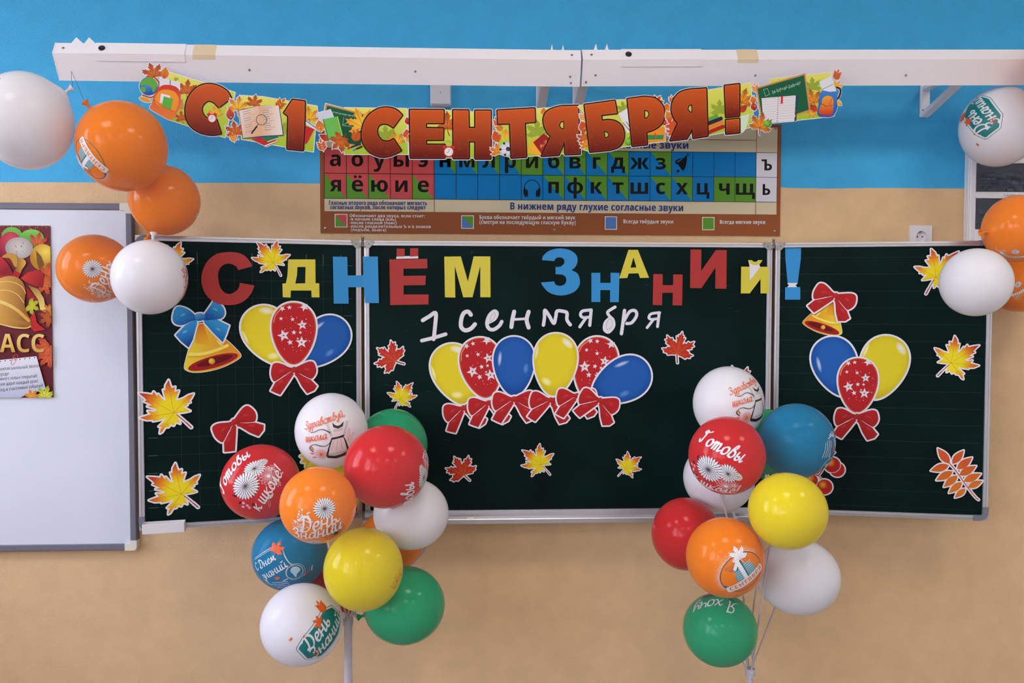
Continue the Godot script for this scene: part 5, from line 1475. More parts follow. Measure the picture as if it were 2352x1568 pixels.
func board_letters() -> void:
	var red := mat(172, 38, 36, 0.55); var blue := mat(34, 138, 204, 0.5); var yellow := mat(214, 198, 58, 0.55)
	var gr := "paper letters of the upper line"
	var c := Geo.smooth(P([-0.3734,0.4010,-0.3824,0.4201,-0.4006,0.4390,-0.4261,0.4480,-0.4552,0.4486,-0.4842,0.4430,-0.5095,0.4273,-0.5277,0.4023,-0.5381,0.3718,-0.5391,0.3414,-0.5305,0.3111,-0.5128,0.2865,-0.4860,0.2714,-0.4570,0.2665,-0.4242,0.2697,-0.3984,0.2833,-0.3780,0.3066,-0.3666,0.3348]), false, 4)
	c.append_array(Geo.smooth(P([-0.4143,0.3436,-0.4200,0.3235,-0.4347,0.3100,-0.4512,0.3049,-0.4674,0.3116,-0.4799,0.3306,-0.4851,0.3573,-0.4841,0.3802,-0.4756,0.3975,-0.4592,0.4080,-0.4429,0.4083,-0.4266,0.4002,-0.4194,0.3869]), false, 4))
	paper_thing("paper_letter", "large red paper letter С at the top of the left wing", "letter", "L", 0.0042, [["sheet", [c], red]], gr)
	paper_thing("paper_letter", "yellow paper letter Д on the left wing", "letter", "L", 0.0005, [["sheet", [P([-0.2522,0.4275,-0.1599,0.4292,-0.1597,0.3448,-0.1471,0.3449,-0.1466,0.2953,-0.1735,0.2951,-0.1745,0.3191,-0.2447,0.3185,-0.2457,0.2939,-0.2720,0.2949,-0.2728,0.3424,-0.2611,0.3437,-0.2556,0.3718]), P([-0.2214,0.4015,-0.1937,0.4020,-0.1953,0.3444,-0.2294,0.3432,-0.2232,0.3722])], yellow]], gr)
	# Н folded over the hinge: one half on each panel
	var m := P([-0.7505,0.3593])[0]
	var n := thing("paper_letter", "blue paper letter Н folded across the gap of the left hinge", "letter", T(m.x, m.y, 0), gr)
	var lh := P([-0.0995,0.4398,-0.0490,0.4400,-0.0481,0.3734,0.0053,0.3753,0.0050,0.3322,-0.0464,0.3317,-0.0452,0.2733,-0.0974,0.2731])
	part("sheet_half", slab([[lh]], 0.0068, 0.0073), blue, n, n.transform.affine_inverse() * FR["L"])
	var rh := P([-0.7505,0.3752,-0.7469,0.3752,-0.7478,0.4421,-0.6950,0.4424,-0.6917,0.2756,-0.7414,0.2755,-0.7451,0.3322,-0.7507,0.3322])
	part("sheet_half", slab([[rh]], 0.0068, 0.0073), blue, n, n.transform.affine_inverse())
	paper_thing("paper_letter", "red paper letter Ё with its two dots on a white strip", "letter", "C", 0.0005, [["sheet", [P([-0.6544,0.4322,-0.5190,0.4353,-0.5183,0.4009,-0.6044,0.3997,-0.6045,0.3738,-0.5239,0.3749,-0.5256,0.3409,-0.6038,0.3398,-0.6039,0.3066,-0.5141,0.3073,-0.5150,0.2712,-0.6518,0.2685])], red],
		["white_strip", [P([-0.6285,0.4443,-0.6306,0.4347,-0.5509,0.4367,-0.5509,0.4455])], M.paper], ["dot", [P([-0.6284,0.4714,-0.5994,0.4716,-0.6003,0.4436,-0.6285,0.4427])], red], ["dot", [P([-0.5803,0.4724,-0.5508,0.4734,-0.5509,0.4447,-0.5804,0.4429])], red]], gr)
	paper_thing("paper_letter", "yellow paper letter М on the centre panel", "letter", "C", 0.0005, [["sheet", [P([-0.4575,0.4435,-0.3979,0.4446,-0.3726,0.3546,-0.3518,0.4449,-0.2915,0.4451,-0.2906,0.2978,-0.3276,0.2977,-0.3277,0.4109,-0.3558,0.2976,-0.3891,0.2972,-0.4199,0.4105,-0.4180,0.2963,-0.4553,0.2970])], yellow]], gr)
	c = Geo.smooth(P([-0.1040,0.4328,-0.0980,0.4501,-0.0738,0.4683,-0.0374,0.4753,-0.0009,0.4687,0.0215,0.4507,0.0257,0.4286,0.0176,0.4084,0.0035,0.3974]), false, 4)
	c.append_array(Geo.smooth(P([0.0096,0.3942,0.0259,0.3842,0.0345,0.3621,0.0322,0.3398,0.0160,0.3196,-0.0124,0.3074,-0.0449,0.3053,-0.0774,0.3153,-0.0997,0.3374,-0.1070,0.3515]), false, 4))
	c.append_array(Geo.smooth(P([-0.0593,0.3557,-0.0531,0.3436,-0.0369,0.3396,-0.0207,0.3457,-0.0147,0.3619,-0.0208,0.3760,-0.0350,0.3808,-0.0541,0.3819]), false, 4))
	c.append_array(Geo.smooth(P([-0.0542,0.4081,-0.0372,0.4094,-0.0250,0.4183,-0.0222,0.4304,-0.0292,0.4404,-0.0413,0.4431,-0.0535,0.4391,-0.0595,0.4294]), false, 4))
	paper_thing("paper_letter", "large blue paper letter З on the centre panel", "letter", "C", 0.0005, [["sheet", [c], blue]], gr)
	paper_thing("paper_letter", "small blue paper letter Н below and left of the yellow А", "letter", "C", 0.0005, [["sheet", [P([0.0767,0.3873,0.1093,0.3874,0.1095,0.3510,0.1474,0.3511,0.1472,0.3879,0.1795,0.3872,0.1776,0.2810,0.1456,0.2810,0.1461,0.3248,0.1096,0.3247,0.1099,0.2814,0.0773,0.2813])], blue]], gr)
	paper_thing("paper_letter", "yellow paper letter А standing high on the centre panel", "letter", "C", 0.0014, [["sheet", [P([0.2120,0.4713,0.2467,0.4715,0.2884,0.3702,0.2552,0.3692,0.2494,0.3862,0.2134,0.3853,0.2082,0.3691,0.1788,0.3677]), P([0.2306,0.4440,0.2419,0.4076,0.2198,0.4067])], yellow]], gr)
	paper_thing("paper_letter", "red paper letter Н between the yellow А and the red И", "letter", "C", 0.0005, [["sheet", [P([0.3043,0.3836,0.3387,0.3837,0.3395,0.3432,0.3777,0.3433,0.3782,0.3827,0.4127,0.3824,0.4117,0.2694,0.3767,0.2701,0.3771,0.3157,0.3381,0.3156,0.3376,0.2701,0.3035,0.2712])], red]], gr)
	paper_thing("paper_letter", "tall red paper letter И near the right hinge", "letter", "C", 0.0005, [["sheet", [P([0.4410,0.4742,0.4814,0.4736,0.4813,0.3957,0.5350,0.4722,0.5754,0.4724,0.5758,0.3309,0.5344,0.3316,0.5344,0.4089,0.4828,0.3327,0.4407,0.3333])], red]], gr)
	paper_thing("paper_letter", "yellow paper letter Й with white paper under its curved mark", "letter", "C", 0.0068, [["sheet", [P([0.6278,0.4117,0.6597,0.4119,0.6603,0.3605,0.6991,0.4116,0.7315,0.4118,0.7323,0.3142,0.7012,0.3141,0.7005,0.3668,0.6609,0.3140,0.6277,0.3139])], yellow],
		["white_backing", [P([0.6541,0.4330,0.6657,0.4298,0.6906,0.4299,0.7029,0.4357,0.6949,0.4185,0.6991,0.4112,0.6607,0.3613,0.6593,0.4094,0.6575,0.4208])], M.paper],
		["curved_mark", [P([0.6524,0.4358,0.6677,0.4359,0.6740,0.4290,0.6823,0.4278,0.6905,0.4360,0.7071,0.4361,0.6989,0.4238,0.6907,0.4185,0.6804,0.4168,0.6700,0.4184,0.6608,0.4249])], yellow]], gr)
	paper_thing("paper_letter", "blue paper exclamation mark at the top of the right wing", "letter", "R", 0.0005, [["bar", [P([0.0358,0.4800,0.0914,0.4802,0.0912,0.4397,0.0814,0.3516,0.0461,0.3517,0.0371,0.4401])], blue], ["white_joint", [P([0.0453,0.3525,0.0799,0.3524,0.0799,0.3483,0.0729,0.3443,0.0789,0.3390,0.0789,0.3361,0.0455,0.3362,0.0455,0.3391,0.0513,0.3444,0.0462,0.3484])], M.paper], ["dot", [P([0.0376,0.3371,0.0906,0.3373,0.0913,0.2913,0.0375,0.2914])], blue]], gr)

	# the second line: white cut-out handwriting with a blue contour
	var line := [
		["1", "white paper numeral 1 in the handwritten line", [[34, [-0.5355,0.2138,-0.5122,0.2279,-0.4890,0.2399,-0.4907,0.1958,-0.4964,0.1455]], [32, [-0.5388,0.1403,-0.4964,0.1507,-0.4530,0.1636]]]],
		["с", "white paper letter с, first letter after the numeral", [[36, [-0.3618,0.2341,-0.3719,0.2454,-0.3879,0.2393,-0.3968,0.2160,-0.3968,0.1898,-0.3819,0.1777,-0.3618,0.1838,-0.3469,0.1999]]]],
		["е", "white paper letter е beside the letter с", [[32, [-0.2974,0.2072,-0.2752,0.2201,-0.2672,0.2395,-0.2773,0.2467,-0.2946,0.2314,-0.3035,0.2040,-0.2966,0.1846,-0.2792,0.1806,-0.2591,0.1939,-0.2498,0.2093]]], [-0.2934,0.2080,-0.2894,0.2262,-0.2793,0.2395,-0.2732,0.2383,-0.2773,0.2221,-0.2873,0.2113]],
		["н", "white paper letter н in the handwritten line", [[36, [-0.2046,0.2456,-0.2107,0.2182,-0.2147,0.1899]], [22, [-0.2086,0.2170,-0.1561,0.2203]], [36, [-0.1521,0.2453,-0.1593,0.2162,-0.1519,0.1880]]]],
		["т", "white paper letter т shaped like a cursive m", [[30, [-0.0981,0.1969,-0.0941,0.2244,-0.0926,0.2507,-0.0771,0.2305,-0.0599,0.2034,-0.0527,0.2285,-0.0479,0.2479,-0.0244,0.2468,-0.0121,0.2407,-0.0120,0.2164,0.0002,0.1982]]]],
		["я", "white paper letter я in the middle of the handwritten line", [[26, [0.0753,0.2522,0.0448,0.2481,0.0375,0.2335,0.0490,0.2246,0.0702,0.2271]], [28, [0.0766,0.2522,0.0715,0.1963]], [26, [0.0571,0.2226,0.0349,0.1906]]], [0.0457,0.2287,0.0509,0.2400,0.0672,0.2449,0.0661,0.2307]],
		["б", "white paper letter б with its tail to the upper right", [[26, [0.1643,0.2632,0.1375,0.2453,0.1441,0.2299,0.1573,0.2161,0.1594,0.1926,0.1412,0.1715,0.1256,0.1812,0.1287,0.2068,0.1470,0.2243]]], [0.1370,0.1804,0.1320,0.1946,0.1377,0.2129,0.1482,0.2202,0.1540,0.2088,0.1525,0.1906]],
		["р", "white paper letter р with a long stem", [[30, [0.1992,0.2507,0.1941,0.2089,0.1883,0.1658]], [28, [0.1994,0.2150,0.2184,0.2463,0.2381,0.2496,0.2439,0.2325,0.2269,0.2069,0.2073,0.2028]]], [0.2055,0.2150,0.2144,0.2333,0.2308,0.2422,0.2369,0.2394,0.2309,0.2231,0.2166,0.2089]],
		["я", "white paper letter я at the end of the handwritten line", [[24, [0.3292,0.2428,0.2984,0.2387,0.2891,0.2253,0.2986,0.2188,0.3220,0.2212]], [26, [0.3272,0.2428,0.3214,0.1919]], [24, [0.3048,0.2163,0.2828,0.1878]]], [0.2965,0.2232,0.3026,0.2326,0.3190,0.2367,0.3170,0.2233]]]
	for e in line:
		var s := Art.new(); var ctr := Art.new()
		var px := 1.0 / (3.92 * 632.0)
		for w in e[2]: ctr.stroke(Geo.smooth(P(w[1]), false, 6), w[0] * px + 0.0022, K(40, 44, 110))
		for w in e[2]: s.stroke(Geo.smooth(P(w[1]), false, 6), w[0] * px, K(222, 216, 228))
		var o := Geo.grow(ctr.solid, 0.0)
		var q := middle(o[0][0])
		var t := thing("paper_character", e[1], "letter", FR["C"] * T(q.x, q.y, 0.0005), "white cut-out characters of the handwritten line")
		var back := T(-q.x, -q.y, 0)
		part("contour", slab(o, 0.0, 0.0004), mat(44, 48, 104, 0.6), t, back, "thin blue contour")
		part("sheet", slab(Geo.grow(s.solid, 0.0), 0.0004, 0.0008), M.paper, t, back)
		if e.size() > 3:
			var d := Art.new(); d.keep = false
			d.ring(Geo.smooth(P(e[3]), true, 4), 0.0009, K(44, 48, 104))
			part("inner_contour", ink(d, 0.0008), M.print, t, back, "thin blue loop")

# ------------------------------------------------------------------ printed cut-outs
const UNIT := 0.000404
var proto := {}

func keep_proto(called: String, a: Art, border: float, named: String) -> void:
	proto[called] = [slab(Geo.grow(a.solid, border), 0.0, 0.0005), ink(a, 0.0005), named]

func mirrored(a: Art) -> Art:
	var o := Art.new()
	o.put(a, Transform2D(Vector2(-1, 0), Vector2(0, 1), Vector2.ZERO))
	return o

# a cut-out fixed to a panel: model points m0, m1 come to lie on b0, b1
func cut_out(kind: String, called: String, label: String, category: String, plane: String, b: Array, z: float, group: String, m0 := Vector2.ZERO, m1 := Vector2(0, 1)) -> Node3D:
	var q := P(b)
	var t2 := carry(m0, m1, q[0], q[1])
	var s := t2.get_scale().x
	var t := thing(called, label, category, FR[plane] * Transform3D(Basis(Vector3.BACK, t2.get_rotation()).scaled(V(s, s, s)), V(t2.origin.x, t2.origin.y, z)), group)
	part("paper", proto[kind][0], M.paper, t, Transform3D.IDENTITY, "white paper margin")
	part(proto[kind][2], proto[kind][1], M.print, t)
	return t

func autumn_leaf_art() -> Art:
	var a := Art.new()
	var ox := 405.0; var oy := 422.0
	var p := Z([346,128,360,172,372,200,400,188,393,235,432,222,412,285,410,312,470,290,512,262,555,248,538,285,520,312,530,325,498,335,505,350,468,368,500,385,530,402,490,412,430,420,412,428,430,455,448,515,412,498,395,532,370,520,352,545,325,548,300,590,282,600,288,560,300,545,272,540,320,490,330,462,285,480,225,492,228,480,170,482,118,462,165,445,205,430,180,402,230,408,262,392,235,380,175,362,212,350,185,335,150,318,168,308,150,285,105,245,165,250,215,258,225,232,258,275,262,252,300,300,328,312,318,275,302,215,320,222,322,175], ox, oy, UNIT)
	a.stroke(Z([412,430,470,480,540,548], ox, oy, UNIT), 8 * UNIT, K(168, 44, 48))
	a.stroke(Z([500,508,540,548], ox, oy, UNIT), 11 * UNIT, K(168, 44, 48))
	var f := func(q: Vector2) -> Color:
		var d := q.distance_to(Vector2(-30, 20) * UNIT) / UNIT
		var up := clampf((q.x * -0.7 + q.y * 0.7) / (240 * UNIT), 0, 1)
		var c := K(238, 218, 36).lerp(K(232, 142, 36), clampf((d - 95) / 85.0, 0, 1))
		return c.lerp(K(190, 44, 32), clampf((d - 165) / 100.0, 0, 1) * (0.45 + 0.55 * up))
	a.one(p, f, 0.009)
	a.keep = false
	for e in [[346, 150], [135, 258], [530, 262], [145, 460], [295, 580], [480, 405]]:
		var tip := Z([e[0], e[1]], ox, oy, UNIT)[0]
		a.stroke(PackedVector2Array([Vector2(-8, 2) * UNIT, tip * 0.5 + Vector2(-8, 2) * UNIT, tip]), 2.4 * UNIT, K(196, 110, 36))
		for s in [-1, 1]:
			var at := tip * 0.55
			a.line(at, at + tip.rotated(s * 0.6) * 0.18, 1.6 * UNIT, K(206, 130, 40))
	return a

func red_leaf_art() -> Art:
	var a := Art.new()
	var s := 0.082
	var ring := PackedVector2Array()
	for p in maple_ring(): ring.append(p * s)
	a.stroke(PackedVector2Array([Vector2(0, 0), Vector2(0.004, -0.016), Vector2(0.009, -0.03)]), 0.004, K(150, 34, 36))
	a.one(ring, rad(Vector2(0, 0.02), 0.0, 0.06, K(196, 66, 40), K(186, 34, 32)), 0.012)
	a.keep = false
	for e in [Vector2(0, .9), Vector2(.5, .6), Vector2(-.5, .6), Vector2(.55, .08), Vector2(-.55, .08)]:
		a.line(Vector2.ZERO, e * s, 0.0009, K(214, 120, 50))
		for k in [-1, 1]: a.line(e * s * 0.5, e * s * 0.5 + (e * s).rotated(k * 0.7) * 0.25, 0.0006, K(206, 100, 44))
	return a

func bow_art(blue := false) -> Art:
	var a := Art.new()
	var ox := 1475.0; var oy := 1248.0
	var hi := K(196, 62, 60); var lo := K(150, 24, 30); var base := K(182, 38, 40)
	var tl := [1460,1258,1310,1360,1270,1435,1310,1456,1352,1474,1420,1370,1470,1290]
	var tr := [1486,1262,1560,1310,1622,1342,1676,1400,1650,1440,1588,1466,1540,1400,1500,1320,1476,1290]
	var ll := [1475,1235,1430,1225,1380,1200,1330,1184,1290,1195,1275,1240,1272,1290,1285,1335,1305,1352,1350,1325,1400,1290,1440,1266,1475,1262]
	var rl := [1475,1235,1540,1200,1600,1175,1640,1178,1660,1210,1670,1260,1655,1305,1625,1332,1580,1315,1520,1282,1475,1264]
	if blue:
		ox = 625.0; oy = 775.0
		hi = K(110, 178, 226); lo = K(18, 62, 146); base = K(30, 124, 196)
		tl = [595,790,500,850,420,940,470,1000,530,1052,565,980,602,830]
		tr = [655,795,760,790,815,820,875,850,850,930,820,1002,740,920,665,830]
		ll = [600,778,540,718,490,692,440,685,408,720,395,800,420,842,480,850,560,812,600,800]
		rl = [650,772,700,692,725,655,742,632,800,660,830,700,835,750,800,790,700,802,650,800]
	for e in [tl, tr, ll, rl]:
		var p := Z(e, ox, oy, UNIT)
		var m := middle(p)
		if e == ll or e == rl: p = Geo.smooth(p, true, 3)
		a.one(p, lin(Vector2(m.x, m.y + 70 * UNIT), Vector2(m.x * 0.4, m.y - 75 * UNIT), base if not blue else K(52, 150, 212), lo if blue else K(168, 32, 36)), 0.008)
		a.keep = false
		a.spot(m * Vector2(1.12, 1.0) + Vector2(0, 12 * UNIT), 34 * UNIT, 14 * UNIT, 0.5 if m.x < 0 else -0.5, hi, base)
		a.keep = true
	a.keep = false
	for e in [[1470,1258,1400,1275,1350,1310], [1480,1260,1530,1275,1580,1312], [1300,1350,1380,1300,1460,1262], [1630,1336,1560,1300,1490,1262]]:
		var p := Z(e, 1475, 1248, UNIT)
		if not blue: a.stroke(Geo.smooth(p, false, 4), 3 * UNIT, lo)
	for s in [-1, 1]: a.stroke(Geo.smooth(PackedVector2Array([Vector2(s * 12, 4) * UNIT, Vector2(s * 60, 22) * UNIT, Vector2(s * 110, 18) * UNIT]), false, 4), 3 * UNIT, lo)
	a.keep = true
	a.one(Geo.disc(Vector2.ZERO, 26 * UNIT, 28 * UNIT) if not blue else Geo.smooth(Z([588,752,640,742,668,760,668,795,612,812,588,795], ox, oy, UNIT), true, 3), lin(Vector2(-10, 26) * UNIT, Vector2(10, -26) * UNIT, hi.lerp(base, 0.4), lo.lerp(base, 0.4)), 0.008)
	return a

func bell_art() -> Art:
	var a := Art.new()
	var ox := 640.0; var oy := 830.0
	var body := Z([622,838,662,835,700,862,790,930,880,1000,955,1078,982,1118,968,1146,900,1190,800,1236,680,1266,570,1272,510,1250,500,1220,512,1160,532,1080,560,980,600,880], ox, oy, UNIT)
	a.one(Geo.smooth(body, true, 3), lin(Z([560,1000], ox, oy, UNIT)[0], Z([860,1040], ox, oy, UNIT)[0], K(238, 206, 60), K(226, 148, 36)), 0.01)
	a.keep = false
	a.one(Z([622,838,660,838,720,1030,590,1010,600,900], ox, oy, UNIT), lin(Z([640,840], ox, oy, UNIT)[0], Z([650,1030], ox, oy, UNIT)[0], K(222, 122, 30), K(232, 176, 44)), 0.01)
	a.stroke(Geo.smooth(Z([545,1110,660,1105,780,1068,865,1030], ox, oy, UNIT), false, 4), 26 * UNIT, K(246, 222, 110))
	a.stroke(Geo.smooth(Z([535,1135,660,1130,790,1092,890,1048], ox, oy, UNIT), false, 4), 6 * UNIT, K(206, 150, 40))
	a.one(Geo.disc(Z([744,1180], ox, oy, UNIT)[0], 222 * UNIT, 54 * UNIT, 0.29), K(160, 30, 30))
	a.one(Geo.disc(Z([760,1168], ox, oy, UNIT)[0], 160 * UNIT, 32 * UNIT, 0.29), K(104, 18, 26))
	a.one(Geo.disc(Z([732,1174], ox, oy, UNIT)[0], 28 * UNIT), rad(Z([724,1166], ox, oy, UNIT)[0], 0, 34 * UNIT, K(246, 210, 80), K(210, 130, 30)))
	a.spot(Z([800,1010], ox, oy, UNIT)[0], 14 * UNIT, 46 * UNIT, 0.75, K(250, 232, 130), K(236, 184, 50))
	a.keep = true
	return a

# printed toy balloon, tip at the origin, top at (0, 1) of the model's 515 units
func toy_balloon_art(kind: String) -> Art:
	var a := Art.new()
	var p := PackedVector2Array()
	for i in 48:
		var t := TAU * i / 48
		var y := 0.5 - 0.5 * cos(t)
		var w := 0.365 * sin(t) * (0.72 + 0.42 * y) * (1.0 if y > 0.15 else 1.0)
		p.append(Vector2(w, y) * 515 * UNIT)
	var base: Color = {"yellow": K(228, 208, 44), "blue": K(34, 92, 172), "red": K(184, 34, 40)}[kind]
	var rim: Color = {"yellow": K(206, 180, 34), "blue": K(24, 70, 146), "red": K(200, 96, 62)}[kind]
	var m := Vector2(0, 0.56) * 515 * UNIT
	var g := func(q: Vector2) -> Color:
		var d := Vector2(q.x / 0.37, (q.y - m.y) / 0.5).length() / (515 * UNIT)
		return base.lerp(rim, clampf((d - 0.72) / 0.3, 0, 1))
	if kind == "red":
		a.one(p, rim)
		a.keep = false
		for i in 4: a.fill(Geo.grow([p], -0.0012 * (i + 1))[0], rim.lerp(base, (i + 1) / 4.0))
	else: a.one(p, g, 0.02)
	a.keep = false
	var u := 515 * UNIT
	if kind == "red":
		a.stroke(Geo.smooth(PackedVector2Array([Vector2(-.31, .68) * u, Vector2(-.28, .8) * u, Vector2(-.2, .89) * u]), false, 4), 0.014 * u, K(232, 150, 110))
		for e in [[.13, .64, .085, .1], [-.16, .47, .1, .3], [.12, .36, .1, 0], [-.06, .36, .05, .2], [0, .52, .042, 0], [.1, .52, .03, 0], [-.02, .73, .038, .1], [-.2, .74, .034, 0], [.16, .93, .075, .4], [-.07, .92, .04, .1], [-.18, .9, .05, .6], [.06, .42, .022, 0]]:
			star(a, Vector2(e[0], e[1]) * u, e[2] * u, e[3], K(226, 220, 228))
		for e in [[.13, .64, .02], [-.16, .47, .022], [.12, .36, .022]]: star(a, Vector2(e[0], e[1]) * u, e[2] * u, 0.5, base)
		var rng := RandomNumberGenerator.new()
		rng.seed = 4
		for i in 46:
			var q := Vector2(rng.randf_range(-.3, .3), rng.randf_range(.16, .95))
			if absf(q.x) < 0.33 * sin(PI * clampf(q.y, 0, 1)) * (0.72 + 0.42 * q.y):
				a.one(Geo.disc(q * u, rng.randf_range(.003, .008) * u, -1, 0, 6), K(222, 206, 210)); a.n -= 1
		a.n += 1
	elif kind == "yellow":
		a.spot(Vector2(.17, .86) * u, .12 * u, .06 * u, -0.7, K(240, 236, 224), base)
		a.spot(Vector2(-.31, .68) * u, .025 * u, .13 * u, -0.12, K(240, 234, 196), base)
		a.spot(Vector2(-.12, .22) * u, .1 * u, .06 * u, -0.5, K(244, 236, 170), base)
	else:
		a.spot(Vector2(-.24, .63) * u, .035 * u, .14 * u, -0.1, K(186, 200, 232), base)
		a.spot(Vector2(.2, .46) * u, .05 * u, .1 * u, -0.1, K(96, 140, 206), base)
	a.keep = true
	return a

func cut_outs() -> void:
	var leafa := autumn_leaf_art()
	keep_proto("leaf", leafa, 14 * UNIT, "printed_leaf")
	keep_proto("leaf_m", mirrored(leafa), 14 * UNIT, "printed_leaf")
	keep_proto("red", red_leaf_art(), 0.0042, "printed_leaf")
	keep_proto("bow", bow_art(), 15 * UNIT, "printed_bow")
	keep_proto("blue_bow", bow_art(true), 13 * UNIT, "printed_bow")
	var bell := bell_art()
	keep_proto("bell", bell, 5 * UNIT, "printed_bell")
	keep_proto("bell_m", mirrored(bell), 5 * UNIT, "printed_bell")
	for k in ["yellow", "red", "blue"]: keep_proto("toy_" + k, toy_balloon_art(k), 15 * UNIT, "printed_balloon")

	# autumn leaves: stem base and tip of the middle lobe
	var tip := Vector2(346 - 405, 422 - 128) * UNIT
	var tipm := Vector2(-tip.x, tip.y)
	var gl := "yellow and red paper maple leaves"
	cut_out("leaf", "paper_leaf", "large yellow and red paper maple leaf overlapping the left frame of the left wing", "leaf", "L", [-0.6283,-0.1021,-0.6476,0.0116], 0.0068, gl, Vector2.ZERO, tip)
	cut_out("leaf", "paper_leaf", "large yellow and red paper maple leaf above the small white chalk box", "leaf", "L", [-0.6094,-0.3833,-0.6304,-0.2740], 0.0005, gl, Vector2.ZERO, tip)
	cut_out("leaf", "paper_leaf", "small yellow and red paper maple leaf between the red С and yellow Д", "leaf", "L", [-0.2997,0.4138,-0.2873,0.4915], 0.0068, gl, Vector2.ZERO, tip)
	cut_out("leaf", "paper_leaf", "yellow and red paper maple leaf half hidden by the hanging white balloon", "leaf", "L", [-0.6236,0.3964,-0.6033,0.4779], 0.0068, gl, Vector2.ZERO, tip)
	cut_out("leaf_m", "paper_leaf", "small yellow paper maple leaf beside the left hinge, under a red one", "leaf", "C", [-0.6194,-0.0727,-0.6302,-0.0079], 0.0005, gl, Vector2.ZERO, tipm)
	cut_out("leaf", "paper_leaf", "small yellow paper maple leaf low in the middle of the centre panel", "leaf", "C", [-0.1030,-0.3145,-0.1096,-0.2375], 0.0005, gl, Vector2.ZERO, tip)
	cut_out("leaf_m", "paper_leaf", "small yellow paper maple leaf low on the centre panel, nearest the right bouquet", "leaf", "C", [0.2057,-0.3296,0.2134,-0.2684], 0.0005, gl, Vector2.ZERO, tipm)
	cut_out("leaf_m", "paper_leaf", "yellow and red paper maple leaf partly behind the white balloon on the right wing", "leaf", "R", [0.5523,0.3689,0.5372,0.4717], 0.0068, gl, Vector2.ZERO, tipm)
	cut_out("leaf_m", "paper_leaf", "large yellow and red paper maple leaf at the right edge of the right wing", "leaf", "R", [0.6095,0.0631,0.6222,0.1617], 0.0068, gl, Vector2.ZERO, tipm)
	var top := Vector2(0, 0.082)
	var gm := "red paper maple leaves"
	cut_out("red", "red_paper_leaf", "red paper maple leaf beside the left hinge of the centre panel", "leaf", "C", [-0.6330,0.0663,-0.7001,0.1136], 0.0005, gm, Vector2.ZERO, top)
	cut_out("red", "red_paper_leaf", "red paper maple leaf low on the centre panel beside the left bouquet", "leaf", "C", [-0.3865,-0.3492,-0.4228,-0.2819], 0.0005, gm, Vector2.ZERO, top)
	cut_out("red", "red_paper_leaf", "red paper maple leaf below the red letters at the right", "leaf", "C", [0.3947,0.0907,0.4134,0.1723], 0.0005, gm, Vector2.ZERO, top)
	cut_out("red", "red_paper_leaf", "red paper leaf whose tips show above the white balloon of the right bouquet", "leaf", "C", [0.6299,-0.0334,0.5996,0.0471], 0.0005, gm, Vector2.ZERO, top)

	# bells and their bows
	var bm := Vector2(744 - 640, 830 - 1180) * UNIT
	cut_out("bell", "paper_bell", "golden paper bell under the blue bow on the left wing", "bell", "L", [-0.5424,0.2041,-0.5047,0.0705], 0.0005, "paper bells", Vector2.ZERO, bm)
	cut_out("blue_bow", "paper_bow", "blue paper bow on the golden bell", "bow", "L", [-0.5458,0.2255,-0.5451,0.2861], 0.0024, "paper bows", Vector2.ZERO, Vector2(0, 0.0645))
	cut_out("bell_m", "paper_bell", "golden paper bell under a red bow on the right wing", "bell", "R", [0.2030,0.2880,0.1694,0.1885], 0.0005, "paper bells", Vector2.ZERO, Vector2(-bm.x, bm.y))

	# toy balloons: tip and top
	var tb := Vector2(0, 515 * UNIT)
	var gb := "printed paper balloons"
	for e in [["yellow", "yellow paper balloon at the left of the trio on the left wing", "L", [-0.2569,0.0608,-0.3767,0.2538], 1], ["blue", "blue paper balloon at the right of the trio on the left wing", "L", [-0.2138,0.0601,-0.0586,0.2095], 2], ["red", "red starry paper balloon in the trio on the left wing", "L", [-0.2361,0.0574,-0.2345,0.2764], 4],
		["yellow", "yellow paper balloon at the left end of the row of six", "C", [-0.3642,-0.0911,-0.4619,0.1214], 1], ["red", "red starry paper balloon, second in the row of six", "C", [-0.3025,-0.0675,-0.3421,0.1498], 2], ["blue", "blue paper balloon, third in the row of six", "C", [-0.2041,-0.0598,-0.2060,0.1546], 4], ["yellow", "yellow paper balloon, fourth in the row of six and the highest", "C", [-0.0623,-0.0603,-0.0471,0.1657], 5], ["red", "red starry paper balloon, fifth in the row of six", "C", [0.0609,-0.0671,0.1191,0.1515], 2], ["blue", "blue paper balloon lying at the right end of the row of six", "C", [0.0850,-0.0607,0.2902,0.0444], 4],
		["blue", "blue paper balloon at the left of the trio on the right wing", "R", [0.2599,-0.0602,0.1821,0.1511], 1], ["yellow", "yellow paper balloon at the right of the trio on the right wing", "R", [0.3476,-0.0683,0.4142,0.1573], 2], ["red", "red starry paper balloon in the trio on the right wing", "R", [0.2941,-0.1202,0.2985,0.0789], 4]]:
		cut_out("toy_" + e[0], "paper_balloon", e[1], "paper balloon", e[2], e[3], 0.0005 + 0.0008 * e[4], gb, Vector2.ZERO, tb)

	# red bows: knot and a point straight above it
	var up := Vector2(0, 0.1)
	var gw := "paper bows"
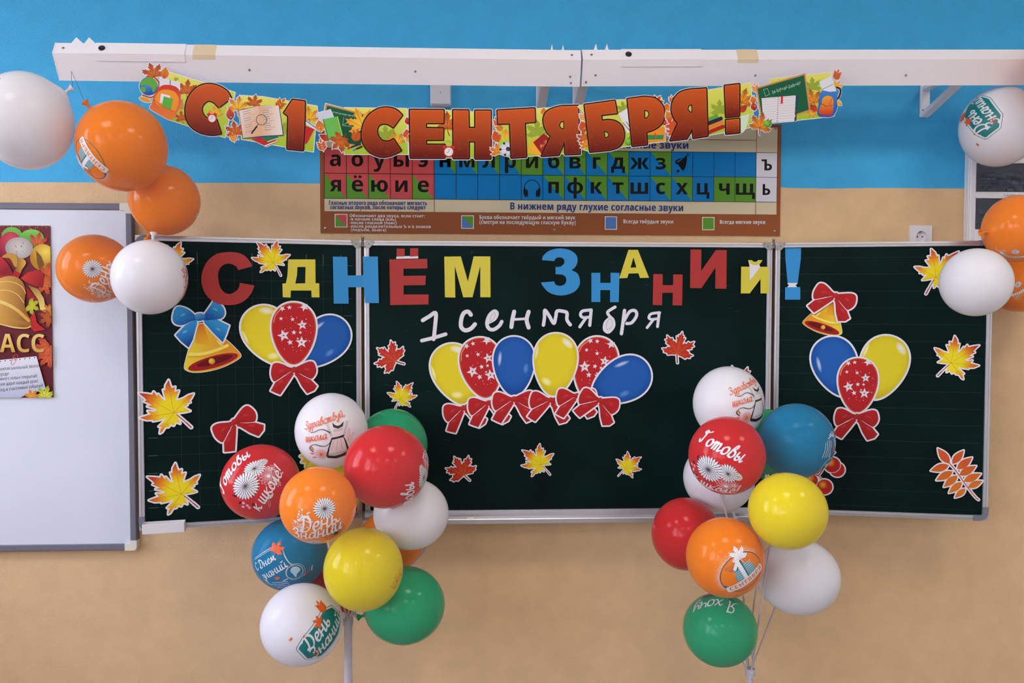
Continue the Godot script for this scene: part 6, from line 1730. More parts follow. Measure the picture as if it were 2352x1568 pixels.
	for e in [["red paper bow under the trio of balloons on the left wing", "L", [-0.2348,0.0396,-0.2341,0.1359], 6], ["red paper bow alone on the left wing, turned on its side", "L", [-0.4374,-0.1395,-0.4845,-0.0550], 1],
		["red paper bow at the left end of the row of bows", "C", [-0.3879,-0.1037,-0.4053,-0.0132], 6], ["red paper bow, second in the row of bows", "C", [-0.2971,-0.0861,-0.3057,0.0056], 7], ["red paper bow, third in the row of bows", "C", [-0.2040,-0.0722,-0.2042,0.0245], 8], ["red paper bow, fourth in the row of bows", "C", [-0.0702,-0.0762,-0.0578,0.0162], 9], ["red paper bow, fifth in the row of bows", "C", [0.0257,-0.0606,0.0301,0.0304], 10], ["red paper bow at the right end of the row of bows", "C", [0.1099,-0.0775,0.1440,0.0095], 11],
		["red paper bow on the golden bell of the right wing", "R", [0.2148,0.3055,0.2498,0.3924], 6], ["red paper bow under the trio of balloons on the right wing", "R", [0.2951,-0.1341,0.3020,-0.0404], 7]]:
		cut_out("bow", "paper_bow", e[0], "bow", e[1], e[2], 0.0005 + 0.0008 * e[3], gw, Vector2.ZERO, up)

	# rowan leaf and berries on the right wing, sunflower behind the left bouquet
	var a := Art.new()
	var o := P([0.6427,-0.3337])[0]
	var st := P([0.6119,-0.2944,0.6349,-0.3219,0.6734,-0.3770,0.7002,-0.4123,0.7135,-0.4247])
	var lv := P([0.6139,-0.2975,0.5726,-0.2431,0.6232,-0.2981,0.6604,-0.2480,0.6121,-0.3032,0.5504,-0.3252,0.6393,-0.3169,0.6892,-0.2729,0.6245,-0.3254,0.5699,-0.3593,0.6472,-0.3384,0.7036,-0.3030,0.6413,-0.3398,0.5956,-0.3827,0.6626,-0.3600,0.7201,-0.3305,0.6567,-0.3634,0.6133,-0.4040,0.6765,-0.3817,0.7258,-0.3560,0.6691,-0.3860,0.6339,-0.4202])
	a.stroke(moved(Geo.smooth(st, false, 5), -o), 0.0035, K(196, 78, 46))
	for i in range(0, lv.size(), 2):
		a.one(Geo.blade(lv[i] - o, lv[i + 1] - o, lv[i].distance_to(lv[i + 1]) * 0.42), lin(Vector2(0, 0.04), Vector2(0, -0.05), K(204, 88, 44), K(212, 118, 40)), 0.02)
	keep_proto("rowan", a, 0.0045, "printed_leaflets")
	cut_out("rowan", "rowan_leaf", "orange paper rowan leaf with many leaflets low on the right wing", "leaf", "R", [o.x, o.y, o.x, o.y + 0.1], 0.0068, "", Vector2.ZERO, up)
	a = Art.new()
	o = P([0.1877,-0.3517])[0]
	var bp := P([0.2303,-0.3319,0.2125,-0.3148,0.1409,-0.3738,0.1864,-0.3970,0.1636,-0.3112])
	var berry_r := [0.026, 0.028, 0.022, 0.0275, 0.026]
	a.stroke(moved(Geo.smooth(P([0.2216,-0.2686,0.1985,-0.2938,0.1681,-0.3523,0.1484,-0.3488]), false, 4), -o), 0.004, K(150, 50, 40))
	a.stroke(moved(P([0.1602,-0.3525,0.1801,-0.3725]), -o), 0.003, K(150, 50, 40))
	for i in 5:
		a.one(Geo.disc(bp[i] - o, berry_r[i] + 0.002), K(224, 218, 222))
		a.one(Geo.disc(bp[i] - o, berry_r[i]), rad(bp[i] - o + Vector2(-0.006, 0.008), 0.001, 0.016, K(236, 170, 44), K(182, 34, 30)), 0.008)
		a.one(Geo.disc(bp[i] - o + Vector2(0.012, -0.014), 0.0016, -1, 0, 5), K(90, 20, 20))
	keep_proto("berries", a, 0.003, "printed_berries")
	cut_out("berries", "paper_berries", "red paper rowan berries peeping out behind the blue balloon", "berries", "R", [o.x, o.y, o.x, o.y + 0.1], 0.0005, "", Vector2.ZERO, up)
	a = Art.new()
	o = P([-0.1680,-0.2690])[0]
	for i in 14:
		var d := Vector2(0.05, 0).rotated(TAU * i / 14)
		a.one(Geo.blade(d * 0.25, d, 0.02), lin(Vector2.ZERO, d, K(206, 130, 24), K(238, 200, 60)), 0.02)
	a.one(Geo.disc(Vector2.ZERO, 0.018), K(110, 64, 26))
	keep_proto("sunflower", a, 0.006, "printed_petals")
	cut_out("sunflower", "paper_sunflower", "yellow paper flower peeping out between the balloons of the left bouquet", "flower", "L", [o.x, o.y, o.x, o.y + 0.1], 0.0005, "", Vector2.ZERO, up)

# ------------------------------------------------------------------ balloons
# name, middle, half sizes, colour, way the neck points, print, middle of the print, its reading direction, its size
func balloon_rows() -> Array:
	return [
	["wl1", V(-1.6976,0.8162,0.4200), V(0.1296,0.1444,0.1370), "white", V(0.755,0.624,-0.201), "numeral", V(-0.275,0.695,0.664), V(0.796,-0.223,0.563), 0.100],
	["ol1", V(-1.4209,0.7459,0.4058), V(0.1294,0.1354,0.1324), "orange", V(-0.634,0.767,0.102), "september", V(-0.460,-0.451,0.765), V(-0.572,0.809,0.133), 0.150],
	["ol2", V(-1.3719,0.6116,0.2000), V(0.1112,0.1149,0.1130), "orange", V(-0.426,-0.905,0.000), "daisy", V(0.900,-0.425,-0.094), V(-0.213,-0.241,-0.947), 0.060],
	["ol3", V(-1.6324,0.3885,0.1300), V(0.1177,0.1152,0.1164), "orange", V(0.943,0.105,-0.314), "denznaniy", V(0.592,-0.276,0.757), V(0.513,0.853,-0.090), 0.105],
	["wl2", V(-1.3820,0.3524,0.3100), V(0.1138,0.1181,0.1159), "white", V(0.000,0.967,-0.254), "hello", V(0.946,-0.019,-0.325), V(0.031,0.999,0.032), 0.100],
	["wr1", V(1.4988,0.8984,0.1500), V(0.1289,0.1380,0.1334), "white", V(0.333,0.943,0.000), "badge", V(-0.893,0.182,0.412), V(-0.140,0.756,-0.639), 0.165],
	["or0", V(1.5800,1.0279,0.3800), V(0.1092,0.1362,0.1227), "orange", V(-0.316,0.949,0.000), "", V(0,0,1), V(1,0,0), 1.0],
	["or1", V(1.4754,0.5271,0.2900), V(0.1069,0.1125,0.1097), "orange", V(-0.989,-0.106,0.106), "lace", V(-0.383,-0.811,0.443), V(0.862,-0.140,0.488), 0.110],
	["wr2", V(1.2853,0.3435,0.3700), V(0.1087,0.1106,0.1096), "white", V(0.329,0.768,-0.549), "", V(0,0,1), V(1,0,0), 1.0],
	["or2", V(1.6319,0.3553,0.0800), V(0.1102,0.1074,0.1088), "orange", V(0.505,0.303,-0.808), "lace", V(-0.516,-0.202,0.832), V(0.552,0.664,0.504), 0.110],
	["lw1", V(-0.8165,-0.1437,0.2819), V(0.1173,0.1225,0.1199), "white", V(0.060,-0.534,-0.843), "hello", V(0.157,-0.027,0.987), V(0.987,-0.029,-0.158), 0.120],
	["lg1", V(-0.6323,-0.2161,0.1381), V(0.1208,0.1256,0.1232), "green", V(-0.209,-0.886,-0.415), "", V(0,0,1), V(1,0,0), 1.0],
	["lr2", V(-0.6162,-0.2240,0.4945), V(0.1270,0.1249,0.1260), "red", V(-0.155,-0.513,-0.844), "ready", V(0.944,-0.329,0.019), V(0.327,0.928,-0.178), 0.150],
	["lr1", V(-1.0392,-0.3054,0.3100), V(0.1246,0.1204,0.1225), "red", V(0.503,-0.503,-0.704), "ready", V(0.017,0.167,0.986), V(1.000,-0.012,-0.016), 0.150],
	["lo1", V(-0.7960,-0.3078,0.6266), V(0.1077,0.1086,0.1082), "orange", V(0.000,-0.567,-0.824), "denznaniy", V(0.250,-0.269,0.930), V(0.956,-0.083,-0.281), 0.125],
	["lw2", V(-0.5530,-0.4060,0.3440), V(0.1211,0.1130,0.1171), "white", V(0.166,-0.570,-0.805), "", V(0,0,1), V(1,0,0), 1.0],
	["lb1", V(-0.9549,-0.5500,0.2806), V(0.1208,0.1167,0.1187), "blue", V(0.442,-0.481,-0.757), "sdnem", V(-0.126,-0.034,0.991), V(0.992,0.026,0.126), 0.125],
	["ly1", V(-0.6852,-0.5337,0.5021), V(0.1192,0.1240,0.1216), "yellow", V(-0.061,-0.570,-0.819), "foliage", V(0.887,-0.183,0.423), V(0.414,0.719,-0.558), 0.100],
	["lw3", V(-0.8843,-0.7242,0.4394), V(0.1255,0.1236,0.1246), "white", V(0.704,-0.101,-0.704), "badge", V(0.683,0.040,0.729), V(0.495,0.709,-0.502), 0.170],
	["lg2", V(-0.5750,-0.7011,0.3490), V(0.1303,0.1218,0.1261), "green", V(-0.941,-0.303,-0.152), "", V(0,0,1), V(1,0,0), 1.0],
	["lo2", V(-0.6315,-0.5355,0.1744), V(0.1095,0.1058,0.1077), "orange", V(0.013,-0.715,-0.699), "", V(0,0,1), V(1,0,0), 1.0],
	["ly2", V(-0.8381,-0.3550,0.1600), V(0.1091,0.1147,0.1119), "yellow", V(-0.034,-0.820,-0.572), "", V(0,0,1), V(1,0,0), 1.0],
	["lr3", V(-0.8187,-0.7060,0.1800), V(0.0998,0.0922,0.0960), "red", V(0.000,-0.567,-0.824), "", V(0,0,1), V(1,0,0), 1.0],
	["rw1", V(0.5027,-0.0612,0.2700), V(0.1170,0.1247,0.1209), "white", V(0.000,-0.567,-0.824), "hello", V(0.444,0.197,0.874), V(0.895,-0.049,-0.444), 0.115],
	["rr1", V(0.4362,-0.2011,0.4700), V(0.1174,0.1210,0.1192), "red", V(0.000,-0.567,-0.824), "ready", V(-0.592,-0.356,0.723), V(0.382,-0.914,-0.137), 0.125],
	["rb1", V(0.6992,-0.1729,0.3653), V(0.1190,0.1212,0.1201), "blue", V(0.051,-0.581,-0.812), "sdnem", V(0.879,-0.188,0.437), V(-0.243,-0.967,0.075), 0.110],
	["rw2", V(0.4888,-0.3214,0.2186), V(0.1204,0.1185,0.1195), "white", V(0.354,-0.930,0.101), "", V(0,0,1), V(1,0,0), 1.0],
	["ry1", V(0.5798,-0.3450,0.6017), V(0.1146,0.1127,0.1137), "yellow", V(0.000,-0.567,-0.824), "", V(0,0,1), V(1,0,0), 1.0],
	["rr2", V(0.3494,-0.4882,0.3158), V(0.1119,0.1181,0.1150), "red", V(0.000,-0.567,-0.824), "", V(0,0,1), V(1,0,0), 1.0],
	["ro1", V(0.4110,-0.4987,0.5437), V(0.1171,0.1190,0.1181), "orange", V(0.000,-0.567,-0.824), "september", V(0.160,-0.128,0.979), V(0.835,0.546,-0.065), 0.165],
	["rw3", V(0.7119,-0.6218,0.3600), V(0.1344,0.1223,0.1284), "white", V(0.000,-0.567,-0.824), "", V(0,0,1), V(1,0,0), 1.0],
	["rg1", V(0.4483,-0.7862,0.3800), V(0.1190,0.1153,0.1171), "green", V(-0.207,-0.518,-0.830), "want", V(-0.323,0.880,0.349), V(-0.922,-0.209,-0.327), 0.160],
	["rg2", V(0.6771,-0.2138,0.1256), V(0.1104,0.1167,0.1136), "green", V(0.082,-0.927,-0.367), "", V(0,0,1), V(1,0,0), 1.0]
	]

const BALLOON_LABEL := {
	"wl1": "big white balloon at the upper left, tied to the lamp housing", "ol1": "orange balloon hanging by a thread beside the big white one", "ol2": "orange balloon hanging below the printed orange one", "ol3": "orange balloon with a daisy print in front of the whiteboard", "wl2": "plain white balloon over the upper corner of the left wing",
	"wr1": "white balloon with teal badge under the lamp housing at the right", "or0": "orange balloon tied to the right lamp housing beyond the picture edge", "or1": "orange balloon at the right edge above the white one", "wr2": "plain white balloon over the upper corner of the right wing", "or2": "orange balloon at the right edge behind the white one",
	"lw1": "white balloon with apron dress print at the top of the left bouquet", "lg1": "green balloon at the top of the left bouquet, behind the red one", "lr2": "large red balloon at the right of the left bouquet", "lr1": "red balloon with white asters at the far left of the left bouquet", "lo1": "orange balloon with white daisy print in the middle of the left bouquet", "lw2": "plain white balloon at the right side of the left bouquet", "lb1": "blue balloon with white globe print in the left bouquet", "ly1": "yellow balloon in front of the left bouquet", "lw3": "white balloon with teal badge at the foot of the left bouquet", "lg2": "green balloon at the foot of the left bouquet", "lo2": "orange balloon deep behind the white and yellow ones in the left bouquet", "ly2": "yellow balloon deep behind the orange one in the left bouquet", "lr3": "red balloon deep inside the left bouquet, hardly showing",
	"rw1": "white balloon with apron dress print at the top of the right bouquet", "rr1": "red balloon with white asters in the right bouquet", "rb1": "blue balloon at the right of the right bouquet", "rw2": "white balloon behind the red one in the right bouquet", "ry1": "yellow balloon in the right bouquet", "rr2": "plain red balloon at the left of the right bouquet", "ro1": "orange balloon with round numeral badge in the right bouquet", "rw3": "plain white balloon low at the right of the right bouquet", "rg1": "green balloon at the foot of the right bouquet", "rg2": "green balloon deep behind the blue one in the right bouquet"}

const STICK_LABEL := {"lw1": "topmost white balloon", "lo1": "front orange balloon", "ly1": "front yellow balloon", "lw2": "plain white balloon at its right", "lg2": "lower green balloon", "lw3": "lowest white balloon", "lr1": "far left red balloon", "rw2": "half hidden white balloon", "rr1": "printed red balloon", "ry1": "yellow balloon", "rw3": "low white balloon", "rg1": "green balloon", "rb1": "blue balloon"}

# bends of the sticks from the stand to the necks
func stick_rows() -> Dictionary:
	return {
		"lo1": [V(-0.7620,-0.7515,0.3225), V(-0.7798,-0.6713,0.3408), V(-0.8052,-0.4430,0.4698), V(-0.7960,-0.3878,0.5105)],
		"ly1": [V(-0.7532,-0.7515,0.3188), V(-0.7256,-0.6613,0.3475), V(-0.7079,-0.6483,0.3649), V(-0.6946,-0.6235,0.3750)],
		"lw2": [V(-0.7495,-0.7515,0.3100), V(-0.7752,-0.7120,0.3157), V(-0.4395,-0.6523,-0.0155), V(-0.5274,-0.4892,0.2231)],
		"lg2": [V(-0.7532,-0.7515,0.3012), V(-0.7224,-0.7306,0.2923), V(-0.7535,-0.7483,0.3190), V(-0.7295,-0.7482,0.3248)],
		"lw3": [V(-0.7708,-0.7515,0.3188), V(-0.7926,-0.7240,0.3183), V(-0.7712,-0.7421,0.3153), V(-0.7723,-0.7400,0.3281)],
		"lr1": [V(-0.7708,-0.7515,0.3012), V(-0.7083,-0.7148,0.3162), V(-0.9092,-0.4683,0.1116), V(-0.9596,-0.3827,0.2002)],
		"rw2": [V(0.5740,-0.9465,0.2975), V(0.5698,-0.8879,0.2935), V(0.5552,-0.5390,0.2417), V(0.5432,-0.4626,0.2340)],
		"rr1": [V(0.5615,-0.9465,0.3100), V(0.5863,-0.7294,0.3099), V(0.4459,-0.3059,0.3431), V(0.4362,-0.2886,0.3443)],
		"ry1": [V(0.5740,-0.9465,0.3225), V(0.5767,-0.9206,0.3337), V(0.5810,-0.4469,0.4681), V(0.5798,-0.4275,0.4808)],
		"rw3": [V(0.5828,-0.9465,0.3012), V(0.6193,-0.8632,0.2978), V(0.7008,-0.7391,0.2245), V(0.7119,-0.7101,0.2263)],
		"rg1": [V(0.5652,-0.9465,0.3012), V(0.5301,-0.9077,0.2671), V(0.4316,-0.8888,0.2542), V(0.4167,-0.8632,0.2553)],
		"rb1": [V(0.5865,-0.9465,0.3100), V(0.5704,-0.7503,0.2421), V(0.6976,-0.2856,0.2276), V(0.7069,-0.2629,0.2407)]
	}

func shape_at(d: Vector3, r: Vector3, axis: Vector3) -> Vector3:
	var k := clampf((d.dot(axis) - 0.95) / 0.05, 0, 1)
	return d * r * (1.0 + 0.06 * k * k)

func balloon_mesh(r: Vector3, axis: Vector3) -> ArrayMesh:
	var y := -axis
	var x := y.cross(Vector3.BACK if absf(y.z) < 0.9 else Vector3.RIGHT).normalized()
	var b := Basis(x, y, x.cross(y))
	var st := SurfaceTool.new()
	st.begin(Mesh.PRIMITIVE_TRIANGLES)
	var nu := 56; var nv := 40
	var pt := func(i: int, j: int) -> Vector3:
		var v := PI * j / nv
		if j > nv - 8: v = PI - (PI * 8.0 / nv) * pow(float(nv - j) / 8.0, 1.25)
		var u := TAU * (i % nu) / nu
		return shape_at(b * Vector3(sin(v) * cos(u), cos(v), sin(v) * sin(u)), r, axis)
	for j in nv:
		for i in nu:
			var p0: Vector3 = pt.call(i, j); var p1: Vector3 = pt.call(i + 1, j); var p2: Vector3 = pt.call(i + 1, j + 1); var p3: Vector3 = pt.call(i, j + 1)
			if j > 0:
				for p in [p0, p1, p2]: st.add_vertex(p)
			if j < nv - 1:
				for p in [p0, p2, p3]: st.add_vertex(p)
	st.index()
	st.generate_normals()
	var m := st.commit()
	return m

# printing that follows the round of a balloon
func wrap_print(art: Art, r: Vector3, axis: Vector3, mid: Vector3, right: Vector3) -> ArrayMesh:
	var up := mid.cross(right).normalized()
	var rr := (r.x + r.y + r.z) / 3.0
	var vs := PackedVector3Array(); var ns := PackedVector3Array(); var cs := PackedColorArray()
	var todo := []
	for i in range(0, art.v.size(), 3): todo.append([art.v[i], art.v[i + 1], art.v[i + 2], art.c[i], art.z[i], 0])
	while todo.size():
		var t: Array = todo.pop_back()
		var ab: float = t[0].distance_to(t[1]); var bc: float = t[1].distance_to(t[2]); var ca: float = t[2].distance_to(t[0])
		var m := maxf(ab, maxf(bc, ca))
		if m > 0.006 and t[5] < 11:
			if m == ab:
				var q: Vector2 = (t[0] + t[1]) / 2; todo.append([t[0], q, t[2], t[3], t[4], t[5] + 1]); todo.append([q, t[1], t[2], t[3], t[4], t[5] + 1])
			elif m == bc:
				var q: Vector2 = (t[1] + t[2]) / 2; todo.append([t[0], t[1], q, t[3], t[4], t[5] + 1]); todo.append([t[0], q, t[2], t[3], t[4], t[5] + 1])
			else:
				var q: Vector2 = (t[2] + t[0]) / 2; todo.append([t[0], t[1], q, t[3], t[4], t[5] + 1]); todo.append([q, t[1], t[2], t[3], t[4], t[5] + 1])
			continue
		for k in 3:
			var p: Vector2 = t[k]
			var a := p.length() / rr
			var d := mid
			if a > 1e-6: d = (mid * cos(a) + (right * p.x + up * p.y) / p.length() * sin(a)).normalized()
			vs.append(shape_at(d, r, axis) * (1.0 + (0.00025 + t[4] * 0.00005) / rr))
			ns.append((d / r).normalized())
			cs.append(t[3])
	return made(vs, ns, cs)

func aster(a: Art, at: Vector2, r: float, flat := 1.0, turn := 0.0, petals := 22) -> void:
	for ring in [[1.0, 0.0, petals], [0.66, 0.15, petals - 5]]:
		for i in int(ring[2]):
			var d := Vector2(r * ring[0], 0).rotated(TAU * i / ring[2] + ring[1])
			d = Vector2(d.x, d.y * flat).rotated(turn)
			var b := Geo.blade(at + d * 0.12, at + d, r * 0.26, 4)
			a.one(b, K(226, 222, 228)); a.n -= 1
		a.n += 1
		for i in int(ring[2]):
			var d := Vector2(r * ring[0], 0).rotated(TAU * (i + 0.5) / ring[2] + ring[1])
			d = Vector2(d.x, d.y * flat).rotated(turn)
			a.line(at + d * 0.2, at + d * 0.93, r * 0.035, K(58, 52, 58)); a.n -= 1
		a.n += 1
	a.one(Geo.disc(at, r * 0.13, r * 0.13 * flat, turn, 10), K(72, 66, 70))

func outline_flower(a: Art, at: Vector2, r: float, col: Color, w := 0.0009, n := 11) -> void:
	for i in n:
		var d := Vector2(r, 0).rotated(TAU * i / n)
		a.ring(Geo.blade(at + d * 0.22, at + d, r * 0.42, 4), w, col); a.n -= 1
	a.n += 1
	a.one(Geo.disc(at, r * 0.2, -1, 0, 10), col)

func froth(a: Art, at: Vector2, r: float, col: Color, sd: int) -> void:
	var rng := RandomNumberGenerator.new()
	rng.seed = sd
	for i in 22:
		var d := Vector2(r * rng.randf_range(0.45, 1.0), 0).rotated(rng.randf_range(0, TAU))
		a.line(at, at + d, 0.0006, col); a.n -= 1
		a.one(Geo.disc(at + d, r * 0.08, -1, 0, 6), col); a.n -= 1
	a.n += 1

func design(kind: String, s: float) -> Art:
	var a := Art.new()
	a.keep = false
	var white := K(230, 226, 232); var orange := K(232, 92, 30); var teal := K(8, 120, 122); var dark := K(52, 36, 40)
	match kind:
		"hello":
			var k := s / 0.12
			var q := func(l: Array) -> PackedVector2Array: return Geo.times(P(l), 0.00146 * k)
			# apron dress
			a.one(q.call([2, 30, 8, 25, 14, 23, 20, 25, 28, 33, 26, 22, 15, 17, 5, 20]), dark)
			a.one(q.call([-12, 29, -4, 31, 2, 30, 5, 19, 15, 16, 26, 21, 28, 32, 33, 36, 38, 33, 33, 20, 29, 4, 27, 2, 3, -3, 1, 4, -6, 14]), K(226, 218, 220))
			for i in 6:
				a.ring(Geo.disc(q.call([-9 + i * 1.8, 27 - i * 4.6])[0], 0.0034 * k, -1, 0, 8), 0.0006 * k, dark); a.ring(Geo.disc(q.call([36 - i * 1.2, 31 - i * 5.0])[0], 0.0034 * k, -1, 0, 8), 0.0006 * k, dark)
			for i in 4: a.ring(Geo.disc(q.call([8 + i * 5.0, 13 + i])[0], 0.003 * k, -1, 0, 8), 0.0006 * k, dark)
			a.one(q.call([3, -3, 27, 2, 34, -10, 40, -24, 44, -38, 34, -46, 14, -52, -6, -50, -10, -44, -6, -28, -2, -14]), dark)
			a.one(q.call([3, -6, 27, -1, 32, -14, 38, -34, 26, -40, 10, -44, -5, -43, -2, -24]), K(228, 220, 222))
			for i in 8: a.ring(Geo.disc(q.call([-2 + i * 5.2, -41 + i * 1.1])[0], 0.0034 * k, -1, 0, 8), 0.0007 * k, dark)
			for e in [[7, -6, 2, -30], [14, -5, 13, -32], [21, -4, 26, -28]]: a.line(q.call([e[0], e[1]])[0], q.call([e[2], e[3]])[0], 0.0006 * k, dark)
			a.stroke(q.call([2, -3, 15, -1, 28, 3]), 0.0042 * k, dark)
			# ribbons
			a.stroke(Geo.smooth(q.call([-2, 9, -16, 15, -27, 14, -36, 9, -45, 8]), false, 5), 0.0036 * k, dark, 0.5, 0.4)
			a.stroke(Geo.smooth(q.call([2, -4, -2, -13, -12, -20, -24, -20, -34, -18, -44, -22, -48, -30, -40, -37]), false, 5), 0.0038 * k, dark, 0.5, 0.4)
			outline_flower(a, q.call([-21, -41])[0], 0.021 * k, orange, 0.0009 * k, 13)
			for e in [[-38, -34, -46, -22], [-36, -42, -50, -42], [-32, -50, -44, -54]]: a.one(Geo.blade(q.call([e[0], e[1]])[0], q.call([e[2], e[3]])[0], 0.0055 * k, 4), orange)
			for e in [[38, -8, 40, 18], [38, -10, 52, 8], [40, -14, 56, -8]]: a.ring(Geo.blade(q.call([e[0], e[1]])[0], q.call([e[2], e[3]])[0], 0.008 * k, 4), 0.0008 * k, orange)
			for e in [[48, -18], [51, -24], [46, -26]]: a.one(Geo.disc(q.call(e)[0], 0.0018 * k, -1, 0, 6), dark)
			script(a, "Здравствуй,", q.call([-15, 27])[0], 0.0142 * k, 0.34, 0.24, orange, -0.006)
			script(a, "школа", q.call([-33, -9])[0], 0.0145 * k, 0.2, 0.25, orange)
			a.line(q.call([-58, -16])[0], q.call([-44, -14])[0], 0.0016 * k, orange)
		"ready":
			var q := func(l: Array) -> PackedVector2Array: return Geo.times(P(l), 0.00146)
			outline_flower(a, q.call([34, 16])[0], 0.031, white, 0.0009, 14)
			froth(a, q.call([50, 0])[0], 0.02, white, 3); froth(a, q.call([40, 34])[0], 0.016, white, 4)
			aster(a, q.call([16, 46])[0], 0.024, 0.6, 0.5, 20)
			aster(a, q.call([4, 32])[0], 0.036, 0.8, 0.5, 22)
			aster(a, q.call([-12, -6])[0], 0.047, 0.9, 0.9, 26)
			for e in [[-30, -30, -44, -26], [4, -42, 2, -54], [-22, -40, -30, -48]]: a.one(Geo.blade(q.call([e[0], e[1]])[0], q.call([e[2], e[3]])[0], 0.007, 4), dark)
			for e in [[-18, -44], [-10, -50], [-20, -54], [-6, -56]]: a.one(Geo.disc(q.call(e)[0], 0.0055, -1, 0, 10), K(230, 160, 176))
			a.one(Geo.blade(q.call([36, -36])[0], q.call([46, -22])[0], 0.009, 4), white); a.ring(Geo.blade(q.call([36, -38])[0], q.call([38, -58])[0], 0.009, 4), 0.0008, white)
			script(a, "Готовы", q.call([-46, 22])[0], 0.0255, 0.98, 0.31, white, 0.035)
			script(a, "к школе!", q.call([42, -20])[0], 0.0228, 1.06, 0.3, white, -0.006)
		"denznaniy":
			var q := func(l: Array) -> PackedVector2Array: return Geo.times(P(l), 0.00136)
			froth(a, q.call([-38, 4])[0], 0.03, white, 5); froth(a, q.call([-48, -14])[0], 0.022, white, 6)
			outline_flower(a, q.call([36, -30])[0], 0.036, dark, 0.0011, 13)
			aster(a, q.call([-8, -58])[0], 0.026, 0.5, 0.3, 18)
			aster(a, q.call([4, 32])[0], 0.033, 0.95, 0.0, 24)
			script(a, "День", q.call([-4, -14])[0], 0.0265, 0.36, 0.27, white)
			script(a, "Знаний", q.call([-4, -36])[0], 0.0235, 0.36, 0.27, white)
		"sdnem":
			var q := func(l: Array) -> PackedVector2Array: return Geo.times(P(l), 0.00142)
			a.line(q.call([-62, 12])[0], q.call([-11, 43])[0], 0.0016, white); a.line(q.call([-64, 7])[0], q.call([-10, 39])[0], 0.001, white)
			a.stroke(Geo.smooth(q.call([12, 40, 18, 22, 26, 8, 34, 0]), false, 4), 0.0016, white)
			a.stroke(Geo.smooth(q.call([14, 33, 21, 18, 29, 6, 38, 1]), false, 4), 0.0011, white)
			script(a, "С Днем", q.call([-28, -2])[0], 0.0152, 0.56, 0.23, white, 0.0, 0.05)
			script(a, "знаний", q.call([-6, -20])[0], 0.0168, 0.55, 0.23, white, 0.0, 0.05)
			maple(a, q.call([-4, 32])[0], q.call([6, 56])[0], orange, orange, true, true)
			var g: Vector2 = q.call([38, -18])[0]
			var h := 0.00142
			a.ring(Geo.disc(g, 18 * h), 0.0014, white); a.ring(Geo.disc(g + Vector2(1.5, 0) * h, 21 * h), 0.0008, white)
			a.one(Geo.smooth(moved(q.call([-4, 14, 8, 12, 12, 3, 5, -4, 1, -14, -4, -4, -9, 4]), g), true, 4), K(176, 204, 222))
			a.line(q.call([22, -32])[0], q.call([10, -38])[0], 0.0026, white)
			for e in [[-18, -44, 20, -40], [-20, -50, 22, -46], [-16, -56, 24, -52], [-30, -40, -20, -56], [-10, -62, 28, -58], [-40, -34, -26, -52]]: a.line(q.call([e[0], e[1]])[0], q.call([e[2], e[3]])[0], 0.0018, white)
			leaf(a, q.call([6, -26])[0], q.call([-8, -32])[0], 0.01, orange, orange)
			a.stroke(q.call([58, -32, 72, -20]), 0.0042, orange); a.stroke(q.call([76, -24, 78, -12]), 0.0038, white)
		"badge":
			var k := s / 0.12
			var hull := func(g: float) -> PackedVector2Array: return Geo.grow([P([-0.05*k, 0.018*k, -0.03*k, 0.024*k, 0.035*k, 0.022*k, 0.052*k, 0.006*k, 0.05*k, -0.022*k, 0.02*k, -0.034*k, -0.036*k, -0.032*k, -0.054*k, -0.014*k])], (0.006 + g) * k)[0][0]
			a.one(hull.call(0.0055), teal); a.one(hull.call(0.0042), K(226, 224, 230)); a.one(hull.call(0.0), teal)
			script(a, "День", Vector2(-0.01, 0.0) * k, 0.018 * k, 0.0, 0.3, white)
			script(a, "Знаний", Vector2(0.0, -0.028) * k, 0.0165 * k, 0.0, 0.3, white)
			maple(a, Vector2(0.014, 0.022) * k, Vector2(0.006, 0.04) * k, orange, orange, true, true)
			sprig(a, Vector2(0.038, 0.02) * k, Vector2(0.05, 0.05) * k, orange, 4)
			sprig(a, Vector2(-0.046, -0.02) * k, Vector2(-0.03, -0.012) * k, K(190, 84, 50), 2)
			for e in [[-0.03, 0.034], [0.06, -0.02]]: a.stroke(PackedVector2Array([Vector2(e[0], e[1]) * k, Vector2(e[0] + 0.004, e[1] + 0.001) * k]), 0.003 * k, orange)
			a.line(Vector2(-0.052, 0.05) * k, Vector2(-0.046, 0.05) * k, 0.004 * k, orange); a.line(Vector2(-0.0535, 0.05) * k, Vector2(-0.0525, 0.05) * k, 0.007 * k, orange); a.line(Vector2(-0.0465, 0.05) * k, Vector2(-0.0455, 0.05) * k, 0.006 * k, orange)
		"september":
			var k := s / 0.115
			for ring in 4:
				for i in 40:
					var an := PI * 0.12 + PI * 1.0 * i / 39.0
					var d := Vector2(cos(an) * (0.052 + ring * 0.0028), sin(an) * (0.044 + ring * 0.0028)) * k
					a.one(Geo.disc(d, (0.0012 - ring * 0.0002) * k, -1, 0, 5), white); a.n -= 1
			a.n += 1
			a.ring(Geo.disc(Vector2.ZERO, 0.049 * k, 0.041 * k, 0, 40), 0.0018 * k, K(24, 100, 116))
			a.one(P([-0.048*k, -0.004*k, -0.04*k, -0.01*k, -0.036*k, -0.024*k, -0.042*k, -0.022*k]), teal)
			for i in 9: a.line(Vector2(-0.03 + i * 0.002, 0.028 - i * 0.002) * k, Vector2(0.03 - i * 0.001, 0.034 - i * 0.0045) * k, 0.0006 * k, K(24, 100, 116))
			a.one(Geo.disc(Vector2(0.006, -0.002) * k, 0.024 * k, 0.022 * k), K(96, 150, 164))
			for i in 8: a.line(Vector2(-0.016, 0.016 - i * 0.0042) * k, Vector2(0.028, 0.016 - i * 0.0042) * k, 0.001 * k, K(206, 216, 220))
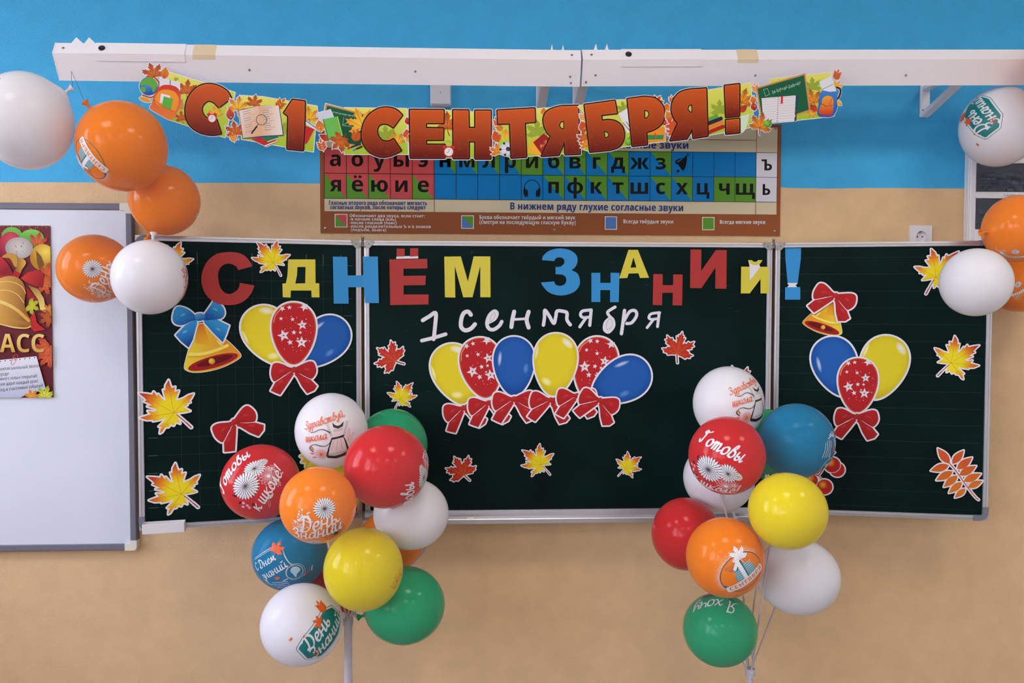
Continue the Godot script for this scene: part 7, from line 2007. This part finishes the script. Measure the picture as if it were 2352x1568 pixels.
			print_mid(a, "1", -0.002 * k, -0.012 * k, 0.031 * k, K(24, 100, 116), "bold", 1.1)
			print_mid(a, "1", -0.004 * k, -0.010 * k, 0.031 * k, white, "bold", 1.0)
			a.one(Geo.grow([P([-0.042*k, -0.024*k, 0.042*k, -0.022*k, 0.042*k, -0.013*k, -0.042*k, -0.015*k])], 0.004 * k)[0][0], K(226, 222, 226))
			print_text(a, "СЕНТЯБРЯ", Vector2(-0.04, -0.0235) * k, Vector2(0.042, -0.022) * k, 0.0074 * k, K(232, 128, 60))
			maple(a, Vector2(0.012, 0.03) * k, Vector2(0.016, 0.058) * k, white, white, true, true)
		"want":
			var k := s / 0.11
			script(a, "Я хочу", Vector2(-0.006, -0.012) * k, 0.0185 * k, 0.0, 0.22, white)
			for i in 4: a.one(Geo.blade(Vector2(0.0, -0.028) * k, Vector2(-0.02 + i * 0.014, -0.046) * k, 0.008 * k, 4), K(196, 176, 186))
			a.one(P([-0.012*k, -0.026*k, 0.022*k, -0.024*k, 0.02*k, -0.04*k, -0.01*k, -0.042*k]), K(96, 70, 76))
			for i in 6: a.line(Vector2(-0.01 + i * 0.005, -0.026) * k, Vector2(-0.006 + i * 0.005, -0.04) * k, 0.0007 * k, K(206, 186, 194))
			for i in 6: a.one(Geo.disc(Vector2(-0.036 - i * 0.002, -0.022 + (i % 3) * 0.004) * k, 0.0016 * k, -1, 0, 6), dark)
		"foliage":
			for e in [[-0.02, -0.01, 0.0, 0.012], [-0.002, 0.0, 0.02, 0.012], [0.02, -0.006, 0.046, 0.004]]:
				for i in 5:
					var b := Vector2(e[0], e[1]); var d := Vector2(e[2], e[3]) - b
					a.ring(Geo.blade(b, b + d.rotated(-0.9 + i * 0.45), 0.0055, 4), 0.0008, K(206, 120, 20))
		"lace":
			froth(a, Vector2(-0.045, 0.0), 0.02, K(240, 200, 170), 8); froth(a, Vector2(-0.03, -0.02), 0.02, K(240, 200, 170), 9)
			aster(a, Vector2(0.0, 0.014), 0.014, 0.8, 0.0, 14)
			a.stroke(Geo.smooth(P([-0.04, -0.004, -0.01, -0.012, 0.03, -0.008]), false, 4), 0.009, white)
			for i in 9: a.line(Vector2(-0.034 + i * 0.007, -0.014), Vector2(-0.031 + i * 0.007, -0.006), 0.0012, K(40, 80, 96))
		"daisy":
			aster(a, Vector2(0.0, 0.0), 0.012, 0.9, 0.0, 14)
			froth(a, Vector2(-0.022, 0.004), 0.014, K(236, 140, 70), 2)
		"numeral":
			leaf(a, Vector2(0.0, 0.0), Vector2(0.024, 0.004), 0.01, orange, orange)
			a.stroke(P([-0.006, -0.008, 0.012, -0.012]), 0.0014, K(40, 110, 150))
	return a

func balloons() -> void:
	var skin := {"white": mat(244, 240, 246, 0.15), "orange": mat(255, 134, 2, 0.15), "red": mat(216, 22, 32, 0.15), "green": mat(22, 170, 116, 0.15), "blue": mat(0, 122, 168, 0.15), "yellow": mat(240, 216, 4, 0.15)}
	for c in skin:
		skin[c].metallic_specular = 0.3
		if c == "blue": skin[c].metallic_specular = 0.18
		skin[c].backlight_enabled = true
		skin[c].backlight = Color(0.7, 0.7, 0.7)
	var necks := {}
	for e in balloon_rows():
		var id: String = e[0]
		var gr := "hanging balloons" if id.length() == 3 and id[0] in "wo" else ("balloons of the left bouquet" if id[0] == "l" else "balloons of the right bouquet")
		var t := thing("balloon", BALLOON_LABEL[id], "balloon", Transform3D(Basis.IDENTITY, e[1]), gr)
		var r: Vector3 = e[2]; var axis: Vector3 = e[4]
		part("skin", balloon_mesh(r, axis), skin[e[3]], t)
		var y := axis
		var x := y.cross(Vector3.BACK if absf(y.z) < 0.9 else Vector3.RIGHT).normalized()
		var tip := shape_at(axis, r, axis)
		part("knot", turned([[0.0, -0.006], [0.0075, -0.005], [0.0045, 0.002], [0.0036, 0.005], [0.0058, 0.0085], [0.0036, 0.0115], [0.0055, 0.014], [0.0105, 0.022], [0.0118, 0.0245], [0.0098, 0.0245], [0.003, 0.014], [0.0, 0.013]], 16), skin[e[3]], t, Transform3D(Basis(x, y, x.cross(y)), tip))
		necks[id] = e[1] + tip + axis * 0.0258
		if e[5] != "": part("print", wrap_print(design(e[5], e[8]), r, axis, e[6], e[7]), M.latex_print, t, Transform3D.IDENTITY, "printed lettering and picture" if e[5] not in ["foliage", "daisy", "lace", "numeral"] else "printed picture")

	# stands: pole on a foot, sticks fanning out to the necks
	var clear := mat(214, 206, 216, 0.3)
	clear.backlight_enabled = true; clear.backlight = Color(0.6, 0.6, 0.6)
	for k in 2:
		var x: float = -0.762 if k == 0 else 0.574
		var z := 0.31
		var topy := -0.76 if k == 0 else -0.955
		var t := thing("balloon_stand", ["translucent white stand of the left balloon bouquet", "translucent white stand of the right balloon bouquet"][k], "balloon stand", T(x, FLOOR, z))
		part("foot", turned([[0.0, 0.0], [0.15, 0.0], [0.155, 0.006], [0.15, 0.014], [0.04, 0.03], [0.018, 0.05], [0.0, 0.05]], 32), clear, t)
		var pr := 0.0135 if k == 0 else 0.0085
		part("pole", turned([[0.0, 0.03], [pr, 0.03], [pr, topy - FLOOR], [0.0, topy - FLOOR]], 20), clear, t)
		part("collar", turned([[pr, topy - FLOOR - 0.02], [0.016, topy - FLOOR - 0.018], [0.0175, topy - FLOOR - 0.004], [0.0165, topy - FLOOR + 0.008], [0.0, topy - FLOOR + 0.008]], 20), clear, t)
		var bends := stick_rows()
		for id in bends:
			if id[0] != ("l" if k == 0 else "r"): continue
			var q: Array = bends[id]
			var path := PackedVector3Array()
			for i in 17: path.append(q[0].bezier_interpolate(q[1], q[2], q[3], i / 16.0))
			var st := thing("balloon_stick", "clear stick of the %s stand under the %s" % ["left" if k == 0 else "right", STICK_LABEL[id]], "stick", Transform3D.IDENTITY, "balloon sticks")
			part("rod", tube(path, 0.0028, 7), clear, st)

	# thread from the lamp housing to the orange balloon, and its ends
	var th := thing("balloon_thread", "thin dark thread from the left lamp housing to the orange balloon", "thread", T(0, 0, 0))
	var h0 := V(-1.6363,1.0108, 0.262); var h1: Vector3 = necks["ol1"]; var h2: Vector3 = necks["wl1"]
	part("strand", tube(PackedVector3Array([h0, h0.lerp(h1, 0.35) + V(0.006, -0.004, 0.01), h1]), 0.0006, 5), M.thread, th)
	part("strand", tube(PackedVector3Array([h0, h0.lerp(h2, 0.5) + V(0, -0.004, 0.004), h2]), 0.0006, 5), M.thread, th)
